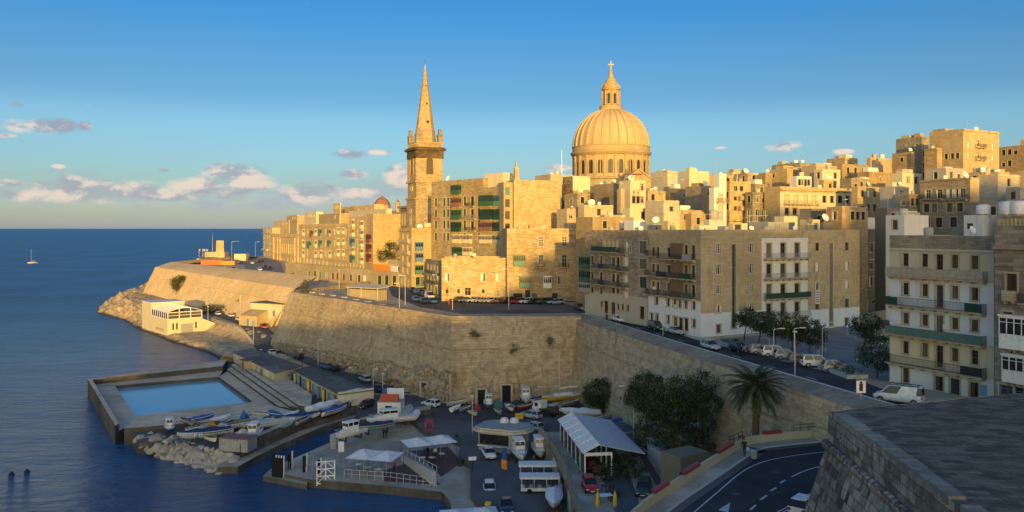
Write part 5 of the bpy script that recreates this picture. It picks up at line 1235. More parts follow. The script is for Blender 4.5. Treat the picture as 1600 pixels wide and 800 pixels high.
HUES = [((.40, .29, .145), (.58, .44, .24)), ((.33, .255, .155), (.49, .39, .25)), ((.44, .36, .23), (.62, .52, .36)), ((.28, .205, .11), (.44, .33, .19)), ((.40, .31, .22), (.55, .45, .33)), ((.24, .20, .145), (.38, .33, .25)), ((.46, .39, .28), (.66, .58, .44))]
SV = [stone('hill_stone_%s' % 'abcdefg'[i], c1, c2, brick=(.9, .3), blk=.25, mortar=.3, stain=.65, pit=.35, big=.16 + .02*i) for i, (c1, c2) in enumerate(HUES)]
HB = {}
for (kx, Y, ty, rx, lx, rot, wall, lw, fw_, lab) in HILL:
    if kx not in (1505, 1219, 1516): wall = {S_GOLD: SV[(0, 2, 3, 0, 4, 6)[kx % 6]], S_TAN: SV[(1, 3, 5, 4)[kx % 4]], S_GREY: (S_GREY, SV[5])[kx % 2]}.get(wall, wall)
    q = Bld(kx, Y, ty, rx=rx, lx=lx, rot=rot, wall=wall, par=.5)
    if kx == 1505:
        q.win('f', [1513, 1551], [(221, 230), (239, 248)], 1513, 1.1, 'shutter', SHUTW); q.win('f', [1529.5], [(219, 231), (238, 250)], 1529, 1.3, 'door', WHITEP)
        q.bal('f', 1523.5, 1537, 231, 1.0, 'iron', IRON); q.bal('f', 1523.5, 1537, 250, 1.0, 'iron', IRON); q.win('l', [1478, 1488, 1496], [(240, 248)], 1488, 1.1, 'plain', SHUT); q.win('l', [1458], [(212, 218), (224, 234)], 1458, 2.4, 'plain', WHITEP); q.ledge('f', 205, 1530, .3, .35); q.ledge('f', 235, 1530, .2, .15)
    elif kx == 1219:
        q.win('f', [1229.5, 1243.5, 1258.5, 1271.5], [(305, 317)], 1243, 1.5, 'shutter', SHUTC); q.win('f', [1229.5, 1242], [(325, 336)], 1243, 1.5, 'door', WOODR); q.win('f', [1288, 1300, 1312, 1324], [(306, 317)], 1300, 1.4, 'plain', SHUT); q.bal('f', 1224, 1277, 319, 1.1, 'iron', S_PALE); q.ledge('f', 296, 1260, .4, .5)
        q.bands['f'] = [(q.zpx('f', 1243, 301), W_CREAM), (q.h+1, S_GOLD)]
    elif kx == 1516:
        q.win('l', [1450, 1458, 1468, 1484, 1494, 1504], [(296, 310)], 1468, 1.4, 'plain', WHITEP); q.win('l', [1448, 1460, 1484, 1500], [(318, 331)], 1468, 1.4, 'plain', SHUT); q.win('l', [1448, 1467, 1490], [(340, 355)], 1467, 1.6, 'plain', SHUT); q.bal('l', 1442, 1474, 311, 1.0, 'iron', IRON); q.bal('l', 1478, 1512, 311, 1.0, 'iron', IRON); q.ledge('l', 281, 1470, .3, .3); q.bands['f'] = [(q.h+1, S_GOLD)]  # sunlit front put into the colour: gold stone against the grey shaded side
    elif kx == 1116:
        q.win('f', [1126], [(303, 314), (320, 331)], 1126, 1.4, 'shutter', SHUTC); q.bal('f', 1119, 1132, 316, .9, 'iron', IRON)
    elif kx == 1140:
        q.win('f', [1149, 1158], [(291, 298), (307, 313), (322, 329)], 1149, 1.1, 'plain', SHUT); q.bal('f', 1153, 1170, 312, 1.0, 'solid', S_TAN); q.bal('f', 1153, 1170, 328, 1.0, 'solid', S_TAN); q.win('l', [1136], [(300, 309), (318, 327)], 1136, 1.2, 'plain', SHUT)
    elif kx == 1440:
        q.win('l', [1415], [(223, 233)], 1415, 8.0, 'door', S_GREY); q.auto('f', 2, 4, 1.2, 2.0); q.win('l', [1432], [(225, 233)], 1432, 1.2, 'plain', WHITEP)
    elif kx == 985:
        q.win('f', [990, 993.5, 997, 1001], [(297, 304)], 993, .9, 'plain', WHITEP); q.auto('f', 3, 3, 1.2, 2.0)
    else:
        if lw[0]: q.auto('l', *lw, w=1.15, h=1.7, styles=('plain', 'shutter', 'plain'))
        if fw_[0]: q.auto('f', *fw_, w=1.15, h=1.7, styles=('plain', 'shutter', 'plain'))
    if kx not in (1505, 1219, 1516) and wall not in (W_WHITE, W_CREAM) and random.random() < .6: q.ledge('f', ty + 3.0, (kx+rx)/2, .2, .2)
    rx_ = random.Random(int(kx))
    def clutter(s, t, rx_=rx_):
        for _ in range(rx_.choice((1, 2, 2, 3))):
            w_, d_, h_ = rx_.uniform(2.0, max(2.2, min(6, s.L*.55))), rx_.uniform(1.8, max(2, min(6, s.D*.4))), rx_.uniform(.5, 1.9); x_, y_ = rx_.uniform(.35, max(.4, s.L-w_-.35)), rx_.uniform(.4, max(.5, s.D-d_-.35))
            part_box(s, 'roof_room', rx_.choice((S_GOLD, S_TAN, S_PALE, W_CREAM, W_WHITE)), x_, x_+w_, y_, y_+d_, s.h-s.par-.2, s.h-s.par+h_)
    if min(q.L, q.D) > 3.5: q.extra.append(clutter)
    q.make(lab, 'town_house', 'house'); HB[kx] = q
# red canopy
t = thing('roof_canopy', 'red canvas canopy on a white roof terrace below the pediment', 'canopy', HB[985].top(.45, .3)); m = MB(); m.box(-2.4, 2.4, -1.5, 1.5, 2.2, 2.35); m.build('cloth', principled('red_canvas', (.50, .08, .03), .8), t)
m = MB(); [m.tube((x, y, 0), (x, y, 2.2), .05, n=5) for x in (-2.3, 2.3) for y in (-1.4, 1.4)]; m.build('frame', STEEL, t)
# rooftop rooms along the shaded roof line
SH_ = [
 (990, 188, 344, 1007, 975, W_BLUE, 'bright white roof room with a curved side'), (1044, 168, 345, 1062, 1034, W_YEL, 'yellowish roof room with a white door'),
 (1093, 166, 352, 1113, 1084, W_CREAM, 'cream roof room with an open dark side'), (1108, 172, 343, 1134, 1100, plaster('pinkish_render', (.60, .54, .50)), 'pinkish white roof room under the tanks'),
 (1146, 166, 349, 1168, 1138, W_CREAM, 'cream roof room with a dark gate in the middle'), (1200, 170, 347, 1242, 1170, W_GREY, 'long grey roof room with a flat lid'),
 (1262, 166, 343, 1281, 1250, W_YEL, 'pale yellow roof room with a blue door'), (1286, 160, 347, 1302, 1281, W_DARK, 'small dark roof shelter with a satellite dish'),
 (1020, 178, 350, 1036, 1006, W_GREY, 'low grey roof lean to'), (1225, 178, 338, 1246, 1210, W_CREAM, 'cream stair head behind the long grey roof room'),
 (1535, 100, 336, 1560, 1506, W_WHITE, 'white roof rooms with three dark windows on the white block'), (1600, 96, 336, 1640, 1557, W_YEL, 'cream roof box carrying big white tanks'),
 (1356, 182, 340, 1372, 1346, W_WHITE, 'tiny white stair head on the dark block')]
SB = {}
for (kx, Y, ty, rx, lx, wall, lab) in SH_:
    q = Bld(kx, Y, ty, rx=rx, lx=lx, rot=27, wall=wall, par=.25, z0=34.6 if kx == 1356 else 34.0 if Y < 120 else 17.0)
    if kx == 1535: q.win('l', [1515, 1528.5], [(349, 358)], 1528, .9, 'plain', SHUT)
    if kx == 1262: q.win('f', [1275], [(349, 359)], 1275, 1.2, 'door', BLUEP, BLUEP)
    if kx == 1146: q.win('f', [1153], [(351, 360)], 1153, 1.8, 'door', SHUT)
    if kx in (1044, 1093, 1020, 1200): q.win('f', [kx + (rx-kx)*.35], [(ty+4, ty+11)], kx + (rx-kx)*.35, 1.1, 'plain', WHITEP)
    q.make(lab, 'roof_room', 'roof room', 'rooftop rooms on the shaded blocks'); SB[kx] = q
SB[1535].z0 = 34
# water tanks, dishes, antennas
tank(SB[1108].top(.35, .3), 'larger blue grey tank on the pinkish roof room', .95, 1.9, W_GREY); tank(SB[1108].top(.7, .3), 'smaller blue grey tank on the pinkish roof room', .8, 1.5, W_GREY)
tank(SB[1600].top(.1, .25), 'big white tank at the corner of the cream roof box', 1.1, 1.6); tank(SB[1600].top(.1, .65), 'big white tank farther back on the cream roof box', 1.1, 1.6); tank(SB[1535].top(.4, .3), 'white tank on the white roof rooms', .8, 1.2)
tank(HB[1413].top(.2, .3), 'cream tank on the white rooftop room catching sun', .8, 1.4, W_CREAM)
for i, (kx, fx, fy, lab) in enumerate(((1540, .1, .2, 'white tank near the corner of the cluster house'), (1540, .2, .55, 'white tank in the middle of the cluster house roof'), (1540, .6, .3, 'white tank on the right of the cluster house roof'),
    (1559, .3, .4, 'round tank on the sunlit box house'), (1245, .5, .4, 'white tank on the flat white house above the mansion'), (1360, .25, .4, 'big grey tank on the stepped golden house'), (1360, .6, .4, 'white tank on the stepped golden house'),
    (926, .55, .3, 'pale tank on the flat golden parapet house'), (890, .3, .3, 'cream tank at the front of the golden house left of the dome'), (890, .5, .7, 'cream tank at the back of the golden house left of the dome'), (860, .5, .3, 'tank on the pale upper house by the mast'),
    (1285, .5, .4, 'white tank on the cream stepped house'), (1250, .3, .3, 'box tank on the long tan skyline block'), (1168, .5, .5, 'white tank on the tan house with a solar panel frame'), (1145, .4, .3, 'cream tank on the long golden skyline house'), (1600, .3, .2, 'white tank on the tan house crossed by pipes'))):
    tank(HB[kx].top(fx, fy), lab, .75, 1.4, (WHITEP, W_CREAM, W_GREY)[i % 3])
for kx, fx, lab, rz in ((1168, .2, 'dish on the tan skyline house', .3), (913, .3, 'white dish on the long low golden house', 0), (1098, .5, 'white dish on the big blank wall house', .4), (985, .2, 'dish on the white house with red canopy', 0), (1516, .6, 'dish on the big shaded house', .5)): dish(HB[kx].top(fx, .2), lab, .9, rz)
dish(SB[1286].top(.2, .2), 'white dish on the small dark roof shelter', .8, .4); dish(SB[1020].top(.5, .2), 'white dish on the low grey lean to', .8, -.3); dish(K1.top(.3, .85, 3.5), 'white dish high on the tenement roof', .9, -.8); dish(J.top(.3, .3), 'white dish on the corner house roof', .9, 0)
for kx, fx, hh, lab in ((1124, .3, 3.5, 'thin antenna on the slim white stair tower'), (860, .7, 9, 'tall white mast on the pale upper house'), (1250, .8, 4, 'antenna on the long tan skyline block'), (1505, .4, 4, 'antenna on the highest tower block'), (1320, .2, 4, 'antenna on the tan house under the small cloud'), (1077, .3, 3, 'antenna on the wide pale yellow house'), (1219, .2, 4, 'antenna on the yellow mansion roof'), (1424, .4, 3, 'antenna on the plain ochre gable house'), (926, .8, 4, 'antenna on the flat golden parapet house'), (1364 if False else 1358, .5, 3.5, 'antenna on the sloping golden party wall house')): antenna(HB[kx].top(fx, .3), lab, hh, random.random())
antenna(Dd.top(.5, .4), 'antenna on the tan corner block', 4); antenna(D2.top(.3, .5), 'antenna on the white middle block', 3.5); antenna(D3.top(.6, .4), 'antenna on the block with the banner', 3.5); antenna(M1.top(.4, .4), 'antenna on the pale end house', 4); antenna(A.top(.5, .5), 'antenna on the white five storey block', 3)
for n_, (kx, q) in enumerate(sorted(HB.items())):
    short = ' '.join(q.t['label'].replace('-', ' ').split()[:6])
    if n_ % 2 == 0 and kx not in (1124, 860, 1250, 1505, 1320, 1077, 1219, 1424, 926, 1358): antenna(q.top(.25 + .1*(n_ % 5), .35), 'thin aerial on the ' + short, 2.4 + .5*(n_ % 4), n_)
    if n_ % 3 == 1: tank(q.top(.65, .6), 'small roof tank at the back of the ' + short, .5, 1.0, (WHITEP, W_CREAM, W_GREY, BLUEP)[n_ % 4])
    if n_ % 4 == 3 and kx not in (1168, 913, 1098, 985, 1516): dish(q.top(.5, .15), 'small dish at the front of the ' + short, .55, .3*(n_ % 5) - .5)
for n_, (q, nm) in enumerate(((Dd, 'tan corner block'), (D2, 'white middle block'), (D3, 'block with the banner'), (E, 'street wing with green balconies'), (A, 'white five storey block'), (Fb, 'teal balcony house'), (K1, 'tenement with green balconies'), (M3, 'long sea front terrace'), (M4, 'stacked balcony house'), (G, 'low yellow house'))):
    tank(q.top(.2, .75), 'grey roof tank toward the back of the ' + nm, .55, 1.1, W_GREY); antenna(q.top(.75, .3), 'slim aerial at the front of the ' + nm, 3.0, n_); dish(q.top(.5, .55), 'small dish in the middle of the roof of the ' + nm, .5, .4 - .2*(n_ % 4))
t = thing('scaffold', 'small wooden scaffold on a roof below the shaded hill street', 'scaffold', Q(1182, 200, ZA(348, 200))); m = MB()
for x in (-2, 0, 2):
    for y in (-.8, .8): m.tube((x, y, -3), (x, y, 3.2), .06, n=5)
for z in (.2, 1.7): m.box(-2.6, 2.6, -.9, .9, z, z+.08)
m.build('frame', SHUTC, t)
# added shade blocks behind the viewer, heights fitted to the shadow edges
for k, (x0, x1, z) in enumerate(CASTERS):
    t = thing('shade_block', f'unseen limestone block added behind the viewpoint to cast shade, {("narrow","broad","tall","low","stepped","corner","plain","old","square","deep","long","grand","stout","high")[k]} front', 'house', (x0, YB, 0)); m = MB(); m.box(0, x1-x0-.02, -14 - (k % 3)*3, 0, 0, z); m.build('wall', S_TAN, t)
    m = MB(); m.box(-.15, x1-x0+.1, -.01, .35, z-3.5, z-3.2); m.build('cornice', S_PALE, t)
# ================================================================== VEHICLES
CARC = {}
PAINTS = {n: principled('car_paint_' + n, c, .28, .0, .5) for n, c in dict(white=(.72, .72, .71), silver=(.42, .43, .45), grey=(.17, .175, .18), black=(.018, .018, .02), navy=(.03, .045, .08), red=(.42, .025, .02), blue=(.07, .16, .30), green=(.035, .07, .05), sand=(.40, .33, .22), paleblue=(.34, .42, .48), brown=(.13, .08, .05)).items()}
def car_parts(style):
    if style in CARC: return CARC[style]
    # side outline stations: x, floor, waist, half width ; cabin: bottom x range, top x range, height
    L, W, Hh, waist, hood = {'hatch': (4.0, 1.72, 1.47, .92, .88), 'sedan': (4.4, 1.72, 1.42, .90, .84), 'suv': (4.4, 1.84, 1.66, 1.05, 1.0), 'estate': (4.5, 1.74, 1.46, .92, .86), 'van': (4.9, 1.9, 1.95, 1.10, 1.02)}[style]
    h = L/2; body = MB()
    st = [(-h, .42, waist-.16, .80), (-h+.12, .30, waist-.02, .92), (-h+.5, .26, waist, 1.0), (-.3, .24, waist, 1.0), (h-1.15, .25, waist-.02, 1.0), (h-.5, .28, hood-.06, .97), (h-.15, .34, hood-.18, .88), (h, .42, hood-.34, .74)]
    pts = []
    for x, zb, zt, wf in st:
        w = W/2*wf; pts.append([(x, -w*.86, zb), (x, -w*.98, zb+.14), (x, -w, (zb+zt)/2), (x, -w*.95, zt-.06), (x, -w*.84, zt), (x, 0, zt+.03), (x, w*.84, zt), (x, w*.95, zt-.06), (x, w, (zb+zt)/2), (x, w*.98, zb+.14), (x, w*.86, zb)])
    body.grid(pts); k = 11
    body.add(pts[0], [tuple(range(k))]); body.add(pts[-1], [tuple(range(k))[::-1]])
    b0, b1, t0, t1 = {'hatch': (-h+.08, h-1.05, -h+.42, h-1.95), 'sedan': (-h+.75, h-1.1, -h+1.35, h-2.0), 'suv': (-h+.06, h-1.1, -h+.3, h-1.85), 'estate': (-h+.06, h-1.1, -h+.42, h-2.0), 'van': (-h+.02, h-.75, -h+.08, h-1.6)}[style]
    w0, w1 = W/2*.86, W/2*.70; zt = Hh
    glass = MB(); A_ = [(b0, -w0, waist-.02), (b1, -w0, waist-.03), (b1, w0, waist-.03), (b0, w0, waist-.02)]; T = [(t0, -w1, zt-.05), (t1, -w1, zt-.05), (t1, w1, zt-.05), (t0, w1, zt-.05)]
    glass.add(A_ + T, [(0, 1, 5, 4), (1, 2, 6, 5), (2, 3, 7, 6), (3, 0, 4, 7), (4, 5, 6, 7)])
    # roof skin and pillars in body colour
    rf = [(t0-.06, -w1-.02, zt-.06), (t1+.10, -w1-.02, zt-.06), (t1+.10, w1+.02, zt-.06), (t0-.06, w1+.02, zt-.06), (t0+.05, -w1*.85, zt), (t1-.02, -w1*.85, zt), (t1-.02, w1*.85, zt), (t0+.05, w1*.85, zt)]
    body.add(rf, [(0, 1, 5, 4), (1, 2, 6, 5), (2, 3, 7, 6), (3, 0, 4, 7), (4, 5, 6, 7), (3, 2, 1, 0)])
    def pillar(f, wd):
        for s_ in (-1, 1):
            xb, xt = b0 + (b1-b0)*f, t0 + (t1-t0)*f
            q = [(xb-wd, s_*(w0+.012), waist-.02), (xb+wd, s_*(w0+.012), waist-.02), (xt+wd*.8, s_*(w1+.014), zt-.05), (xt-wd*.8, s_*(w1+.014), zt-.05)]
            body.add(q if s_ < 0 else q[::-1], [(0, 1, 2, 3)])
    if style == 'van':
        pillar(.36, .86*L/4.4); pillar(.985, .05)
    else: pillar(.03, .10); pillar(.47, .05); pillar(.97, .05)
    wheel, rim = MB(), MB(); r = .31 if style not in ('suv', 'van') else .35
    wheel.lathe([(r*.6, -.1), (r*.95, -.1), (r, -.06), (r, .06), (r*.95, .1), (r*.6, .1)], 16); wheel.v = [(x, z, y) for x, y, z in wheel.v]; rim.lathe([(r*.6, -.095), (r*.6, .095)], 12); rim.v = [(x, z, y) for x, y, z in rim.v]
    hl, tl, pl = MB(), MB(), MB()
    hl.box(h-.34, h-.03, -.16, .16, hood-.36, hood-.22); tl.box(-h-.012, -h+.1, -.14, .14, waist-.34, waist-.12); pl.box(h-.02, h+.015, -.26, .26, .36, .47)
    R_ = dict(body=body.mesh('body', PAINTS['white'], True), glass=glass.mesh('windows', GLASS), wheel=wheel.mesh('wheel', TYRE, True), rim=rim.mesh('rim', RIM), hl=hl.mesh('headlight', LAMPW), tl=tl.mesh('tail_light', LAMPR), pl=pl.mesh('number_plate', WHITEP), dim=(L, W, r, h))
    for p in R_['body'].polygons: p.use_smooth = p.area < .25
    CARC[style] = R_; return R_
def hd(x0, y0, x1, y1, z):
    a, c = P(x0, y0, z), P(x1, y1, z); return math.atan2(c.y-a.y, c.x-a.x)
def car(p, head, style, paint, label, group=None, detail=True, name='parked_car', cat='car', full=True):
    Rr_ = car_parts(style); t = thing(name, label, cat, p, head, group); L, W, r, h = Rr_['dim']
    o = link('body', Rr_['body'], t); o.material_slots[0].link = 'OBJECT'; o.material_slots[0].material = PAINTS[paint]
    link('windows', Rr_['glass'], t)
    for x in (-h+.78, h-.82):
        for y in (-W/2+.1, W/2-.1):
            q = link('wheel', Rr_['wheel'], t, (x, y, r))
            if full: link('rim', Rr_['rim'], q, (0, math.copysign(.012, y), 0))
    if full:
        for y in (-W/2+.30, W/2-.30): link('headlight', Rr_['hl'], t, (0, y, 0)); link('tail_light', Rr_['tl'], t, (0, y*1.08, 0))
        link('number_plate', Rr_['pl'], t)
    return t
z2 = 2.0
car(P(765, 771, ZJ), hd(763, 748, 766, 775, 2), 'hatch', 'white', 'white hatchback with black roof glass driving along the quay', 'cars on the quay', name='car')
car(P(764, 714, 2.01), hd(757, 698, 771, 720, 2), 'sedan', 'white', 'older white saloon beside the grey roofed kiosk', 'cars on the quay')
car(P(791, 797, 2.01), hd(789, 780, 793, 806, 2), 'sedan', 'navy', 'dark blue grey saloon cut off by the frame bottom', 'cars on the quay', name='car')
car(P(829, 653, 2.01), hd(843, 655, 815, 650, 2), 'estate', 'silver', 'silver estate in front of the flatbed tow truck', 'cars on the quay')
car(P(832, 672, 2.01), hd(846, 675, 818, 669, 2), 'hatch', 'paleblue', 'pale blue silver hatchback behind the grey roofed kiosk', 'cars on the quay')
car(P(673, 635, 2.01), hd(687, 637, 660, 632, 2), 'hatch', 'white', 'white hatchback by the bastion foot left of the dinghies', 'cars on the quay')
car(P(572, 637, 2.01), hd(586, 630, 558, 641, 2), 'hatch', 'black', 'black hatchback beside the motorboat with a navy canopy', 'cars on the quay')
car(P(590, 611, 2.2), hd(598, 614, 580, 606, 2), 'hatch', 'navy', 'dark navy car in the shade of the bastion rocks', 'cars on the quay')
def roadcar(x, y, z, head, style, paint, label, group): 
    p = P(x, y, z); p.z = SH(p.x, p.y) + .14; return car(p, head, style, paint, label, group, name='car' if 'driving' in label else 'parked_car')
lr = hd(520, 575, 440, 543, 3)
for x, y, z, st, c, lab, fl in ((425, 541, 3.6, 'sedan', 'white', 'white saloon at the bastion corner on the lower road', 0), (440, 547, 3.5, 'sedan', 'black', 'black saloon right behind the white one on the lower road', 0), (466, 558, 3.3, 'hatch', 'black', 'black hatchback beside a noticeboard under the bastion', 0), (510, 574, 2.9, 'hatch', 'blue', 'blue hatchback parked under the bastion beside kiosks', 0),
    (522, 578, 2.8, 'hatch', 'black', 'black small car behind the blue hatchback', 0), (570, 595, 2.5, 'estate', 'silver', 'silver estate at the end of the kiosk roof', 0), (412, 514, 4.0, 'hatch', 'red', 'red car with lit lamps driving the lower road', 1), (373, 502, 4.2, 'hatch', 'white', 'white hatchback in the sun outside the small shore house', 0),
    (361, 496, 4.3, 'hatch', 'white', 'white car parked second from the small shore house', 0), (362, 491.5, 4.4, 'sedan', 'black', 'black saloon in the sunny parking row', 0), (354, 490, 4.4, 'suv', 'silver', 'silver car at the far end of the sunny parking row', 0), (340, 493, 4.4, 'hatch', 'white', 'white car parked near the shore restaurant hedge', 0), (315, 489, 4.5, 'hatch', 'red', 'dark red car beside the shore restaurant', 0)):
    roadcar(x, y, z, lr + (math.pi if fl else random.uniform(-.1, .1)), st, c, lab, 'cars along the lower road')
# parked row in front of the low yellow house
ZT = 17.03; row = [(714, 'black', 'hatch', 'black hatchback at the left end of the row by the yellow house'), (727, 'grey', 'sedan', 'dark grey saloon second in the row by the yellow house'), (740, 'silver', 'hatch', 'silver hatchback in front of the yellow house door'), (753, 'sand', 'sedan', 'sand coloured saloon in the parked row'), (766, 'silver', 'estate', 'silver estate between sand and brown cars'),
       (779, 'brown', 'sedan', 'brown saloon by the corner of the yellow house'), (793, 'black', 'suv', 'black tall car left of the red one'), (808, 'red', 'hatch', 'bright red hatchback in the row'), (822, 'white', 'hatch', 'white hatchback right of the red one'), (835, 'black', 'hatch', 'black hatchback right of the white one in the row'), (850, 'green', 'suv', 'dark green tall car near the garage shutter'), (868, 'paleblue', 'estate', 'pale blue estate in front of the garage shutter')]
for x, c, st, lab in row: car(P(x, 472 + (x-714)*.022, ZT), R(200) + random.uniform(-.12, .12), st, c, lab, 'cars parked before the yellow house', full=False)
for i, (x, y, c, st, lab) in enumerate(((645, 456.5, 'black', 'hatch', 'black car first in the row up the sea street'), (652, 459, 'grey', 'sedan', 'grey saloon second in the row up the sea street'), (658, 461.5, 'black', 'suv', 'black tall car third in the row up the sea street'), (664, 464, 'navy', 'hatch', 'navy car fourth in the row up the sea street'), (671, 466.5, 'white', 'van', 'white van at the street corner with blue load'),
     (650, 471, 'blue', 'sedan', 'blue saloon parked on the terrace edge of the street'), (662, 474, 'navy', 'estate', 'navy estate parked on the terrace edge of the street'), (676, 474, 'blue', 'hatch', 'blue hatchback next to the corner van'))):
    car(P(x, y, ZT), hd(640, 455, 690, 470, 17), st, c, lab, 'cars in the sea street', full=False)
for x, y, c, st, lab in ((394, 412.5, 'white', 'hatch', 'white car in the middle of the far sea road'), (406, 423, 'white', 'sedan', 'white saloon parked by the palace'), (414, 419.5, 'black', 'suv', 'black tall car parked by the palace'), (421, 421, 'black', 'sedan', 'black saloon nearest the palace wall'), (404, 410.5, 'black', 'hatch', 'black car by the pale end house'), (409, 409, 'navy', 'hatch', 'navy car at the far end by the pale house'), (377, 413, 'black', 'hatch', 'black car parked below the fort'), (372, 411, 'grey', 'hatch', 'grey car parked below the fort'), (352, 421.5, 'white', 'hatch', 'white car half hidden by the bastion rim'), (364, 421.5, 'silver', 'hatch', 'silver car half hidden by the bastion rim'), (440, 431, 'black', 'hatch', 'black car by the garages'), (458, 433, 'sand', 'van', 'yellowish van by the garages')):
    car(P(x, y, ZT if x < 430 else 15.33), R(115), st, c, lab, 'cars on the sea road', full=False)
ur = hd(967, 503, 1110, 545, 17)
for x, y, c, st, lab, hdv in ((905, 484, 'navy', 'hatch', 'navy hatchback at the head of the shaded street', ur), (917, 487, 'sand', 'sedan', 'sand saloon in front of green closed balconies', ur), (929, 490.5, 'white', 'sedan', 'white saloon below the street wing', ur), (943, 494, 'black', 'sedan', 'black saloon below the street wing', ur), (967, 503, 'white', 'sedan', 'white saloon driving beside the curtain wall', ur), (1025, 515, 'green', 'suv', 'dark greenish tall car by the white base', ur), (1056, 522, 'silver', 'sedan', 'silver saloon by the blue door of the white base', ur), (1110, 546, 'silver', 'hatch', 'silver hatchback alone beside the curtain wall coping', ur)):
    car(P(x, y, Z1 + .01), hdv, st, c, lab, 'cars on the upper road', name='car' if 'driving' in lab else 'parked_car')
pk = hd(1195, 552, 1228, 550, 17)
for x, y, c, st, lab in ((1192, 553, 'silver', 'hatch', 'silver hatchback first of the angled row under the street trees'), (1213, 557, 'white', 'suv', 'white tall car second of the angled row'), (1231, 561, 'silver', 'hatch', 'silver hatchback with a red tail lamp third of the angled row'), (1254, 568, 'grey', 'hatch', 'grey hatchback fourth of the angled row'), (1277, 573, 'white', 'suv', 'white black windowed car fifth of the angled row'), (1308, 580, 'silver', 'hatch', 'silver hatchback at the right end of the angled row')):
    car(P(x, y, Z1 + .01), R(172 + 180) + .05, st, c, lab, 'cars in the angled row')
car(P(1155, 550, Z1 + .01), ur, 'hatch', 'black', 'black car in the dark under the street trees', 'cars in the angled row')
v = car(P(1404, 629, Z1 + .01), hd(1440, 634, 1375, 626, 17), 'van', 'white', 'white van with a dark roof rack below the white block', None, name='parked_van', cat='van')
m = MB(); [m.box(-2.2, .9, y, y+.05, 1.98, 2.05) for y in (-.6, .55)]; [m.box(x, x+.05, -.6, .6, 2.051, 2.1) for x in (-2.0, -1.3, -.6, .1, .7)]; m.build('roof_rack', IRON, v)
car(P(1026, 704, 5.02), hd(1010, 695, 1045, 715, 5), 'estate', 'silver', 'silver estate below the big dark tree', 'cars in the upper lane'); car(P(1046, 713, 5.02), hd(1030, 703, 1062, 722, 5), 'hatch', 'grey', 'grey hatchback tucked behind the silver estate', 'cars in the upper lane')
car(P(1006, 770, 5.02), hd(1010, 740, 1000, 790, 5), 'estate', 'green', 'dark green estate in the dim lane under the ramp', 'cars in the upper lane'); car(P(922, 765, 5.02), hd(915, 752, 925, 772, 5), 'hatch', 'red', 'red hatchback beside the glazed restaurant', 'cars in the upper lane')
car(P(1385, 512, 17.3), R(20), 'hatch', 'black', 'black car on the far side of the piazza')
car(P(1258, 800, ZRAMP + .01), hd(1240, 812, 1275, 786, ZRAMP), 'hatch', 'white', 'white car at the foot of the near bastion', name='car')
# flatbed tow truck
t = thing('tow_truck', 'white tow truck with an empty dark flatbed', 'truck', P(858, 648, 2.01), hd(880, 652, 838, 644, 2)); 
m = MB(); m.box(1.6, 3.2, -1.0, 1.0, .5, 1.3); m.add([(1.6, -1, 1.3), (3.15, -1, 1.3), (3.15, 1, 1.3), (1.6, 1, 1.3), (1.7, -.9, 2.25), (2.75, -.9, 2.25), (2.75, .9, 2.25), (1.7, .9, 2.25)], [(0, 1, 5, 4), (1, 2, 6, 5), (2, 3, 7, 6), (3, 0, 4, 7), (4, 5, 6, 7)]); m.build('cab', PAINTS['white'], t)
m = MB(); m.add([(3.14, -.85, 1.38), (3.14, .85, 1.38), (2.82, .8, 2.15), (2.82, -.8, 2.15)], [(0, 1, 2, 3)]); m.v = [(x+.03, y, z) for x, y, z in m.v]; m.box(1.9, 2.6, -1.01, -.96, 1.4, 2.05); m.box(1.9, 2.6, .96, 1.01, 1.4, 2.05); m.build('windscreen', GLASS, t)
m = MB(); m.box(-3.4, 1.45, -1.1, 1.1, .85, 1.0); m.box(-3.4, 1.45, -1.1, -1.02, 1.0, 1.2); m.box(-3.4, 1.45, 1.02, 1.1, 1.0, 1.2); m.build('flatbed', WOOD, t); m = MB(); m.box(1.2, 1.5, -1.0, 1.0, 1.0, 2.4); m.box(1.2, 1.5, -.3, .3, 2.4, 2.55); m.build('headboard', WHITEP, t)
for x in (2.3, -1.4, -2.3):
    for y in (-.9, .9): link('wheel', car_parts('suv')['wheel'], t, (x, y, .35))
# open sided sightseeing cart
def shuttle(p, head, label, full=True):
    t = thing('shuttle_cart', label, 'shuttle cart', p, head, 'open sightseeing carts')
    m = MB(); m.box(-3.0, 2.2, -.85, .85, .4, .62); m.box(-3.0, 2.2, -.86, -.80, .3, .7); m.add([(2.2, -.85, .4), (3.1, -.6, .45), (3.1, .6, .45), (2.2, .85, .4), (2.2, -.85, 1.2), (2.9, -.6, 1.0), (2.9, .6, 1.0), (2.2, .85, 1.2)], [(0, 1, 5, 4), (1, 2, 6, 5), (2, 3, 7, 6), (4, 5, 6, 7), (3, 0, 4, 7)]); m.build('body', WHITEP, t)
    m = MB(); m.box(-3.1, 2.0, -.95, .95, 2.05, 2.17); m.box(-3.1, 2.0, -.95, -.9, 1.85, 2.05); m.build('roof', CANVAS, t)
    m = MB(); [m.box(x, x+.06, y, y+.06, .62, 2.05) for x in (-2.9, -1.3, .3, 1.9) for y in (-.86, .8)]; m.build('post', WHITEP, t)
    for x in (-2.4, -1.3, -.2, .9): m = MB(); m.box(x, x+.45, -.75, .75, .62, 1.0); m.box(x-.1, x, -.75, .75, .62, 1.5); m.build('seat', principled('brown_seat', (.12, .08, .06)), t)
    for x in (-1.9, 1.9):
        for y in (-.8, .8): link('wheel', car_parts('hatch')['wheel'], t, (x, y, .31))
    m = MB(); m.add([(2.2, -.8, 1.2), (2.2, .8, 1.2), (1.97, .8, 2.05), (1.97, -.8, 2.05)], [(0, 1, 2, 3)]); m.build('windscreen', GLASS, t)
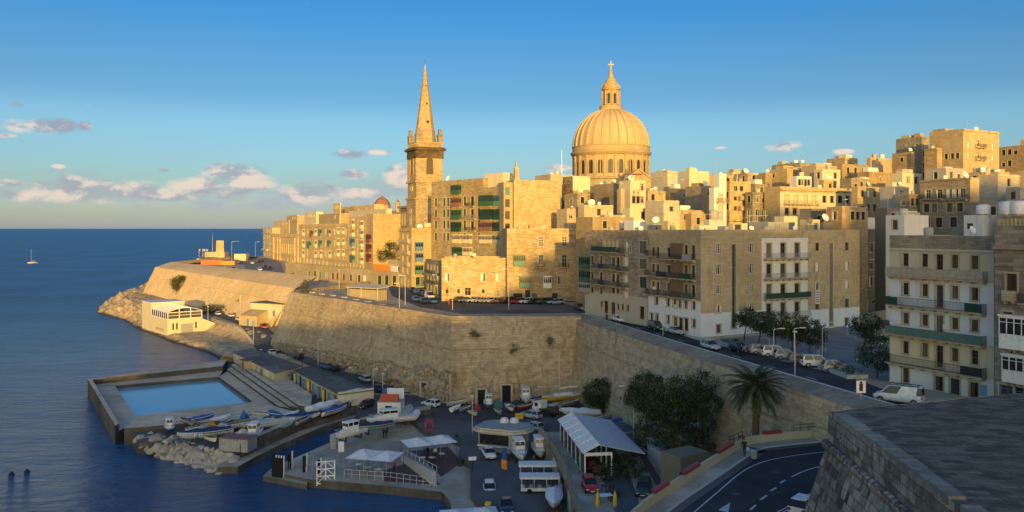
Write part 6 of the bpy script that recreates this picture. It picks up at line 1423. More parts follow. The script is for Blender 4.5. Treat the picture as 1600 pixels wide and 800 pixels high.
shuttle(P(850, 768, 2.01), hd(830, 768, 872, 768, 2), 'white open sightseeing cart in front with its full side visible'); shuttle(P(846, 748, 2.01), hd(826, 748, 868, 748, 2), 'white open sightseeing cart parked behind the other')
t = thing('red_cart', 'small red roofed vendor cart near the white canopies', 'cart', P(670, 676, ZJ), hd(668, 660, 674, 690, 2)); m = MB(); m.box(-1.2, 1.2, -.7, .7, 2.0, 2.12); m.add([(1.2, -.7, 2), (1.6, -.65, 1.8), (1.6, .65, 1.8), (1.2, .7, 2)], [(0, 1, 2, 3)]); m.build('roof', REDP, t)
m = MB(); [m.box(x, x+.06, y, y+.06, .5, 2.0) for x in (-1.1, 1.05) for y in (-.65, .6)]; m.build('post', STEEL, t); m = MB(); m.box(-1.2, .4, -.7, .7, .35, .6); m.box(.4, 1.6, -.68, .68, .35, 1.1); m.build('body', REDP, t)
for x in (-.8, 1.0):
    for y in (-.65, .65): link('wheel', car_parts('hatch')['wheel'], t, (x, y, .31))
# scooter
t = thing('scooter', 'dark scooter parked by the bastion trees', 'scooter', P(996, 664, 3.2), .6); m = MB(); m.box(-.6, .1, -.16, .16, .35, .75); m.box(.1, .55, -.15, .15, .3, .4); m.box(.5, .6, -.18, .18, .3, 1.0); m.build('body', PAINTS['white'], t)
m = MB(); m.tube((.55, -.3, 1.05), (.55, .3, 1.05), .03); m.build('handlebar', IRON, t); [link('wheel', car_parts('hatch')['wheel'], t, (x, 0, .3)) for x in (-.55, .65)]

# ================================================================== BOATS
HULLC = {}
HP = {n: principled('boat_' + n, c, .4, 0, .4) for n, c in dict(white=(.70, .70, .68), navy=(.03, .05, .12), blue=(.05, .14, .32), teal=(.10, .34, .38), yellow=(.62, .38, .03), cream=(.55, .50, .38), grey=(.30, .31, .32), paleblue=(.35, .47, .56), red=(.33, .06, .04)).items()}
DECK = principled('boat_deck', (.58, .57, .53), .6); BOARD = principled('boat_boards', (.26, .19, .11), .7)
def hull_meshes(L, B, Hh, deck, transom=.8):
    k = (L, B, Hh, deck, transom)
    if k in HULLC: return HULLC[k]
    h, d = MB(), MB(); n = 12; rows = []; rim = []
    for i in range(n+1):
        t = i/n; x = -L/2 + L*t; f = 1 - max(0, (t-.35)/.65)**2.4; bw = B/2*f*(transom + (1-transom)*min(1, t/.35)); bw = max(bw, .03)
        sh = Hh*(1 + .30*max(0, t-.3)**1.6); ke = Hh*.02 + Hh*.75*max(0, (t-.72)/.28)**2.2
        rows.append([(x, 0, ke), (x, bw*.45, ke + (sh-ke)*.12), (x, bw*.82, ke + (sh-ke)*.45), (x, bw*.97, ke + (sh-ke)*.85), (x, bw, sh)]); rim.append((x, bw, sh))
    for s_ in (1, -1): h.grid([[(x, y*s_, z) for x, y, z in (r if s_ > 0 else r[::-1])] for r in rows])
    h.add([(x, y*s_, z) for s_, r in ((1, rows[0]), (-1, rows[0][::-1])) for x, y, z in r], [tuple(range(10))])
    # gunwale strip
    for s_ in (1, -1): h.grid([[(x, y*s_, z), (x, (y+.05)*s_, z+.0), (x, (y+.05)*s_, z+.07), (x, (y-.1)*s_ if y > .12 else 0, z+.07)] for x, y, z in rim], 1)
    dz = -.02 if deck else -Hh*.55
    rr = [(x, max(0, y-.08)*(1 if deck else .9), z + (.03 if deck else dz)) for x, y, z in rim]
    d.grid([[(x, -y, z), (x, y, z)] for x, y, z in rr])
    if not deck:
        for s_ in (1, -1): d.grid([[(x, (y-.06)*s_ if y > .08 else 0, z+.05), (x2, y2*s_, z2)] for (x, y, z), (x2, y2, z2) in zip(rim, rr)])
        for t in (.25, .45, .62): 
            x, y, z = rim[int(t*n)]; d.box(x-.14, x+.14, -y+.05, y-.05, z-.18, z-.13)
    HULLC[k] = (h, d); return HULLC[k]
def boat(p, head, L, kind_, hull, label, trim='white', cover=None, stand=True, H_=None, B=None, name='boat', group='boats laid up ashore'):
    B = B or L*.33; Hh = H_ or .35 + L*.085; t = thing(name, label, 'boat', p, head, group); zb = (.45 if stand else .0) if L > 4 else (.15 if stand else 0)
    deck = kind_ in ('cabin', 'cruiser', 'sail'); hm, dm = hull_meshes(L, B, Hh, deck)
    o = hm.build('hull', [HP[hull], HP[trim]], t, (0, 0, zb)); 
    for pl in o.data.polygons: pl.use_smooth = True
    dm.build('deck' if deck else 'interior', DECK if deck else BOARD, t, (0, 0, zb))
    zt = zb + Hh
    if kind_ in ('cabin', 'cruiser'):
        m, g = MB(), MB(); x0, x1 = (-L*.12, L*.22) if kind_ == 'cruiser' else (-L*.22, L*.14); w = B*.36; ch = 1.0 + .09*L*(1 if kind_ == 'cabin' else .4)
        def fr(m, x0, x1, w, z0, z1, s1, s2, tw): m.add([(x0, -w, z0), (x1, -w*.85, z0), (x1, w*.85, z0), (x0, w, z0), (x0+s1, -w*tw, z1), (x1-s2, -w*tw*.85, z1), (x1-s2, w*tw*.85, z1), (x0+s1, w*tw, z1)], [(0, 1, 5, 4), (1, 2, 6, 5), (2, 3, 7, 6), (3, 0, 4, 7), (4, 5, 6, 7)])
        fr(m, x1-.1, x1 + L*.16, w*.9, zt, zt+.42, 0, L*.1, .8)                      # low fore cabin
        fr(m, x0, x1, w, zt, zt+ch*.62, .02, .12, .97)
        fr(m, x0-.15, x1+.12, w*1.02, zt+ch*.96, zt+ch*1.06, .05, .1, .93)             # roof
        for x in (x0+.05, (x0+x1)/2, x1-.2):
            for s_ in (-1, 1): m.tube((x, s_*w*.93, zt+ch*.55), (x-.02, s_*w*.9, zt+ch), .06, n=5)
        m.tube((x1-.12, 0, zt+ch*.55), (x1-.2, 0, zt+ch), .05, n=5)
        m.build('cabin', HP['white'], t)
        fr(g, x0+.05, x1-.06, w*.95, zt+ch*.6, zt+ch*.97, .02, .16, .97); g.build('windows', GLASS, t)
        m = MB(); 
        for s_ in (-1, 1):
            pts = [(L*.18, s_*B*.36, zt+.1), (L*.34, s_*B*.2, zt+.18), (L*.47, s_*.05, zt+.3)]
            for a, c in zip(pts, pts[1:]): m.tube((a[0], a[1], a[2]+.45), (c[0], c[1], c[2]+.45), .025, n=5); m.tube(a, (a[0], a[1], a[2]+.45), .022, n=5)
        m.build('guard_rail', STEEL, t)
    if cover:
        m = MB(); n = 9; rows = []
        for i in range(n+1):
            u = i/n; x = -L*.47 + L*.93*u; f = 1 - max(0, (u-.35)/.65)**2.4; bw = max(.04, B/2*f*.98*(.82+.18*min(1, u/.35))); sh = zt*(1) + Hh*.3*max(0, u-.3)**1.6
            rg = (.55 + .15*math.sin(i*1.9+L))*(1-abs(u-.45)*1.1)*L*.11 + .05
            rows.append([(x, -bw-.07, sh-.15), (x, -bw, sh+.06), (x, -bw*.5, sh + rg*.62), (x, 0, sh+rg), (x, bw*.5, sh+rg*.62), (x, bw, sh+.06), (x, bw+.07, sh-.15)])
        m.grid(rows); m.add(rows[0], [tuple(range(7))]); m.add(rows[-1], [tuple(range(7))[::-1]]); o = m.build('cover', cover, t)
    if kind_ == 'sail':
        m = MB(); m.box(-L*.2, L*.18, -B*.22, B*.22, zt, zt+.45); m.build('cabin', HP['white'], t); m = MB(); m.tube((L*.08, 0, zt), (L*.08, 0, zt+L*1.25 if stand is False else zt+L*.9), .07, n=6); m.build('mast', POLE, t)
        m = MB(); m.tube((L*.08, 0, zt+1.3), (-L*.4, 0, zt+1.3), .06, n=6); m.tube((L*.05, 0, zt+1.42), (-L*.36, 0, zt+1.42), .13, n=6); m.build('boom', CANVAS, t)
    if stand and L > 4:
        for x in (-L*.28, L*.2): m = MB(); m.box(x-.12, x+.12, -B*.4, B*.4, 0, .2); m.box(x-.1, x+.1, -B*.42, -B*.34, .2, zb+.35); m.box(x-.1, x+.1, B*.34, B*.42, .2, zb+.35); m.build('cradle', WOOD, t)
    if kind_ in ('motor',):
        m = MB(); m.box(-L*.5-.42, -L*.5-.02, -.2, .2, zt-.2, zt+.4); m.box(-L*.5-.3, -L*.5-.15, -.08, .08, zt-.9, zt-.2); m.build('outboard_motor', IRON, t)
        m = MB(); m.add([(L*.08, -B*.36, zt), (L*.22, 0, zt+.02), (L*.08, B*.36, zt), (L*.02, -B*.34, zt+.5), (L*.12, 0, zt+.55), (L*.02, B*.34, zt+.5)], [(0, 1, 4, 3), (1, 2, 5, 4)]); m.build('windscreen', GLASS, t)
    return t
def bt(x0, y0, x1, y1, L, k, hull, label, z=2.0, **kw):
    """stern pixel -> bow pixel at the ground"""
    a, c = P(x0, y0, z), P(x1, y1, z); return boat((a + c)/2, math.atan2(c.y-a.y, c.x-a.x), L, k, hull, label, **kw)
bt(262, 668, 268, 690, 4.6, 'cabin', 'navy', 'navy hulled boat with a white cabin at the pool end')
b2 = bt(350, 684, 290, 692, 8.5, 'open', 'paleblue', 'long blue boat with white letters on its side above the boulders', cover=TARPN, B=2.7)
def lettering(body, size, parent, loc, rot, mat, shear=0, align='LEFT'):
    cu = bpy.data.curves.new('lettering', 'FONT'); cu.body = body; cu.size = size; cu.extrude = .012; cu.shear = shear; cu.align_x = align; q = bpy.data.objects.new('lettering_curve', cu); COL.objects.link(q)
    me = bpy.data.meshes.new_from_object(q.evaluated_get(bpy.context.evaluated_depsgraph_get())); bpy.data.objects.remove(q); me.materials.clear(); me.materials.append(mat); o = link('lettering', me, parent, loc); o.rotation_euler = rot; return o
for tx, x in (('F', 2.0), ('R', 1.2)):
    lettering(tx, 1.1, b2, (x, 1.41, .95), (R(90), 0, R(180)), WHITEP)
bt(296, 668, 284, 664, 4.2, 'open', 'grey', 'small grey open boat under the pool wall'); bt(305, 664, 325, 660, 4.6, 'open', 'blue', 'small boat under a bright blue tarpaulin by the pool wall', cover=TARPB)
bt(300, 676, 318, 672, 4.0, 'open', 'white', 'slim white rowing boat behind the lettered boat', B=1.2)
bt(362, 675, 404, 667, 6.5, 'open', 'white', 'white open boat with a cream interior in the middle of the yard', B=1.9); bt(405, 681, 386, 700, 6.2, 'cabin', 'white', 'white cabin boat with a blue windscreen cover', cover=None)
bt(412, 673, 447, 668, 7.0, 'open', 'white', 'long narrow grey white boat along the pier wall', B=1.5, cover=CANVG); bt(420, 652, 440, 660, 5.0, 'open', 'blue', 'boat heaped with bright blue tarpaulin near the pool corner', cover=TARPB); bt(402, 652, 414, 654, 4.0, 'open', 'cream', 'cream dinghy raised on a stand by the pool wall')
bt(452, 662, 494, 657, 6.3, 'open', 'white', 'white hulled boat with a navy cover beside the pier steps', cover=TARPN, trim='blue'); bt(438, 677, 454, 671, 4.2, 'open', 'teal', 'small teal boat against the pier parapet')
bt(484, 650, 530, 638, 8.0, 'open', 'white', 'long boat under a white cover in front of blue posts', cover=CANVAS); bt(504, 655, 540, 645, 6.4, 'motor', 'white', 'white motorboat with a blue tarpaulin over its stern', cover=TARPB); bt(484, 655, 498, 650, 3.6, 'open', 'white', 'short boat under a white sheet beside the blue tarpaulin boat', cover=CANVAS)
bt(530, 639, 577, 626, 8.0, 'cruiser', 'white', 'white motorboat with a navy canopy by the cream end wall', cover=None)
bt(561, 683, 530, 691, 6.4, 'cabin', 'white', 'white cabin boat hauled out at the slipway', stand=True); bt(606, 673, 563, 680, 7.0, 'open', 'teal', 'turquoise fishing boat with a navy cover and yellow bow', cover=TARPN, trim='yellow'); bt(638, 662, 583, 668, 8.5, 'cruiser', 'white', 'large white motor cruiser in front of the small white kiosk')
bt(630, 660, 643, 640, 5.6, 'open', 'grey', 'grey covered boat right of the small white kiosk', cover=CANVG); bt(646, 664, 654, 648, 4.6, 'open', 'white', 'white covered dinghy on the open quay', cover=CANVAS)
bt(707, 645, 718, 640, 3.8, 'open', 'white', 'white dinghy under a pale cover by the bastion door', cover=CANVAS); bt(722, 644, 733, 641, 3.0, 'open', 'teal', 'tiny turquoise dinghy beside the pale covered one'); bt(702, 638, 736, 633, 5.6, 'open', 'cream', 'long cream skiff on the ground below the rock face', B=1.2)
bt(762, 632, 765, 648, 5.6, 'cabin', 'blue', 'blue hulled boat with a white wheelhouse below the rock'); bt(792, 640, 803, 650, 4.4, 'open', 'white', 'white open dinghy with a dark interior'); bt(818, 622, 825, 640, 6.8, 'cabin', 'white', 'tall white cabin boat on blocks against the rock'); bt(836, 632, 850, 629, 4.2, 'open', 'white', 'small boat with a navy cover beside the tall cabin boat', cover=TARPN)
bt(813, 641, 826, 639, 3.6, 'open', 'red', 'small white and red dinghy near the tow truck', trim='white'); bt(905, 627, 852, 633, 9.2, 'sail', 'yellow', 'yellow sailing boat with a tall mast under the bastion'); bt(875, 641, 905, 634, 5.8, 'open', 'grey', 'grey dinghy in front of the yellow sailing boat', B=1.5); bt(930, 655, 884, 653, 7.6, 'open', 'white', 'boat fully wrapped in a white cover below the tree', cover=CANVAS)
bt(920, 664, 957, 658, 6.0, 'open', 'paleblue', 'pale blue skiff beside the glazed restaurant roof', B=1.5); bt(950, 673, 985, 665, 6.2, 'open', 'white', 'white boat with a blue cover near the scooter', cover=TARPB); bt(930, 670, 946, 668, 3.8, 'open', 'yellow', 'small yellow boat half hidden by the restaurant roof')
bt(803, 706, 820, 732, 6.8, 'cabin', 'white', 'white cabin cruiser beside the kiosk with a navy bow mark'); bt(838, 700, 848, 730, 6.6, 'cabin', 'white', 'white cabin cruiser beneath the lane retaining wall'); bt(866, 778, 866, 808, 6.4, 'open', 'white', 'white boat under a white awning at the frame bottom', cover=CANVAS)
t = boat(Vector((*P(50, 411.5, 0).xy, -.35)), R(250), 11, 'sail', 'white', 'lone white yacht with bare mast out at sea', stand=False, name='yacht', group=None)
m = MB(); m.add([(.75, .02, 2.9), (-3.6, .02, 2.9), (.8, .02, 11.5)], [(0, 1, 2)]); m.add([(.75, -.02, 2.9), (.8, -.02, 11.5), (-3.6, -.02, 2.9)], [(0, 1, 2)]); 
bt(335, 680, 352, 677, 3.6, 'open', 'cream', 'little cream dinghy behind the lettered boat stern', B=1.3); bt(338, 661, 352, 658, 4.0, 'open', 'white', 'small white boat right of the blue tarpaulin boat', cover=CANVAS); bt(352, 665, 362, 661, 3.4, 'open', 'navy', 'small navy dinghy by the pool wall'); bt(390, 672, 412, 668, 5.0, 'open', 'cream', 'cream boat under a grey cover beside the tall blue bundle', cover=CANVG); bt(420, 668, 432, 664, 3.8, 'open', 'blue', 'small blue open boat near the yard middle')
bt(448, 655, 462, 651, 4.0, 'open', 'white', 'white dinghy behind the navy covered boat', cover=CANVAS); bt(466, 668, 482, 661, 4.4, 'open', 'grey', 'grey dinghy against the pier parapet', B=1.4); bt(322, 688, 338, 694, 3.6, 'open', 'white', 'white dinghy on the top of the boulders', B=1.3); bt(385, 692, 372, 689, 3.2, 'open', 'teal', 'tiny teal boat behind the grey metal shed'); bt(500, 648, 516, 643, 4.2, 'open', 'cream', 'cream dinghy between the white covers', cover=TARPN)
bt(775, 645, 783, 651, 3.2, 'open', 'grey', 'small grey dinghy between the wheelhouse boat and the white open one'); bt(858, 640, 872, 637, 3.8, 'open', 'cream', 'cream dinghy behind the tow truck cab', cover=CANVG); bt(735, 648, 744, 652, 3.0, 'open', 'cream', 'tiny cream dinghy beside the red engine cover')
for k, (x, y, mt) in enumerate(((362, 670, BLUEP), (366, 671, WOODR), (427, 659, GREYP), (445, 661, WOOD), (342, 674, YELP), (396, 663, W_GREY), (474, 652, GREYP), (310, 672, WOOD))):
    m = MB(); m.obox((0, 0, 0), .9, .7, .6); m.obox((.05, 0, .605), .7, .6, .35); tag(m.build('gear_crate', mt, None, P(x, y, 2), k*.7), 'gear crate among the laid up boats, ' + ('bright blue', 'red brown beside the bright blue one', 'grey beside the blue open boat', 'dark wood by the pool corner', 'yellow under the grey heap', 'pale grey by the cream boat', 'grey at the pier steps', 'dark wood behind the lettered boat')[k], 'crate', 'gear crates in the yard')
# heaps, boxes and odds in the yard
t = thing('yard_shed', 'low grey metal shed with a rusty red roof in the boat yard', 'shed', P(372, 702, 2), R(-12)); m = MB(); m.box(-2.4, 2.4, -1.4, 1.4, 0, 1.9); m.build('wall', GREYP, t); m = MB(); m.box(-2.5, 2.5, -1.5, 1.5, 1.901, 2.02); m.build('roof', principled('rusty_sheet', (.24, .12, .10)), t)
m = MB(); m.lathe([(.42, 0), (.45, .3), (.45, .8), (.4, 1.0)], 12); tag(m.build('barrel', TARPB, None, P(351, 702, 2)), 'blue barrel beside the low grey metal shed', 'barrel')
def heap(x, y, z, w, d, h, mat, label, name='tarpaulin_heap', cat='tarpaulin'):
    m = MB(); rows = []
    for i in range(8):
        for_ = []
        for j in range(8):
            u, v_ = i/7*2-1, j/7*2-1; hh = h*max(0, (1-u*u)*(1-v_*v_))**.6*(.8 + .4*mnoise.noise(Vector((u*2+x, v_*2, y))))
            for_.append((u*w/2, v_*d/2, hh))
        rows.append(for_)
    m.grid(rows); return tag(m.build(name, mat, None, P(x, y, z), random.random()), label, cat)
heap(378, 684, 2, 3.2, 2.6, 1.6, W_CREAM, 'cream sheet heaped over gear behind the metal shed'); heap(348, 672, 2, 2.6, 2.2, 1.5, CANVG, 'grey covered heap in the middle of the yard'); heap(382, 660, 2, 1.6, 1.6, 2.4, TARPB, 'upright bundle of blue tarpaulin by the pool wall'); heap(330, 666, 2, 1.8, 1.4, .9, ORANGEP, 'small orange bundle beside the blue tarpaulin boat'); heap(745, 640, 2, 1.6, 1.4, 1.2, REDP, 'red covered engine beside the white wheelhouse boat'); heap(776, 636, 2, 2.2, 2.0, 1.8, TEAL, 'teal cover over stacked gear below the rock'); heap(392, 655, 2, 2.6, 1.6, 1.0, WOODR, 'brown heap of nets by the pool wall', 'net_heap', 'nets')
m = MB(); m.obox((0, 0, 0), 1.4, .7, .9); tag(m.build('equipment_box', YELP, None, P(811, 654, 2), .2), 'bright yellow box left of the silver estate', 'box')
# boulders of the breakwater
ROCKM = stone('boulder_stone', (.30, .27, .22), (.55, .51, .44), brick=(9, 9), blk=.2, stain=.3, mortar=0, pit=.35, bump=.6)
RK = []
for k in range(9):
    bm = bmesh.new(); rk = random.Random(k+60)
    for _ in range(20):
        d = Vector((rk.gauss(0, 1), rk.gauss(0, 1), rk.gauss(0, 1))).normalized(); bm.verts.new((d.x*rk.uniform(.85, 1.25), d.y*rk.uniform(.75, 1.05), d.z*rk.uniform(.6, .85)))
    g_ = bmesh.ops.convex_hull(bm, input=bm.verts); bmesh.ops.delete(bm, geom=[v_ for v_ in g_['geom_interior'] if isinstance(v_, bmesh.types.BMVert)], context='VERTS')
    bmesh.ops.dissolve_limit(bm, angle_limit=.35, verts=bm.verts, edges=bm.edges); bmesh.ops.bevel(bm, geom=list(bm.edges), offset=.09, segments=2, affect='EDGES', profile=.6)
    me = bpy.data.meshes.new('boulder'); bm.to_mesh(me); bm.free(); me.materials.append(ROCKM); me.uv_layers.new(name='UVMap'); RK.append(me)
def inpoly(x, y, pl):
    r = False
    for (a, b_), (c, d) in zip(pl, pl[1:] + pl[:1]):
        if (b_ > y) != (d > y) and x < (c-a)*(y-b_)/(d-b_) + a: r = not r
    return r
poly = [(212, 684), (232, 676), (262, 684), (300, 691), (338, 703), (372, 712), (366, 724), (342, 738), (318, 732), (280, 722), (240, 708), (222, 697)]
pts_, tries = [], 0; rr = random.Random(5)
while len(pts_) < 105 and tries < 6000:
    tries += 1; x, y = rr.uniform(210, 374), rr.uniform(674, 740)
    if not inpoly(x, y, poly): continue
    sz = rr.uniform(.55, 1.25)
    if any(math.hypot((x-a)*.9, (y-b_)*1.25) < (sz+s_)*4.1 for a, b_, s_ in pts_): continue
    pts_.append((x, y, sz))
for x, y, sz in pts_:
    yt = 684 + (x-212)*.155; f = min(1, max(0, (y - yt)/24)); z = 1.9 - 1.7*f
    o = link('boulder', rr.choice(RK), None, P(x, y, z) + Vector((0, 0, -.1)), rr.uniform(0, 6)); o.rotation_euler = (rr.uniform(-.5, .5), rr.uniform(-.5, .5), rr.uniform(0, 6)); o.scale = (sz,)*3
    tag(o, 'pale rounded boulder in the breakwater below the boat yard', 'boulder', 'breakwater boulders')
m = MB(); m.prism([p for p in px([(214, 690), (232, 678), (300, 690), (372, 712), (345, 733), (280, 716)], 0)], -2, .35); kind(m.build('breakwater_bed', stone('wet_rock', (.05, .045, .04), (.12, .11, .09), brick=(5, 5), mortar=0)), 'structure')
# ================================================================== QUAYSIDE BUILDINGS AND FURNITURE
# two rows of shore kiosks
def kiosk_row(name, label, fr, bk, zt, zb, wallm, roofm, n, doorcols, posts=None, endm=None):
    t = thing(name, label, 'kiosk row'); a, c, d, e = fr[0], fr[1], bk[1], bk[0]
    m = MB(); m.prism([V3(p.x, p.y, 0) for p in (a, c, d, e)], zb, zt - .25, 0); m.build('wall', wallm, t)
    cx = (a+c+d+e)/4; m = MB(); m.prism([V3(*(p + (p-cx).normalized()*.45).xy, 0) for p in (a, c, d, e)], zt-.25, zt, 1, 0); m.build('roof', [roofm, TEAL if posts else roofm], t)
    dv = (c-a); dv.z = 0; L = dv.length; dv /= L; nv = V3(dv.y, -dv.x, 0)
    if (nv.dot(V3(0, -1, 0)) + nv.dot(V3(-1, 0, 0))) < 0: nv = -nv
    ang = math.atan2(dv.y, dv.x)
    for i in range(n):
        p = V3(a.x, a.y, zb) + dv*(L*(i+.5)/n); q = MB(); q.obox((0, 0, .05), L/n*.62, .12, zt-zb-.55); o = q.build('door', doorcols[i % len(doorcols)], t, p + nv*.02, ang)
    if posts:
        for i in range(n+1): p = V3(a.x, a.y, zb) + dv*(L*i/n); q = MB(); q.obox((0, 0, 0), .34, .34, zt-zb-.3); q.build('post', posts[i % len(posts)], t, p + nv*.75, ang)
    if endm: 
        ev = (d-c); ev.z = 0; q = MB(); q.obox((0, 0, 0), ev.length+.2, .2, zt-zb+.35); q.build('end_wall', endm, t, V3(*((c+d)/2).xy, zb) + dv*.3, math.atan2(ev.y, ev.x))
RF = rough_ground('kiosk_roof', (.12, .115, .105), (.25, .235, .21), .35, 2.4, .4, .9, .6, (.09, .085, .08)); RF2 = rough_ground('kiosk_roof_old', (.10, .09, .08), (.19, .175, .155), .5, 2.4, .5, .9, .7, (.06, .055, .05))
kiosk_row('beach_cabin_row', 'flat roofed row of cream beach cabins beside the sea pool', (P(365, 551, 4.7), P(428, 583, 4.7)), (P(393, 545, 4.8), P(470, 571.5, 4.8)), 4.9, 2.4, W_CREAM, RF, 9, (SHUTC, W_GREY, S_GREY, CREAMP))
t = thing('ticket_hut', 'small ochre hut standing in front of the beach cabins', 'hut', P(386, 578, 2.72), R(-52)); m = MB(); m.box(-1.3, 1.3, -1, 1, 0, 2.3); m.build('wall', S_GOLD, t); m = MB(); m.box(-1.5, 1.5, -1.2, 1.2, 2.301, 2.45); m.build('roof', RF, t); m = MB(); m.box(-.5, .5, -1.06, -1.005, .05, 2.0); m.build('door', SHUT, t)
kiosk_row('boat_store_row', 'dark flat roofed boat store with blue posts and cream end wall', (P(459, 579, 4.7), P(528, 616, 4.7)), (P(484, 573.5, 4.7), P(582, 609, 4.7)), 4.8, 2.2, W_YEL, RF2, 9, (BLUEP, IRON, GREYP, WOODR, W_GREY), (BLUEP, YELP, BLUEP), W_CREAM)
# restaurant above the rocks: local x along the front, y along the sea side
t = thing('shore_restaurant', 'cream shore restaurant with a white glazed roof terrace', 'restaurant', P(261.7, 523, 1.0), R(40)); LX, LY, Z0, Z1_, ZP = 11.2, 29.0, -3.0, 4.9, 7.3
m = MB(); m.box(0, LX, 0, LY, Z0, Z1_); m.box(.02, LX-.02, LY*.62, LY+.02, Z1_, 8.9); m.build('wall', W_CREAM, t)
m = MB(); m.box(-.15, LX+.15, -.15, LY*.62, Z1_+.01, Z1_+.22); m.box(-.12, LX+.12, LY*.62-.12, LY+.14, 8.91, 9.25); m.build('coping', W_WHITE, t)
GR = principled('glass_roof', (.66, .65, .58), .3, 0, .5); YE = LY*.62-.2
def arch_z(x): u = x/LX*2-1; return ZP + 1.15*(1-u*u)
xs9 = np.linspace(-.1, LX+.1, 11)
m = MB(); m.grid([[(x, y, arch_z(min(max(x, 0), LX))) for x in xs9] for y in (-.2, YE)]); m.grid([[(x, y, arch_z(min(max(x, 0), LX))-.06) for x in xs9[::-1]] for y in (-.2, YE)]); m.build('glass_roof', GR, t)
for y in np.linspace(0, YE, 9):
    m = MB()
    for a, c in zip(xs9, xs9[1:]): m.tube((a, y, arch_z(min(max(a, 0), LX))+.08), (c, y, arch_z(min(max(c, 0), LX))+.08), .09, n=4)
    m.build('rafter', WHITEP, t)
for y in np.linspace(0, YE, 9): m = MB(); m.box(-.02, .2, y-.12, y+.12, Z1_+.22, ZP); m.build('post', WHITEP, t)
for x in np.linspace(.1, LX-.1, 4): m = MB(); m.box(x-.12, x+.12, -.08, .14, Z1_+.22, ZP if x < .2 or x > LX-.2 else arch_z(x)); m.build('post', WHITEP, t)
m = MB(); m.box(0, LX, -.1, .12, ZP-.22, ZP); m.box(-.05, .15, .2, YE, ZP-.2, ZP); m.box(0, LX, -.09, .1, Z1_+1.2, Z1_+1.32); m.build('beam', WHITEP, t)
WG = principled('warm_window_glass', (.10, .085, .06), .1, 0, .5); m = MB(); m.box(.05, .09, .3, YE, Z1_+.25, ZP-.2); m.build('window', WG, t); m = MB(); m.box(.2, LX-.2, .02, .06, Z1_+.25, ZP-.22); m.build('window', WG, t)
m = MB(); m.box(4.3, 8.2, -.06, .04, -.2, 3.2); m.build('shutter_door', GREYP, t)
for x in (1.8, 3.0, 9.2): m = MB(); m.box(x-.25, x+.25, -.02, .02, 1.4, 3.6); m.build('window', GLASS, t)
for k in range(6): m = MB(); m.box(-.03, .02, 4 + k*1.5, 4.9 + k*1.5, .6, 1.5); m.build('painted_panel', S_GREY, t)
m = MB(); m.prism([(LX, 0), (LX+9, 0), (LX+9, .5), (LX, .5)], -2, lambda p: 4.6 if p[0] < LX+1 else .6); m.build('buttress', W_CREAM, t)
# small shore house and hut
t = thing('shore_house', 'low cream shore house with a tiled lean to under the bastion', 'house', P(398, 509, 4.2), R(-28)); m = MB(); m.box(-5, 9, 3, 11, -1, 7); m.build('wall', W_CREAM, t); m = MB(); m.box(-5.2, 9.2, 2.8, 11.2, 7.01, 7.25); m.build('roof', RF, t)
m = MB(); m.add([(-5, -2, 0), (3, -2, 0), (3, 3, 0), (-5, 3, 0), (-5, -2, 3.4), (3, -2, 3.4), (3, 2.99, 5), (-5, 2.99, 5)], [(0, 1, 5, 4), (1, 2, 6, 5), (3, 0, 4, 7), (4, 5, 6, 7)]); m.build('lean_to', S_GOLD, t); 
for x in (-1, 1.5): m = MB(); m.box(x-.5, x+.5, -ZJ, -2.005, 0, 2.4); m.build('door', BLUEP, t)
m = MB(); m.box(5, 6, 2.9, 2.99, 3, 5); m.build('window', BLUEP, t)
# white kiosk with red sign
t = thing('snack_kiosk', 'small white kiosk with a red roof sign behind the motor cruiser', 'kiosk', P(611, 652, 2), R(-4)); m = MB(); m.box(-2.1, 2.1, -1.6, 1.6, 0, 3.0); m.build('wall', W_WHITE, t); m = MB(); m.box(-2.2, 2.2, -1.7, 1.7, 3.001, 3.12); m.build('roof', GREYP, t)
m = MB(); m.box(-.7, .5, -1.66, -1.605, 1.2, 2.4); m.build('hatch', GLASS, t); m = MB(); m.add([(-1.7, -1.55, 3.13), (1.55, -1.55, 3.13), (1.55, -.6, 4.3), (-1.7, -.6, 4.3), (-1.7, -.4, 3.13), (1.55, -.4, 3.13)], [(0, 1, 2, 3), (0, 3, 4), (1, 5, 2), (3, 2, 5, 4)]); sg = m.build('sign', principled('sign_red', (.42, .09, .04), .6), t)
lettering('Rustic', 1.15, sg, (-.1, -1.30, 3.36), (math.atan2(1.17, .95), 0, 0), YELP, .3, 'CENTER')
m = MB(); m.box(-1.0, 2.1, 1.2, 1.5, 3.13, 5.0); m.build('backboard', W_BLUE, t); m = MB(); m.box(-1.9, -1.02, 1.2, 1.5, 3.13, 4.9); m.build('side_board', TARPB, t)
# grey roofed kiosk
t = thing('cafe_kiosk', 'long cafe kiosk with a rounded grey roof and white roof domes', 'kiosk', P(790, 700, 2), R(-20))
pl = [(-4.6, -2.4), (-3.4, -3.4), (2.6, -3.4), (4.2, -2.0), (4.6, 0), (3.6, 2.6), (-2.6, 3.2), (-4.4, 1.6)]
m = MB(); m.prism([(x*.82, y*.8) for x, y in pl], 0, 3.0); m.build('wall', W_GREY, t); m = MB(); m.prism(pl, 3.0, 3.35, 1, 0); m.prism([(x*.9, y*.9) for x, y in pl], 3.351, 3.6, 1, 0); m.build('roof', [principled('grey_roof_sheet', (.26, .30, .31), .6), principled('cream_fascia', (.50, .45, .36))], t)
for x, y in ((-.8, 1.6), (.7, 2.0)): m = MB(); m.lathe([(.75, 0), (.72, .35), (.45, .65), (.1, .75)], 12, (x, y, 3.6)); m.build('roof_dome', W_WHITE, t)
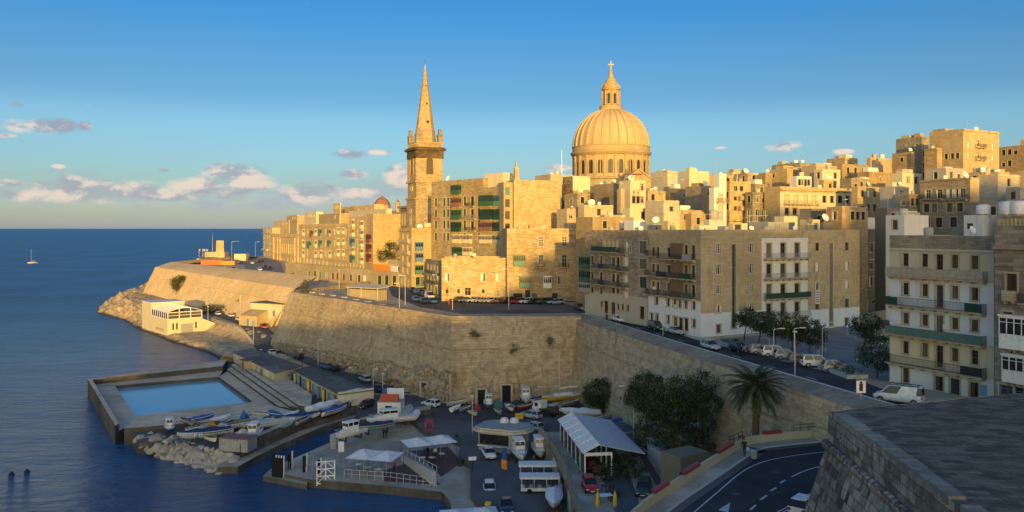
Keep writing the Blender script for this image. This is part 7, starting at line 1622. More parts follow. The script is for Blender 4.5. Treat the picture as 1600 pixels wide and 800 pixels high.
m = MB(); m.box(-3.2, 1.5, -2.80, -2.73, 1.1, 2.6); m.build('counter_hatch', GLASS, t); m = MB(); m.box(-3.4, 1.8, -3.3, -2.85, .9, 1.05); m.build('counter', W_WHITE, t)
m = MB(); m.obox((0, 0, 0), .9, .12, 2.0); tag(m.build('menu_board', TARPB, None, P(788, 721, 2), R(-30)), 'blue menu board at the corner of the cafe kiosk', 'board'); m = MB(); m.obox((0, 0, 0), .9, .12, 1.3); tag(m.build('menu_board', ORANGEP, None, P(788, 733, 2), R(-30)), 'orange menu board below the blue one', 'board')
# glazed restaurant on the upper lane
t = thing('glazed_restaurant', 'white framed glazed restaurant with a pale canvas roof on the lane', 'restaurant'); zz = 5.02
a0, a1 = P(914, 744, 5), P(876, 689, 5); d = (a1-a0); d.z = 0; L = d.length; t.location = (a0.x, a0.y, zz); t.rotation_euler = (0, 0, math.atan2(d.y, d.x)); Wd = 3.4
for i in range(7):
    x = L*i/6
    for y in (0, -Wd): m = MB(); m.box(x-.08, x+.08, y-.08, y+.08, 0, 2.9); m.build('post', WHITEP, t)
m = MB()
m.add([(-.5, .35, 2.9), (L+.5, .35, 2.9), (L+.5, -Wd*.5, 3.9), (-.5, -Wd*.5, 3.9), (-.5, .35, 3.0), (L+.5, .35, 3.0), (L+.5, -Wd*.5, 4.0), (-.5, -Wd*.5, 4.0)], [(0, 3, 2, 1), (4, 5, 6, 7), (0, 1, 5, 4), (3, 0, 4, 7), (1, 2, 6, 5)])
m.add([(-.5, -Wd*.5, 3.9), (L+.5, -Wd*.5, 3.9), (L+.5, -Wd-4.2, 2.6), (-.5, -Wd-4.2, 2.6), (-.5, -Wd*.5, 3.99), (L+.5, -Wd*.5, 3.99), (L+.5, -Wd-4.2, 2.7), (-.5, -Wd-4.2, 2.7)], [(0, 3, 2, 1), (4, 5, 6, 7), (2, 3, 7, 6), (3, 0, 4, 7), (1, 2, 6, 5)], 1)
m.build('roof', [CANVAS, principled('pale_awning', (.50, .52, .54), .8)], t)
for i in range(7): m = MB(); x = L*i/6; m.add([(x-.08, .4, 3.02), (x+.08, .4, 3.02), (x+.08, -Wd*.5, 4.02), (x-.08, -Wd*.5, 4.02), (x-.08, .4, 3.1), (x+.08, .4, 3.1), (x+.08, -Wd*.5, 4.1), (x-.08, -Wd*.5, 4.1)], [(4, 5, 6, 7), (0, 1, 5, 4), (2, 3, 7, 6), (3, 0, 4, 7)]); m.build('rafter', WHITEP, t)
m = MB(); m.tube((-.6, -Wd*.5, 4.02), (L+.6, -Wd*.5, 4.02), .1, n=6); m.box(-.12, .12, -Wd, 0, 2.5, 2.9); m.box(-.1, L, -.1, .1, 2.75, 2.95); m.build('beam', WHITEP, t)
for i in range(6): x = L*i/6; m = MB(); m.box(x+.14, x+L/6-.14, -.03, .03, .3, 2.7); m.build('glass_panel', principled('dim_glass', (.035, .04, .045), .08, 0, .5), t)
m = MB(); m.box(-.05, .05, -Wd+.15, -.15, .9, 1.0); m.box(0, L, -Wd+.1, -.1, .004, .06); m.build('floor', WOOD, t)
for k in range(6): m = MB(); m.obox((0, 0, 0), .9, .9, .75); m.build('table', WOODR, t, (1.5 + k*2.4, -Wd*.5, .06))
# retaining wall doors and its balustrade
lw = [P(840, 675, 5), P(862, 700, 5), P(885, 745, 5), P(902, 800, 5)]
t = thing('lane_balustrade', 'weathered stone balustrade along the edge of the upper lane', 'balustrade')
ls = smooth_line([V3(p.x, p.y, 0) for p in lw], 8); m = MB()
for i in range(len(ls)-1):
    a, c = ls[i], ls[i+1]; n_ = max(1, int((c-a).length/.45)); an = math.atan2(c.y-a.y, c.x-a.x)
    for k in range(n_): p = a + (c-a)*((k+.5)/n_); m.obox((p.x+.15, p.y, 5.005), .2, .2, .75, an)
    m.obox(((a.x+c.x)/2+.15, (a.y+c.y)/2, 5.756), (c-a).length, .34, .16, an)
m.build('baluster', S_GREY, t)
t = thing('arched_store', 'row of old store doors in the wall under the glazed restaurant', 'store front'); 
for x, y, wd, hh, mt in ((872, 733, 1.5, 2.2, SHUTW), (880, 748, 1.3, 2.0, GLASS), (890, 772, 2.2, 2.4, principled('pale_green_door', (.34, .40, .38))), (899, 795, 1.6, 2.2, SHUT)):
    p = lw[1] + (lw[2]-lw[1])*((y-728)/25) if y < 752 else lw[2] + (lw[3]-lw[2])*((y-756)/48); dd = (lw[3]-lw[1]); m = MB(); m.obox((0, 0, 0), wd, .16, hh); m.build('door', mt, t, (p.x-.06, p.y, 2.01), math.atan2(dd.y, dd.x))
# beamed terrace restaurant under the palm and the plain block beside the ramp wall
t = thing('terrace_restaurant', 'low terrace with orange brown beams and planters under the trees', 'restaurant', P(1075, 695, 5.5), R(118)); m = MB(); m.box(-6, 8, -3.5, 3, -1, 1.4); m.build('base', S_GREY, t)
m = MB(); m.box(-6.2, 8.2, 3.01, 3.3, 1.2, 1.55); m.box(-6.5, -6.21, -3.6, 3.3, 1.2, 1.55); m.box(-6.2, 8.2, 3.05, 3.25, -.2, .1); m.build('beam', principled('orange_brown_beam', (.27, .11, .045), .6), t); m = MB(); m.add([(-5, -3, 3.6), (7, -3, 3.6), (7, .8, 2.8), (-5, .8, 2.8)], [(0, 1, 2, 3)]); m.add([(-5, -3, 3.55), (7, -3, 3.55), (7, .8, 2.75), (-5, .8, 2.75)], [(3, 2, 1, 0)]); m.build('awning', CANVG, t); m = MB(); [m.tube((x, y, 1.4), (x, y, 3.6 if y < 0 else 2.8), .06, n=5) for x in (-4.8, 1, 6.8) for y in (-2.9, .7)]; m.build('post', IRON, t)
m = MB(); m.obox((0, 0, 0), 4.6, 3.2, 5.0); tag(m.build('plain_block', plaster('drab_render', (.20, .185, .13), .5), None, P(1070, 772, 5), R(33)), 'plain drab rendered block beside the ramp wall', 'outbuilding')
m = MB(); m.obox((0, 0, 0), 8.5, .25, 2.2); tag(m.build('graffiti_wall', plaster('whitewashed_wall', (.48, .50, .54), .5), None, P(1032, 733, 5), hd(1005, 712, 1062, 755, 5)), 'whitewashed low wall below the parked silver estate', 'wall')
t = thing('lane_fence', 'dark metal fence along the dim lane below the ramp', 'fence', P(1018, 745, 5), hd(1000, 715, 1050, 800, 5)); m = MB(); [m.tube((x*.5-8, 0, 0), (x*.5-8, 0, 1.5), .035, n=5) for x in range(30)]; m.box(-8, 6.5, -.03, .03, 1.45, 1.52); m.build('bars', IRON, t)
# canopies
def canopy(p, rz, w, d, n, label, h=2.7, mat=None):
    t = thing('canopy', label, 'canopy', p, rz, 'white canopies on the quay'); mat = mat or CANVAS
    for i in range(n):
        x0 = -w/2 + w*i/n; x1 = x0 + w/n; c_ = ((x0+x1)/2, 0, h+1.0); m = MB()
        g_ = 6
        def hz(u, v_): r_ = max(abs(u), abs(v_)); return h + .8*(1-r_)**1.15
        m.grid([[((x0+x1)/2 + u*(x1-x0)/2, v_*d/2, hz(u, v_)) for u in np.linspace(-1, 1, 9)] for v_ in np.linspace(-1, 1, 9)]); m.grid([[((x0+x1)/2 + u*(x1-x0)/2, v_*d/2, hz(u, v_)-.05) for u in np.linspace(1, -1, 9)] for v_ in np.linspace(-1, 1, 9)]); m.build('canvas', mat, t)
        m = MB(); m.tube(((x0+x1)/2, 0, 0), ((x0+x1)/2, 0, h+.75), .05, n=8); m.build('pole', STEEL, t)
        [MB().tube((xx, yy, 0), (xx, yy, h), .03, n=5).build('leg', IRON, t) for xx in (x0+.1, x1-.1) for yy in (-d/2+.1, d/2-.1)]
canopy(P(586, 741, ZJ), R(-14), 7.0, 4.8, 2, 'white double canopy with grey lettering near the jetty rail'); canopy(P(670, 717, ZJ), R(24), 7.6, 4.6, 2, 'clean white double canopy beside the red cart'); canopy(P(735, 842, ZJ), R(12), 6.5, 4.5, 2, 'white canopy top cut by the frame bottom')
t = thing('stepped_wall', 'pale sloping wall with railings between the two canopies', 'wall', P(652, 738, ZJ), hd(612, 702, 693, 765, 2)); m = MB(); L = 13.5; m.add([(-L/2, -.2, 0), (L/2, -.2, 0), (L/2, .2, 0), (-L/2, .2, 0), (-L/2, -.2, .9), (L/2, -.2, 1.9), (L/2, .2, 1.9), (-L/2, .2, .9)], [(0, 1, 5, 4), (2, 3, 7, 6), (1, 2, 6, 5), (3, 0, 4, 7), (4, 5, 6, 7)]); m.build('wall', plaster('pale_jetty_wall', (.46, .48, .49), .5), t)
m = MB(); m.add([(-L/2, .3, 1.5), (L/2, .3, 2.6), (L/2, .36, 2.6), (-L/2, .36, 1.5), (-L/2, .3, 1.56), (L/2, .3, 2.66), (L/2, .36, 2.66), (-L/2, .36, 1.56)], [(0, 1, 5, 4), (2, 3, 7, 6), (4, 5, 6, 7)]); [m.tube((-L/2 + L*k/8, .33, .9 + k/8), (-L/2 + L*k/8, .33, 1.5 + 1.1*k/8), .04, n=5) for k in range(9)]; m.build('railing', POLE, t)
sheet('terrace_boards', px([(600, 735), (640, 722), (690, 758), (600, 752)], ZJ + .01), ZJ + .012, principled('dark_red_deck', (.13, .075, .065), .8)); sheet('terrace_boards', px([(640, 705), (700, 698), (722, 722), (690, 745), (655, 712)], ZJ + .01), ZJ + .012, principled('dark_red_deck', (.13, .075, .065), .8))
def railing(label, pl, z, h=1.05, step=1.2, mat=None, r=.035):
    t = thing('railing', label, 'railing'); m = MB(); k = MB()
    for a, c in zip(pl, pl[1:]):
        a, c = V3(a.x, a.y, z), V3(c.x, c.y, z); n_ = max(1, int((c-a).length/step))
        for i in range(n_+1): p = a + (c-a)*(i/n_); k.tube(p, p + V3(0, 0, h), r, n=5)
        for hz in (h, h*.5): m.tube(a + V3(0, 0, hz), c + V3(0, 0, hz), r, n=5)
    m.build('rail', mat or POLE, t); k.build('upright', mat or POLE, t)
railing('grey railing along the jetty front', [P(538, 747, ZJ), P(610, 752, ZJ), P(682, 762, ZJ)], ZJ + .01, 1.2, 1.0); railing('grey ramp railing beside the landing stage', [P(452, 734, ZJ), P(486, 716, ZJ), P(490, 722, ZJ)], ZJ + .01); railing('second grey ramp railing near the canopy', [P(478, 740, ZJ), P(528, 722, ZJ)], ZJ + .01); railing('dark railing on the yellow ramp wall', [P(1140, 708, ZRAMP), P(1160, 700, ZRAMP)], ZRAMP + .95, .8, .8, IRON)
railing('black railing along the far ramp wall', [P(1240, 688, ZRAMP), P(1285, 684.5, ZRAMP)], ZRAMP + 1.0, .7, .9, IRON); railing('pale railing along the shore promenade', [P(330, 503, 4.2), P(365, 512, 4.2), P(385, 527, 4), P(396, 543, 3.6)], 4.2, 1.1, 1.6)
# fender piles and the white lattice gates of the ferry berth
for i, (x, y) in enumerate(((428, 752), (432, 752.5), (436, 753), (440, 753.5), (453, 745), (476, 750), (498, 757))):
    t = thing('fender_pile', ('black fender pile at the outer end of the berth row', 'second black fender pile of the berth row', 'third black fender pile of the berth row', 'inner black fender pile of the berth row', 'lone black fender pile by the ramp rails', 'lone black fender pile in the middle of the berth', 'black fender pile fixed to the white lattice frame')[i], 'pile', P(x, y, 0), 0, 'ferry berth piles'); m = MB(); m.obox((0, 0, -1), .5, .5, 4.4); m.build('pile', TYRE, t); m = MB(); m.obox((.32, .1, .3), .12, .42, 3.4); m.build('facing', WHITEP, t)
t = thing('berth_frame', 'white steel lattice frame at the ferry berth', 'frame', P(509, 758, .4), R(12)); m = MB()
for x in (-1.2, 0, 1.2): m.box(x-.08, x+.08, -.08, .08, 0, 3.4)
for z in (.2, 1.2, 2.2, 3.2): m.box(-1.2, 1.2, -.06, .06, z, z+.14)
for z in (.2, 1.2, 2.2): m.tube((-1.2, 0, z+.1), (0, 0, z+1.1), .06, n=5); m.tube((1.2, 0, z+.1), (0, 0, z+1.1), .06, n=5)
m.build('lattice', WHITEP, t)
m = MB(); m.obox((0, 0, 0), .9, .1, 1.6); tag(m.build('notice_board', WHITEP, None, P(533, 706, ZJ), .3), 'white notice board beside the slipway cabin boat', 'board')
m = MB(); m.obox((0, 0, 0), .9, .12, 2.4); tag(m.build('notice_board', GREYP, None, P(533 - 13, 702, ZJ), .3), 'tall grey notice board at the jetty entrance', 'board')
t = thing('sign_post', 'tall black sign post with a blank white board on the quay', 'sign post', P(738, 746, ZJ), .2); m = MB(); m.tube((0, 0, 0), (0, 0, 2.4), .12, n=8); m.build('post', IRON, t); m = MB(); m.box(-.55, .55, -.06, .06, 2.4, 2.9); m.build('board', WHITEP, t)
m = MB(); m.lathe([(.35, 0), (.4, .9), (.42, 1.0), (.3, 1.1)], 10); tag(m.build('waste_bin', DGREEN, None, P(719, 728, ZJ)), 'dark green bin on the quay terrace edge', 'bin')
t = thing('planter', 'square planter with a yellow lamp globe at the frame bottom', 'planter', P(763, 802, ZJ)); m = MB(); m.box(-.9, .9, -.9, .9, 0, .7); m.build('box', S_GREY, t); m = MB(); m.lathe([(.05, .7), (.4, .85), (.5, 1.1), (.4, 1.35), (.05, 1.5)], 12); m.build('globe', YELP, t)
# umbrellas closed and tables in the lane
for i, (x, y) in enumerate(((934, 806), (961, 806))):
    t = thing('closed_parasol', ('closed yellow parasol nearer the balustrade', 'closed yellow parasol farther from the balustrade')[i], 'parasol', P(x, y, 5.02), 0, 'closed parasols'); m = MB(); m.lathe([(.1, .9), (.26, 1.2), (.2, 2.2), (.03, 2.7)], 8); m.build('canopy', YELP, t); m = MB(); m.tube((0, 0, 0), (0, 0, .95), .04, n=6); m.build('pole', STEEL, t)
for i, (x, y, rz) in enumerate(((944, 784, .3), (958, 776, .1), (950, 768, .6))):
    t = thing('picnic_table', ('white topped table beside the red hatchback', 'dark table in the lane under the restaurant shrubs', 'dark table nearest the glazed restaurant')[i], 'table', P(x, y, 5.02), rz, 'tables in the lane'); m = MB(); m.box(-.9, .9, -.45, .45, .72, .8); m.build('top', WHITEP if i == 0 else WOOD, t); [MB().box(a, a+.08, b_, b_+.08, 0, .72).build('leg', IRON, t) for a in (-.7, .62) for b_ in (-.35, .27)]
# lamps
def lamp(x, y, z, h, label, arm=1.2, rz=0, mat=None, cat='street lamp', base=None):
    p = P(x, y, z); p.z = z if base is None else base; t = thing('street_lamp', label, cat, p, rz, 'street lamps'); m = MB(); m.tube((0, 0, 0), (0, 0, h), .075, .05, n=8); m.build('post', mat or POLE, t)
    m = MB(); 
    if arm: m.tube((0, 0, h-.05), (arm, 0, h+.1), .05, n=6)
    m.box(arm-.1 if arm else -.25, arm+.6 if arm else .25, -.16, .16, h+.02, h+.16); m.build('lamp_head', W_WHITE, t)
for a in ((1209, 556, 17.02, 4.0, 'pale lamp post behind the silver hatchbacks of the angled row', 1.0, 0), (1242, 587, 17.02, 5.6, 'pale lamp post standing on the curtain wall coping', .0, 0), (1241, 560, 17.02, 4.4, 'pale lamp post between the street trees', 1.0, 0), (1285, 562, 17.02, 4.6, 'pale lamp post at the edge of the piazza', 1.0, 0), (1290, 549, 17.02, 4.4, 'slim lamp post in the piazza paving', .8, 0), (1350, 533, 17.02, 4.6, 'lamp post before the dark round tree', .6, 0), (1202, 545, 17.02, 4.2, 'lamp post half hidden by the street trees', .9, math.pi),
    (795, 484, 17.02, 9.5, 'tall lamp in front of the low yellow house', 1.4, 2.6), (633, 484, 17.02, 8.0, 'tall lamp by the sea street corner', .9, math.pi), (624, 488, 17.02, 6.5, 'white lamp at the bastion terrace edge', .6, math.pi), (707, 484, 17.02, 5.5, 'short lamp left of the parked row', 0, 0), (530, 452, 17.02, 6.0, 'slim lamp on the sunlit bastion terrace', 0, 0), (399, 404, 17.02, 10.5, 'double lamp against the open sea', 1.8, 0), (362, 412, 17.02, 12.0, 'tall curved lamp below the fort', 2.8, .4), (1036, 524, 17.02, 6.0, 'thin white pole by the curtain wall coping', 0, 0),
    (990, 690, 5.02, 8.0, 'tall lamp with a long arm left of the big dark tree', 1.6, math.pi), (940, 644, 2.01, 6.0, 'bare pole in front of the small bastion tree', 0, 0), (1132, 706, 5.02, 9.0, 'leaning grey pole left of the palm', 0, 0), (598, 646, 2.01, 7.2, 'tall pole behind the small white kiosk', 0, 0), (738, 676, 2.01, 6.0, 'dark double pole beside the cafe kiosk', 0, 0)): lamp(*a)
for a in ((396, 540, 3.6, 7.0, 'lamp post at the bend of the lower road', .0, 0), (408, 570, 3.0, 3.6, 'short black lamp on the beach cabins walk', 0, 0), (472, 574, 3.0, 4.2, 'black lamp behind the boat store roof', .0, 0), (497, 570, 3.0, 6.0, 'twin headed lamp at the foot of the bastion', .4, 0), (583, 612, 2.4, 4.6, 'pale lamp at the end of the boat store', .4, 0), (547, 600, 2.6, 3.4, 'black lamp rising above the boat store roof', 0, 0), (325, 505, 4.2, 5.5, 'lamp post beside the shore restaurant steps', 0, 0), (376, 495, 4.4, 7.0, 'lamp post before the shore house', 0, 0)): lamp(*a, mat=IRON if 'black' in a[4] else POLE)
# signs
def sign(p, rz, label, face, w=.7, h=.7, ph=2.2, deco=None):
    t = thing('traffic_sign', label, 'sign', p, rz); m = MB(); m.tube((0, 0, 0), (0, 0, ph), .04, n=6); m.build('post', POLE, t); m = MB(); m.box(-w/2, w/2, -.07, -.04, ph-h, ph); o = m.build('plate', face, t)
    if deco: deco(o, ph, w, h)
def figure(o, ph, w, h): m = MB(); m.box(-w*.2, w*.2, -.078, -.071, ph-h*.85, ph-h*.25); m.lathe([(w*.16, 0), (w*.16, .01)], 10); m.v = [(x, -.075 - z if i >= 8 else y, (ph - h*.15 + y*.9) if i >= 8 else z) for i, (x, y, z) in enumerate(m.v)]; m.build('symbol', IRON, o)
def wheelc(o, ph, w, h): m = MB(); m.box(-w*.1, w*.05, -.078, -.071, ph-h*.6, ph-h*.15); m.box(-w*.1, w*.25, -.078, -.071, ph-h*.7, ph-h*.58); m.box(-w*.28, -w*.16, -.078, -.071, ph-h*.85, ph-h*.4); m.build('symbol', WHITEP, o)
sign(P(1324, 524, 17.02), -.1, 'blue disabled parking sign by the tan block wall', TARPB, .8, .8, 2.0, wheelc); sign(P(1340, 577, 17.02), -.1, 'blue disabled parking sign at the end of the angled row', TARPB, .8, .8, 1.8, wheelc); sign(P(1345, 624, 17.76), .0, 'white traffic sign with a dark figure by the wall coping', WHITEP, 1.0, 1.3, 2.0, figure)
m = MB(); m.obox((0, 0, 0), .45, .45, 1.2); tag(m.build('utility_box', GREYP, None, P(1278, 560, 17.03)), 'grey utility box at the piazza edge', 'utility box')
m = MB(); m.lathe([(.32, 0), (.36, .7), (.2, .9)], 10); tag(m.build('waste_bin', GREYP, None, P(1178, 716, ZRAMP + .15)), 'pale round bin on the ramp pavement behind the walker', 'bin')
m = MB(); m.obox((0, 0, 0), .9, .25, .8); tag(m.build('electric_cabinet', BLUEP, None, P(691, 622, 2), .2), 'blue box on the bastion foot near the white hatchback', 'cabinet')
for k, (x, y, w_, h_) in enumerate(((752, 631, 1.5, 2.8), (791, 627, 1.7, 3.2), (664, 621, 1.6, 3.0))):
    t = thing('rock_doorway', ('dark doorway in the rock behind the wheelhouse boat', 'framed dark doorway in the rock left of the tall cabin boat', 'wooden doorway at the bastion corner foot')[k], 'doorway', P(x, y, 2), .15 if k < 2 else -.7); m = MB(); m.obox((0, 0, 0), w_, .5, h_); m.build('door', GLASS if k < 2 else WOOD, t); m = MB(); m.obox((-w_/2-.2, 0, 0), .4, .7, h_+.3); m.obox((w_/2+.2, 0, 0), .4, .7, h_+.3); m.obox((0, 0, h_), w_, .7, .35); m.build('frame', S_PALE, t)
# terrace cafe on the bastion
t = thing('terrace_bar', 'small timber bar with a tilted roof on the bastion terrace', 'bar', P(575, 468, 17.02), R(-35)); m = MB(); m.box(-5, 5, -2, 2, 0, 2.8); m.build('wall', plaster('tan_boards', (.40, .33, .22)), t); m = MB(); m.add([(-5.5, -2.6, 3.2), (6.5, -2.6, 3.2), (6.5, 2.6, 3.8), (-5.5, 2.6, 3.8), (-5.5, -2.6, 3.35), (6.5, -2.6, 3.35), (6.5, 2.6, 3.95), (-5.5, 2.6, 3.95)], [(4, 5, 6, 7), (0, 1, 5, 4), (3, 2, 1, 0), (1, 2, 6, 5), (3, 0, 4, 7)]); m.build('roof', W_CREAM, t)
m = MB(); [m.tube((x, -2.5, 0), (x, -2.5, 3.3), .07, n=5) for x in (-5, 0, 6)]; m.build('post', WHITEP, t)
railing('railing of the terrace bar yard', [P(520, 462, 17), P(560, 474, 17), P(600, 482, 17), P(690, 489, 17)], 17.02, 1.1, 1.6, IRON)
for k, (x, y) in enumerate(((488, 459), (503, 461.5), (520, 464), (538, 467), (557, 470.5), (575, 474), (597, 478.5), (618, 483), (643, 488))):
    p = P(x, y, 17.5); m = MB(); m.obox((0, 0, 0), 2.2, .8, .6, 0); tag(m.build('merlon_block', S_PALE, None, (p.x, p.y, 17.5), R(-52)), ('first', 'second', 'third', 'fourth', 'fifth', 'sixth', 'seventh', 'eighth', 'ninth')[k] + ' pale stone block along the bastion rim from the terrace bush', 'stone block', 'stone blocks on the rim')
# ================================================================== TREES AND PEOPLE
LEAFM = [principled('leaf_dark', (.014, .026, .012), .75), principled('leaf_mid', (.028, .048, .019), .75), principled('leaf_light', (.080, .115, .040), .75)]
LEAFW = [principled('dry_leaf_dark', (.055, .060, .025), .7), principled('dry_leaf_mid', (.085, .09, .035), .7), principled('dry_leaf_light', (.13, .125, .055), .7)]
BARK = principled('bark', (.10, .075, .05), .9)
def foliage(mb, blobs, n, sz, rnd):
    tot = sum(b_[3]*b_[4]*b_[5] for b_ in blobs)
    for (bx_, by, bz, rx, ry, rz) in blobs:
        k = int(n*(rx*ry*rz)/tot); ncl = max(6, k//26)
        for _ in range(ncl):
            while True:
                d = Vector((rnd.uniform(-1, 1), rnd.uniform(-1, 1), rnd.uniform(-1, 1)))
                if .25 < d.length < 1: break
            d = d.normalized()*(d.length**.45); c = Vector((bx_ + d.x*rx, by + d.y*ry, bz + d.z*rz)); mi = rnd.choice((0, 0, 1, 1, 2)); cs = sz*rnd.uniform(1.6, 3.4)
            for _ in range(k//ncl):
                p = c + Vector((rnd.gauss(0, 1), rnd.gauss(0, 1), rnd.gauss(0, .7)))*cs*.5; a = Vector((rnd.gauss(0, 1), rnd.gauss(0, 1), rnd.gauss(0, 1))).normalized(); b_ = a.orthogonal().normalized(); e = a.cross(b_); s_ = sz*rnd.uniform(.6, 1.2)
                mb.add([p - b_*s_*.5, p - e*s_*.28 , p + b_*s_*.5, p + e*s_*.28], [(0, 1, 2, 3)], mi if rnd.random() < .7 else rnd.randrange(3))
def tree(p, label, blobs, n, sz=.22, trunk=None, lean=(0, 0), seed=1, mats=None, name='tree', cat='tree', group=None):
    rnd = random.Random(seed); t = thing(name, label, cat, p, 0, group); mb = MB(); foliage(mb, blobs, n, sz, rnd); mb.build('crown', mats or LEAFM, t)
    if trunk:
        r, hgt = trunk; m = MB(); top = Vector((lean[0], lean[1], hgt)); q = Vector((0, 0, -.3)); pr = r
        for i in range(1, 6): f = i/5; c = Vector((lean[0]*f**1.5, lean[1]*f**1.5, hgt*f)); m.tube(q, c, pr, r*(1-.45*f), n=9, cap=False); q, pr = c, r*(1-.45*f)
        for (bx_, by, bz, rx, ry, rz) in blobs: m.tube(top, (bx_, by, bz), r*.42, r*.12, n=6); m.tube((top + Vector((bx_, by, bz)))/2, (bx_+rx*.5, by-ry*.3, bz+rz*.4), r*.22, r*.06, n=5); m.tube((top + Vector((bx_, by, bz)))/2, (bx_-rx*.5, by+ry*.3, bz+rz*.3), r*.22, r*.06, n=5)
        m.build('trunk', BARK, t)
    return t
S = lambda x, y, Y: (x - 800)/F*Y
# big dark tree mass over the lane
tree(Q(1050, 104, 5), 'big dark spreading tree over the upper lane', [(-1.8, 0, 9.2, 3.0, 2.6, 2.6), (1.6, .5, 9.4, 2.8, 2.6, 2.4), (.2, -.4, 7.4, 3.2, 2.4, 2.2), (-3.6, .5, 9.0, 1.9, 1.8, 1.8), (.6, -.8, 4.2, 2.2, 1.6, 3.2), (-2.2, -.3, 5.4, 2.6, 1.9, 2.4), (2.6, -.2, 6.2, 2.2, 1.8, 2.2), (3.6, .3, 8.6, 2.0, 1.8, 1.8)], 19000, .27, (.38, 5), seed=3)
tree(Q(1098, 108, 5), 'dark leafy tree joined to the big one beside the palm', [(.0, 0, 9.8, 1.9, 1.8, 1.8), (-1.2, .2, 8.0, 2.4, 1.9, 1.8), (1.0, 0, 7.4, 1.6, 1.4, 1.4), (-.6, -.2, 5.2, 2.2, 1.7, 2.0)], 7500, .26, (.22, 6), seed=4)
tree(Q(1010, 114, 5), 'rounded dark tree at the bastion side of the big one', [(0, 0, 8.4, 2.4, 2.2, 2.2), (-1.2, .3, 6.6, 1.8, 1.5, 1.7), (1.4, 0, 5.6, 2.0, 1.6, 2.2)], 9500, .27, (.24, 5.5), seed=5)
tree(P(938, 650, 2.2), 'dense small tree at the foot of the curtain wall', [(0, 0, 4.2, 3.0, 2.0, 2.6), (1.4, 0, 2.4, 2.2, 1.6, 1.8), (-1.8, 0, 3.6, 1.5, 1.3, 1.6)], 9500, .27, (.25, 2.6), seed=6)
# palm
def palm(p, label, H_, seed=2):
    rnd = random.Random(seed); t = thing('palm_tree', label, 'palm tree', p); m = MB(); prof = []
    for i in range(40): z = H_*i/39; prof.append((.42*(1-.25*z/H_) + (.05 if i % 2 else 0) + .3*math.exp(-((z-H_+.5)/.5)**2), z))
    m.lathe(prof, 14); m.build('trunk', BARK, t); m = MB()
    for k in range(74):
        az = k*2.399 + rnd.uniform(-.15, .15); el = R(82) - R(118)*(k/74)**.85; L = rnd.uniform(3.6, 4.5)*(1 if k > 8 else .8); q = Vector((math.cos(az)*.2, math.sin(az)*.2, H_)); pts = [q]; e = el
        for i in range(12): e -= R(4.2 + 3.2*i/12)*(1.0 if el > 0 else .7); q = q + Vector((math.cos(az)*math.cos(e), math.sin(az)*math.cos(e), math.sin(e)))*(L/12); pts.append(q)
        for i in range(12):
            a, c = pts[i], pts[i+1]; d = (c-a).normalized(); sd = Vector((-math.sin(az), math.cos(az), 0)); m.tube(a, c, .035*(1-i/14), n=4, cap=False, mi=1)
            if i < 2: continue
            for s_ in (-1, 1):
                for j in range(3):
                    b0 = a + (c-a)*(j/3); ll = .78*math.sin(min(1, (i+j/3)/11.5)*math.pi*.86 + .3)*rnd.uniform(.8, 1.1); tip = b0 + sd*s_*ll*.8 + d*ll*.55 - Vector((0, 0, ll*.28)); w = d*.07
                    m.add([b0 - w, tip, b0 + w], [(0, 1, 2)], 2 if rnd.random() < .2 else (0 if rnd.random() < .5 else 1))
    m.build('crown', [principled('palm_dark', (.018, .030, .015), .6), principled('palm_mid', (.036, .054, .026), .6), principled('palm_light', (.07, .09, .045), .6)], t)
palm(Q(1181, 92, 9.5), 'tall palm with drooping fronds beside the curtain wall', ZA(602, 92) - 9.5)
# street trees and planters
for x, y, hh, r, lab, sd in ((1163, 532, 4.2, 1.6, 'young leaning pine at the left end of the flower bed', 11), (1186, 538, 4.0, 1.7, 'young pine second along the flower bed', 12), (1211, 549, 4.4, 2.3, 'bushy street tree behind the silver hatchback row', 13), (1238, 552, 4.2, 2.2, 'bushy street tree in the middle of the angled row', 14), (1265, 556, 3.6, 2.3, 'wide street tree at the right of the angled row', 15), (1352, 540, 3.6, 2.2, 'round dark tree at the back of the piazza', 16), (1371, 590, 3.4, 2.5, 'wide dark tree beside the white block corner', 17)):
    tree(P(x, y, 17.02), lab, [(.3, 0, hh, r, r, r*.8), (-.5, .3, hh-.9, r*.8, r*.8, r*.6), (.6, -.4, hh-1.0, r*.7, r*.7, r*.6)], 4200, .25, (.13, hh-1), (.5 if sd < 13 else 0, 0), seed=sd, name='street_tree', group='street trees')
for k, (a, c, lab) in enumerate((((1135, 537), (1160, 547), 'long planter of low shrubs under the young pines'), ((1292, 574), (1340, 592), 'dark planter of shrubs right of the angled row'), ((1345, 531), (1385, 538), 'raised planter behind the round dark tree'))):
    p0, p1 = P(*a, 17.02), P(*c, 17.02); t = thing('planter_bed', lab, 'planter', (p0+p1)/2, math.atan2(p1.y-p0.y, p1.x-p0.x)); L = (p1-p0).length; m = MB(); m.box(-L/2, L/2, -1.4, 1.4, 0, .5); m.build('kerb', KERB, t); m = MB(); foliage(m, [(x, 0, .7, 1.0, 1.2, .45) for x in np.linspace(-L/2+.8, L/2-.8, 5)], 1500, .2, random.Random(k+30)); m.build('shrubs', LEAFM, t)
tree(Q(284, 348, 4.0), 'dusty bush growing up the sunlit sea bastion', [(0, 0, 7.8, 4.6, 2.4, 3.4), (1.2, -.5, 3.0, 2.6, 1.8, 3.4)], 7000, .5, (.25, 4), seed=21, mats=LEAFW)
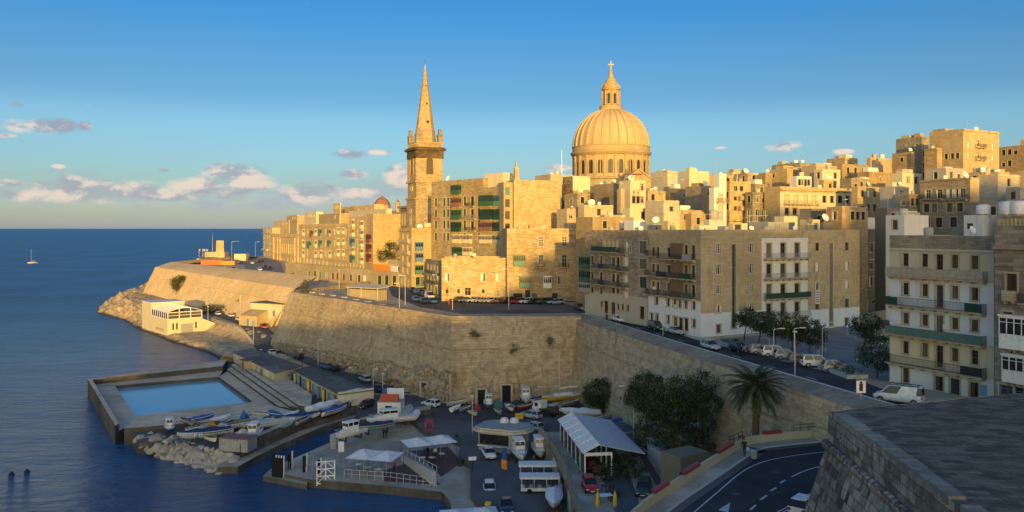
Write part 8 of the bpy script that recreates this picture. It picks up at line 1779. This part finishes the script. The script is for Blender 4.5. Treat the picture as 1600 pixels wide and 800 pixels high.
tree(P(333, 489, 4.6), 'green clipped hedge by the shore restaurant', [(0, 0, 1.6, 5.0, 1.8, 1.6)], 2600, .36, None, seed=22, mats=LEAFW, name='hedge', cat='hedge'); tree(P(376, 492, 4.5), 'narrow dark shrub beside the parked white hatchback', [(0, 0, 2.6, 1.8, 1.6, 2.8)], 1500, .36, (.1, 1), seed=23, name='shrub', cat='shrub'); tree(P(355, 487.5, 4.5), 'low green shrub line above the parking row', [(0, 0, 1.0, 4.0, 1.2, 1.0)], 1200, .3, None, seed=24, mats=LEAFW, name='shrub', cat='shrub')
tree(P(475, 460, 17.2), 'scruffy green shrub on the bastion terrace rim', [(0, 0, 1.6, 1.3, 1.2, 1.6), (.9, 0, 3.2, 1.2, 1.0, 1.0)], 1500, .28, (.08, 1.6), seed=25, mats=LEAFW, name='shrub', cat='shrub')
tree(Q(612, 300, 24), 'dark fig tree in the shaded gap beside the blind gable', [(0, 0, 4, 3.4, 2, 3.0), (-3.5, 0, 2.2, 2.2, 2, 2)], 2600, .4, (.2, 2), seed=26)
b = MB(); b.prism([Q(606, 297), Q(632, 297), Q(632, 306), Q(606, 306)], 17, 24.5); tag(b.build('garden_wall', S_GREY), 'grey shaded garden wall below the dark fig tree', 'wall')
for k, (x, y, z, w, lab) in enumerate(((955, 752, 5.02, 1.6, 'dark shrub at the front of the glazed restaurant'), (975, 735, 5.02, 1.4, 'dark shrub along the lane right of the restaurant'), (990, 745, 5.02, 1.5, 'dark shrub under the lane fence'), (1000, 712, 5.02, 1.3, 'dark shrub below the tall long armed lamp'), (1100, 705, 6.5, 1.6, 'potted shrubs on the beamed terrace'), (1090, 668, 7.0, 1.8, 'leafy shrub behind the beamed terrace'), (462, 594, 2.6, 1.3, 'dark shrub between the two kiosk rows'), (1020, 690, 5.0, 1.6, 'dark ivy clump behind the parked estate'))):
    tree(P(x, y, z), lab, [(0, 0, w*.7, w, w, w*.8)], 1100, .22, None, seed=40+k, name='shrub', cat='shrub')
# caper bushes and weeds rooted in the rampart joints
for k, (x, y, Y, s_, lab) in enumerate(((520, 486, 209, .8, 'weed tuft high on the sunlit left part of the big bastion'), (612, 512, 180, .9, 'caper bush hanging under the cordon of the big bastion'), (585, 540, 189, .7, 'weed tuft low on the big bastion above the kiosks'), (668, 528, 168, .8, 'caper bush left of the big bastion corner'), (742, 520, 160, .8, 'caper bush high right of the big bastion corner'), (800, 545, 161, 1.0, 'caper bush in the middle of the shaded bastion face'), (858, 532, 163, .8, 'weed tuft near the inner corner of the bastion'), (930, 545, 156, .9, 'caper bush high on the curtain wall by the corner'), (985, 570, 142, .9, 'caper bush on the curtain wall above the small tree'), (1075, 590, 125, .8, 'weed tuft on the curtain wall above the big tree'), (1120, 612, 116, .9, 'caper bush on the curtain wall left of the palm'), (1235, 640, 101, .8, 'weed tuft on the curtain wall right of the palm'), (1262, 655, 97, .7, 'weed tuft lowest on the curtain wall by the near bastion'))):
    p = Q(x, Y, ZA(y, Y)); tree(p, lab, [(0, 0, 0, s_*1.1, s_*.8, s_*.8), (.3, -.2, -s_*.7, s_*.7, s_*.5, s_*.8)], 420, .24, None, seed=80+k, mats=LEAFW, name='caper_bush', cat='bush')
# ------------------------------------------------------------------ people
SKIN = principled('skin', (.42, .26, .18), .6); HAIR = principled('dark_hair', (.03, .022, .018), .7)
CL = {n: principled('cloth_' + n, c, .85) for n, c in dict(black=(.02, .02, .022), navy=(.03, .04, .08), grey=(.18, .18, .19), red=(.35, .04, .03), white=(.62, .61, .58), blue=(.08, .15, .30), olive=(.10, .10, .05), denim=(.06, .09, .16), tan=(.30, .22, .14)).items()}
PM = {}
def person_mesh(pose):
    if pose in PM: return PM[pose]
    s_ = .26 if pose == 'walk' else .09
    J = {'pel': (0, 0, .95), 'waist': (0, 0, 1.1), 'chest': (.01, 0, 1.33), 'neck': (.01, 0, 1.48), 'chin': (.03, 0, 1.56), 'head': (.02, 0, 1.66), 'top': (.01, 0, 1.74)}
    rad = {'pel': .15, 'waist': .125, 'chest': .16, 'neck': .055, 'chin': .075, 'head': .10, 'top': .06}; E = [('pel', 'waist'), ('waist', 'chest'), ('chest', 'neck'), ('neck', 'chin'), ('chin', 'head'), ('head', 'top')]
    for sd, y in (('l', 1), ('r', -1)):
        f = s_*y if pose == 'walk' else .02
        J.update({'hip'+sd: (0, .09*y, .88), 'kn'+sd: (f*.6+.03, .10*y, .50), 'an'+sd: (f*1.1-.03, .10*y, .09), 'to'+sd: (f*1.1+.14, .12*y, .05), 'sh'+sd: (0, .19*y, 1.41), 'el'+sd: (-f*.5-.02, .25*y, 1.13), 'wr'+sd: (-f*.8+.08, .25*y, .89), 'ha'+sd: (-f*.9+.1, .24*y, .80)})
        rad.update({'hip'+sd: .105, 'kn'+sd: .066, 'an'+sd: .05, 'to'+sd: .04, 'sh'+sd: .07, 'el'+sd: .048, 'wr'+sd: .036, 'ha'+sd: .035}); E += [('pel', 'hip'+sd), ('hip'+sd, 'kn'+sd), ('kn'+sd, 'an'+sd), ('an'+sd, 'to'+sd), ('chest', 'sh'+sd), ('sh'+sd, 'el'+sd), ('el'+sd, 'wr'+sd), ('wr'+sd, 'ha'+sd)]
    ks = list(J); me = bpy.data.meshes.new('person_skeleton'); me.from_pydata([J[k] for k in ks], [(ks.index(a), ks.index(c)) for a, c in E], []); o = bpy.data.objects.new('person_skeleton', me); COL.objects.link(o)
    md = o.modifiers.new('skin', 'SKIN')
    for i, k in enumerate(ks): me.skin_vertices[0].data[i].radius = (rad[k],)*2
    me.skin_vertices[0].data[0].use_root = True; o.modifiers.new('sub', 'SUBSURF').levels = 1
    dg = bpy.context.evaluated_depsgraph_get(); r = bpy.data.meshes.new_from_object(o.evaluated_get(dg)); r.name = 'person'; bpy.data.objects.remove(o)
    r.materials.clear(); [r.materials.append(m) for m in (CL['denim'], CL['black'], SKIN, HAIR)]
    for p in r.polygons:
        c = p.center; hand = abs(c.y) > .2 and c.z < .92; p.material_index = 2 if hand else (3 if c.z > 1.66 or (c.z > 1.55 and c.x < -.02) else 2 if c.z > 1.47 else 1 if c.z > .98 or abs(c.y) > .17 else 0); p.use_smooth = True
    PM[pose] = r; return r
def person(p, rz, pose, top, bottom, label, group=None):
    o = link('person', person_mesh(pose), None, p, rz); tag(o, label, 'person', group)
    for i, m in ((0, CL[bottom]), (1, CL[top])): o.material_slots[i].link = 'OBJECT'; o.material_slots[i].material = m
    for i, m in ((2, SKIN), (3, HAIR)): pass
    return o
w_ = person(P(1163, 712, ZRAMP + .15), hd(1163, 712, 1150, 730, ZRAMP), 'walk', 'black', 'black', 'person in black walking down the ramp pavement with a white bag')
m = MB(); m.lathe([(.05, 0), (.17, .08), (.16, .32), (.05, .4)], 8); tag(m.build('carrier_bag', CL['white'], None, P(1163, 712, ZRAMP) + Vector((.33, -.12, .52))), 'white carrier bag held by the person on the ramp', 'bag')
for x, y, z, rz, ps, tp, bt_, lab in ((714, 693, ZJ + .01, 1.2, 'walk', 'black', 'grey', 'person in black walking past the white canopy on the quay'), (599, 685, ZJ + .01, .4, 'stand', 'navy', 'black', 'person in navy standing by the long low stone wall'), (603, 686, ZJ + .01, -.6, 'stand', 'black', 'denim', 'person in black standing beside the one in navy'), (757, 705, 2.01, .2, 'stand', 'red', 'denim', 'person in a red top at the cafe kiosk'), (760, 701, 2.01, .9, 'stand', 'black', 'black', 'person in dark clothes waiting at the cafe kiosk'), (754, 699, 2.01, 2.2, 'stand', 'tan', 'black', 'person in a tan top in the kiosk queue'),
    (1158, 556, 17.02, .3, 'stand', 'black', 'black', 'person in black at the left of the group by the black car'), (1163, 557, 17.02, 1.3, 'stand', 'grey', 'black', 'person with a grey top in the group by the black car'), (1168, 557, 17.02, 2.3, 'walk', 'navy', 'black', 'person in navy at the right of the group by the black car'), (368, 549, 3.2, .3, 'stand', 'black', 'black', 'person in black on the shore above the pool'), (372, 549, 3.2, 1.6, 'stand', 'grey', 'navy', 'person in grey on the shore above the pool'), (401, 541, 3.7, .2, 'walk', 'black', 'denim', 'person in black crossing the lower road'), (405, 541.5, 3.7, .4, 'walk', 'olive', 'black', 'person in olive crossing the lower road'),
    (497, 457, 17.03, .2, 'stand', 'black', 'black', 'person in black on the bastion terrace'), (549, 458, 17.03, 2, 'stand', 'red', 'black', 'person in red near the terrace bar'), (702, 479, 17.03, 2, 'walk', 'red', 'red', 'person dressed in red by the parked row'), (725, 479, 17.03, 2, 'walk', 'black', 'black', 'person in black crossing in front of the parked row'), (834, 729, 2.01, 2, 'stand', 'olive', 'black', 'person in a yellow green top beside the white cabin cruiser'), (668, 714, ZJ + .02, 1, 'stand', 'black', 'black', 'person in black under the clean white canopy'), (680, 716, ZJ + .02, 2, 'stand', 'white', 'navy', 'person in white under the clean white canopy'), (616, 738, ZJ + .02, 2, 'stand', 'red', 'black', 'person in a red top under the lettered canopy'), (948, 503, 17.03, 1, 'stand', 'navy', 'black', 'person in navy beside the shaded street wall')):
    p = P(x, y, z)
    if y < 560 and z < 10: p.z = SH(p.x, p.y) + .13
    person(p, rz, ps, tp, bt_, lab)
# bench of tables and seats under the canopies
for k, (x, y) in enumerate(((575, 738), (592, 741), (560, 733), (660, 722), (675, 722), (690, 716))):
    t = thing('cafe_table', ('cafe table at the left under the lettered canopy', 'cafe table in front under the lettered canopy', 'cafe table at the jetty side of the lettered canopy', 'cafe table at the left under the clean canopy', 'cafe table in the middle under the clean canopy', 'cafe table at the right under the clean canopy')[k], 'table', P(x, y, ZJ + .02), k, 'cafe tables'); m = MB(); m.box(-.4, .4, -.4, .4, .7, .75); m.build('top', WHITEP, t); m = MB(); m.tube((0, 0, 0), (0, 0, .7), .05, n=6); m.build('leg', IRON, t)
# small mooring buoys
for k, (x, y) in enumerate(((18, 742), (42, 738))):
    m = MB(); m.lathe([(.1, -.3), (.38, -.1), (.4, .15), (.2, .4), (.05, .5)], 10); tag(m.build('buoy', IRON, None, P(x, y, 0)), ('small dark buoy nearest the frame edge', 'small dark buoy right of the other one')[k], 'buoy', 'buoys')
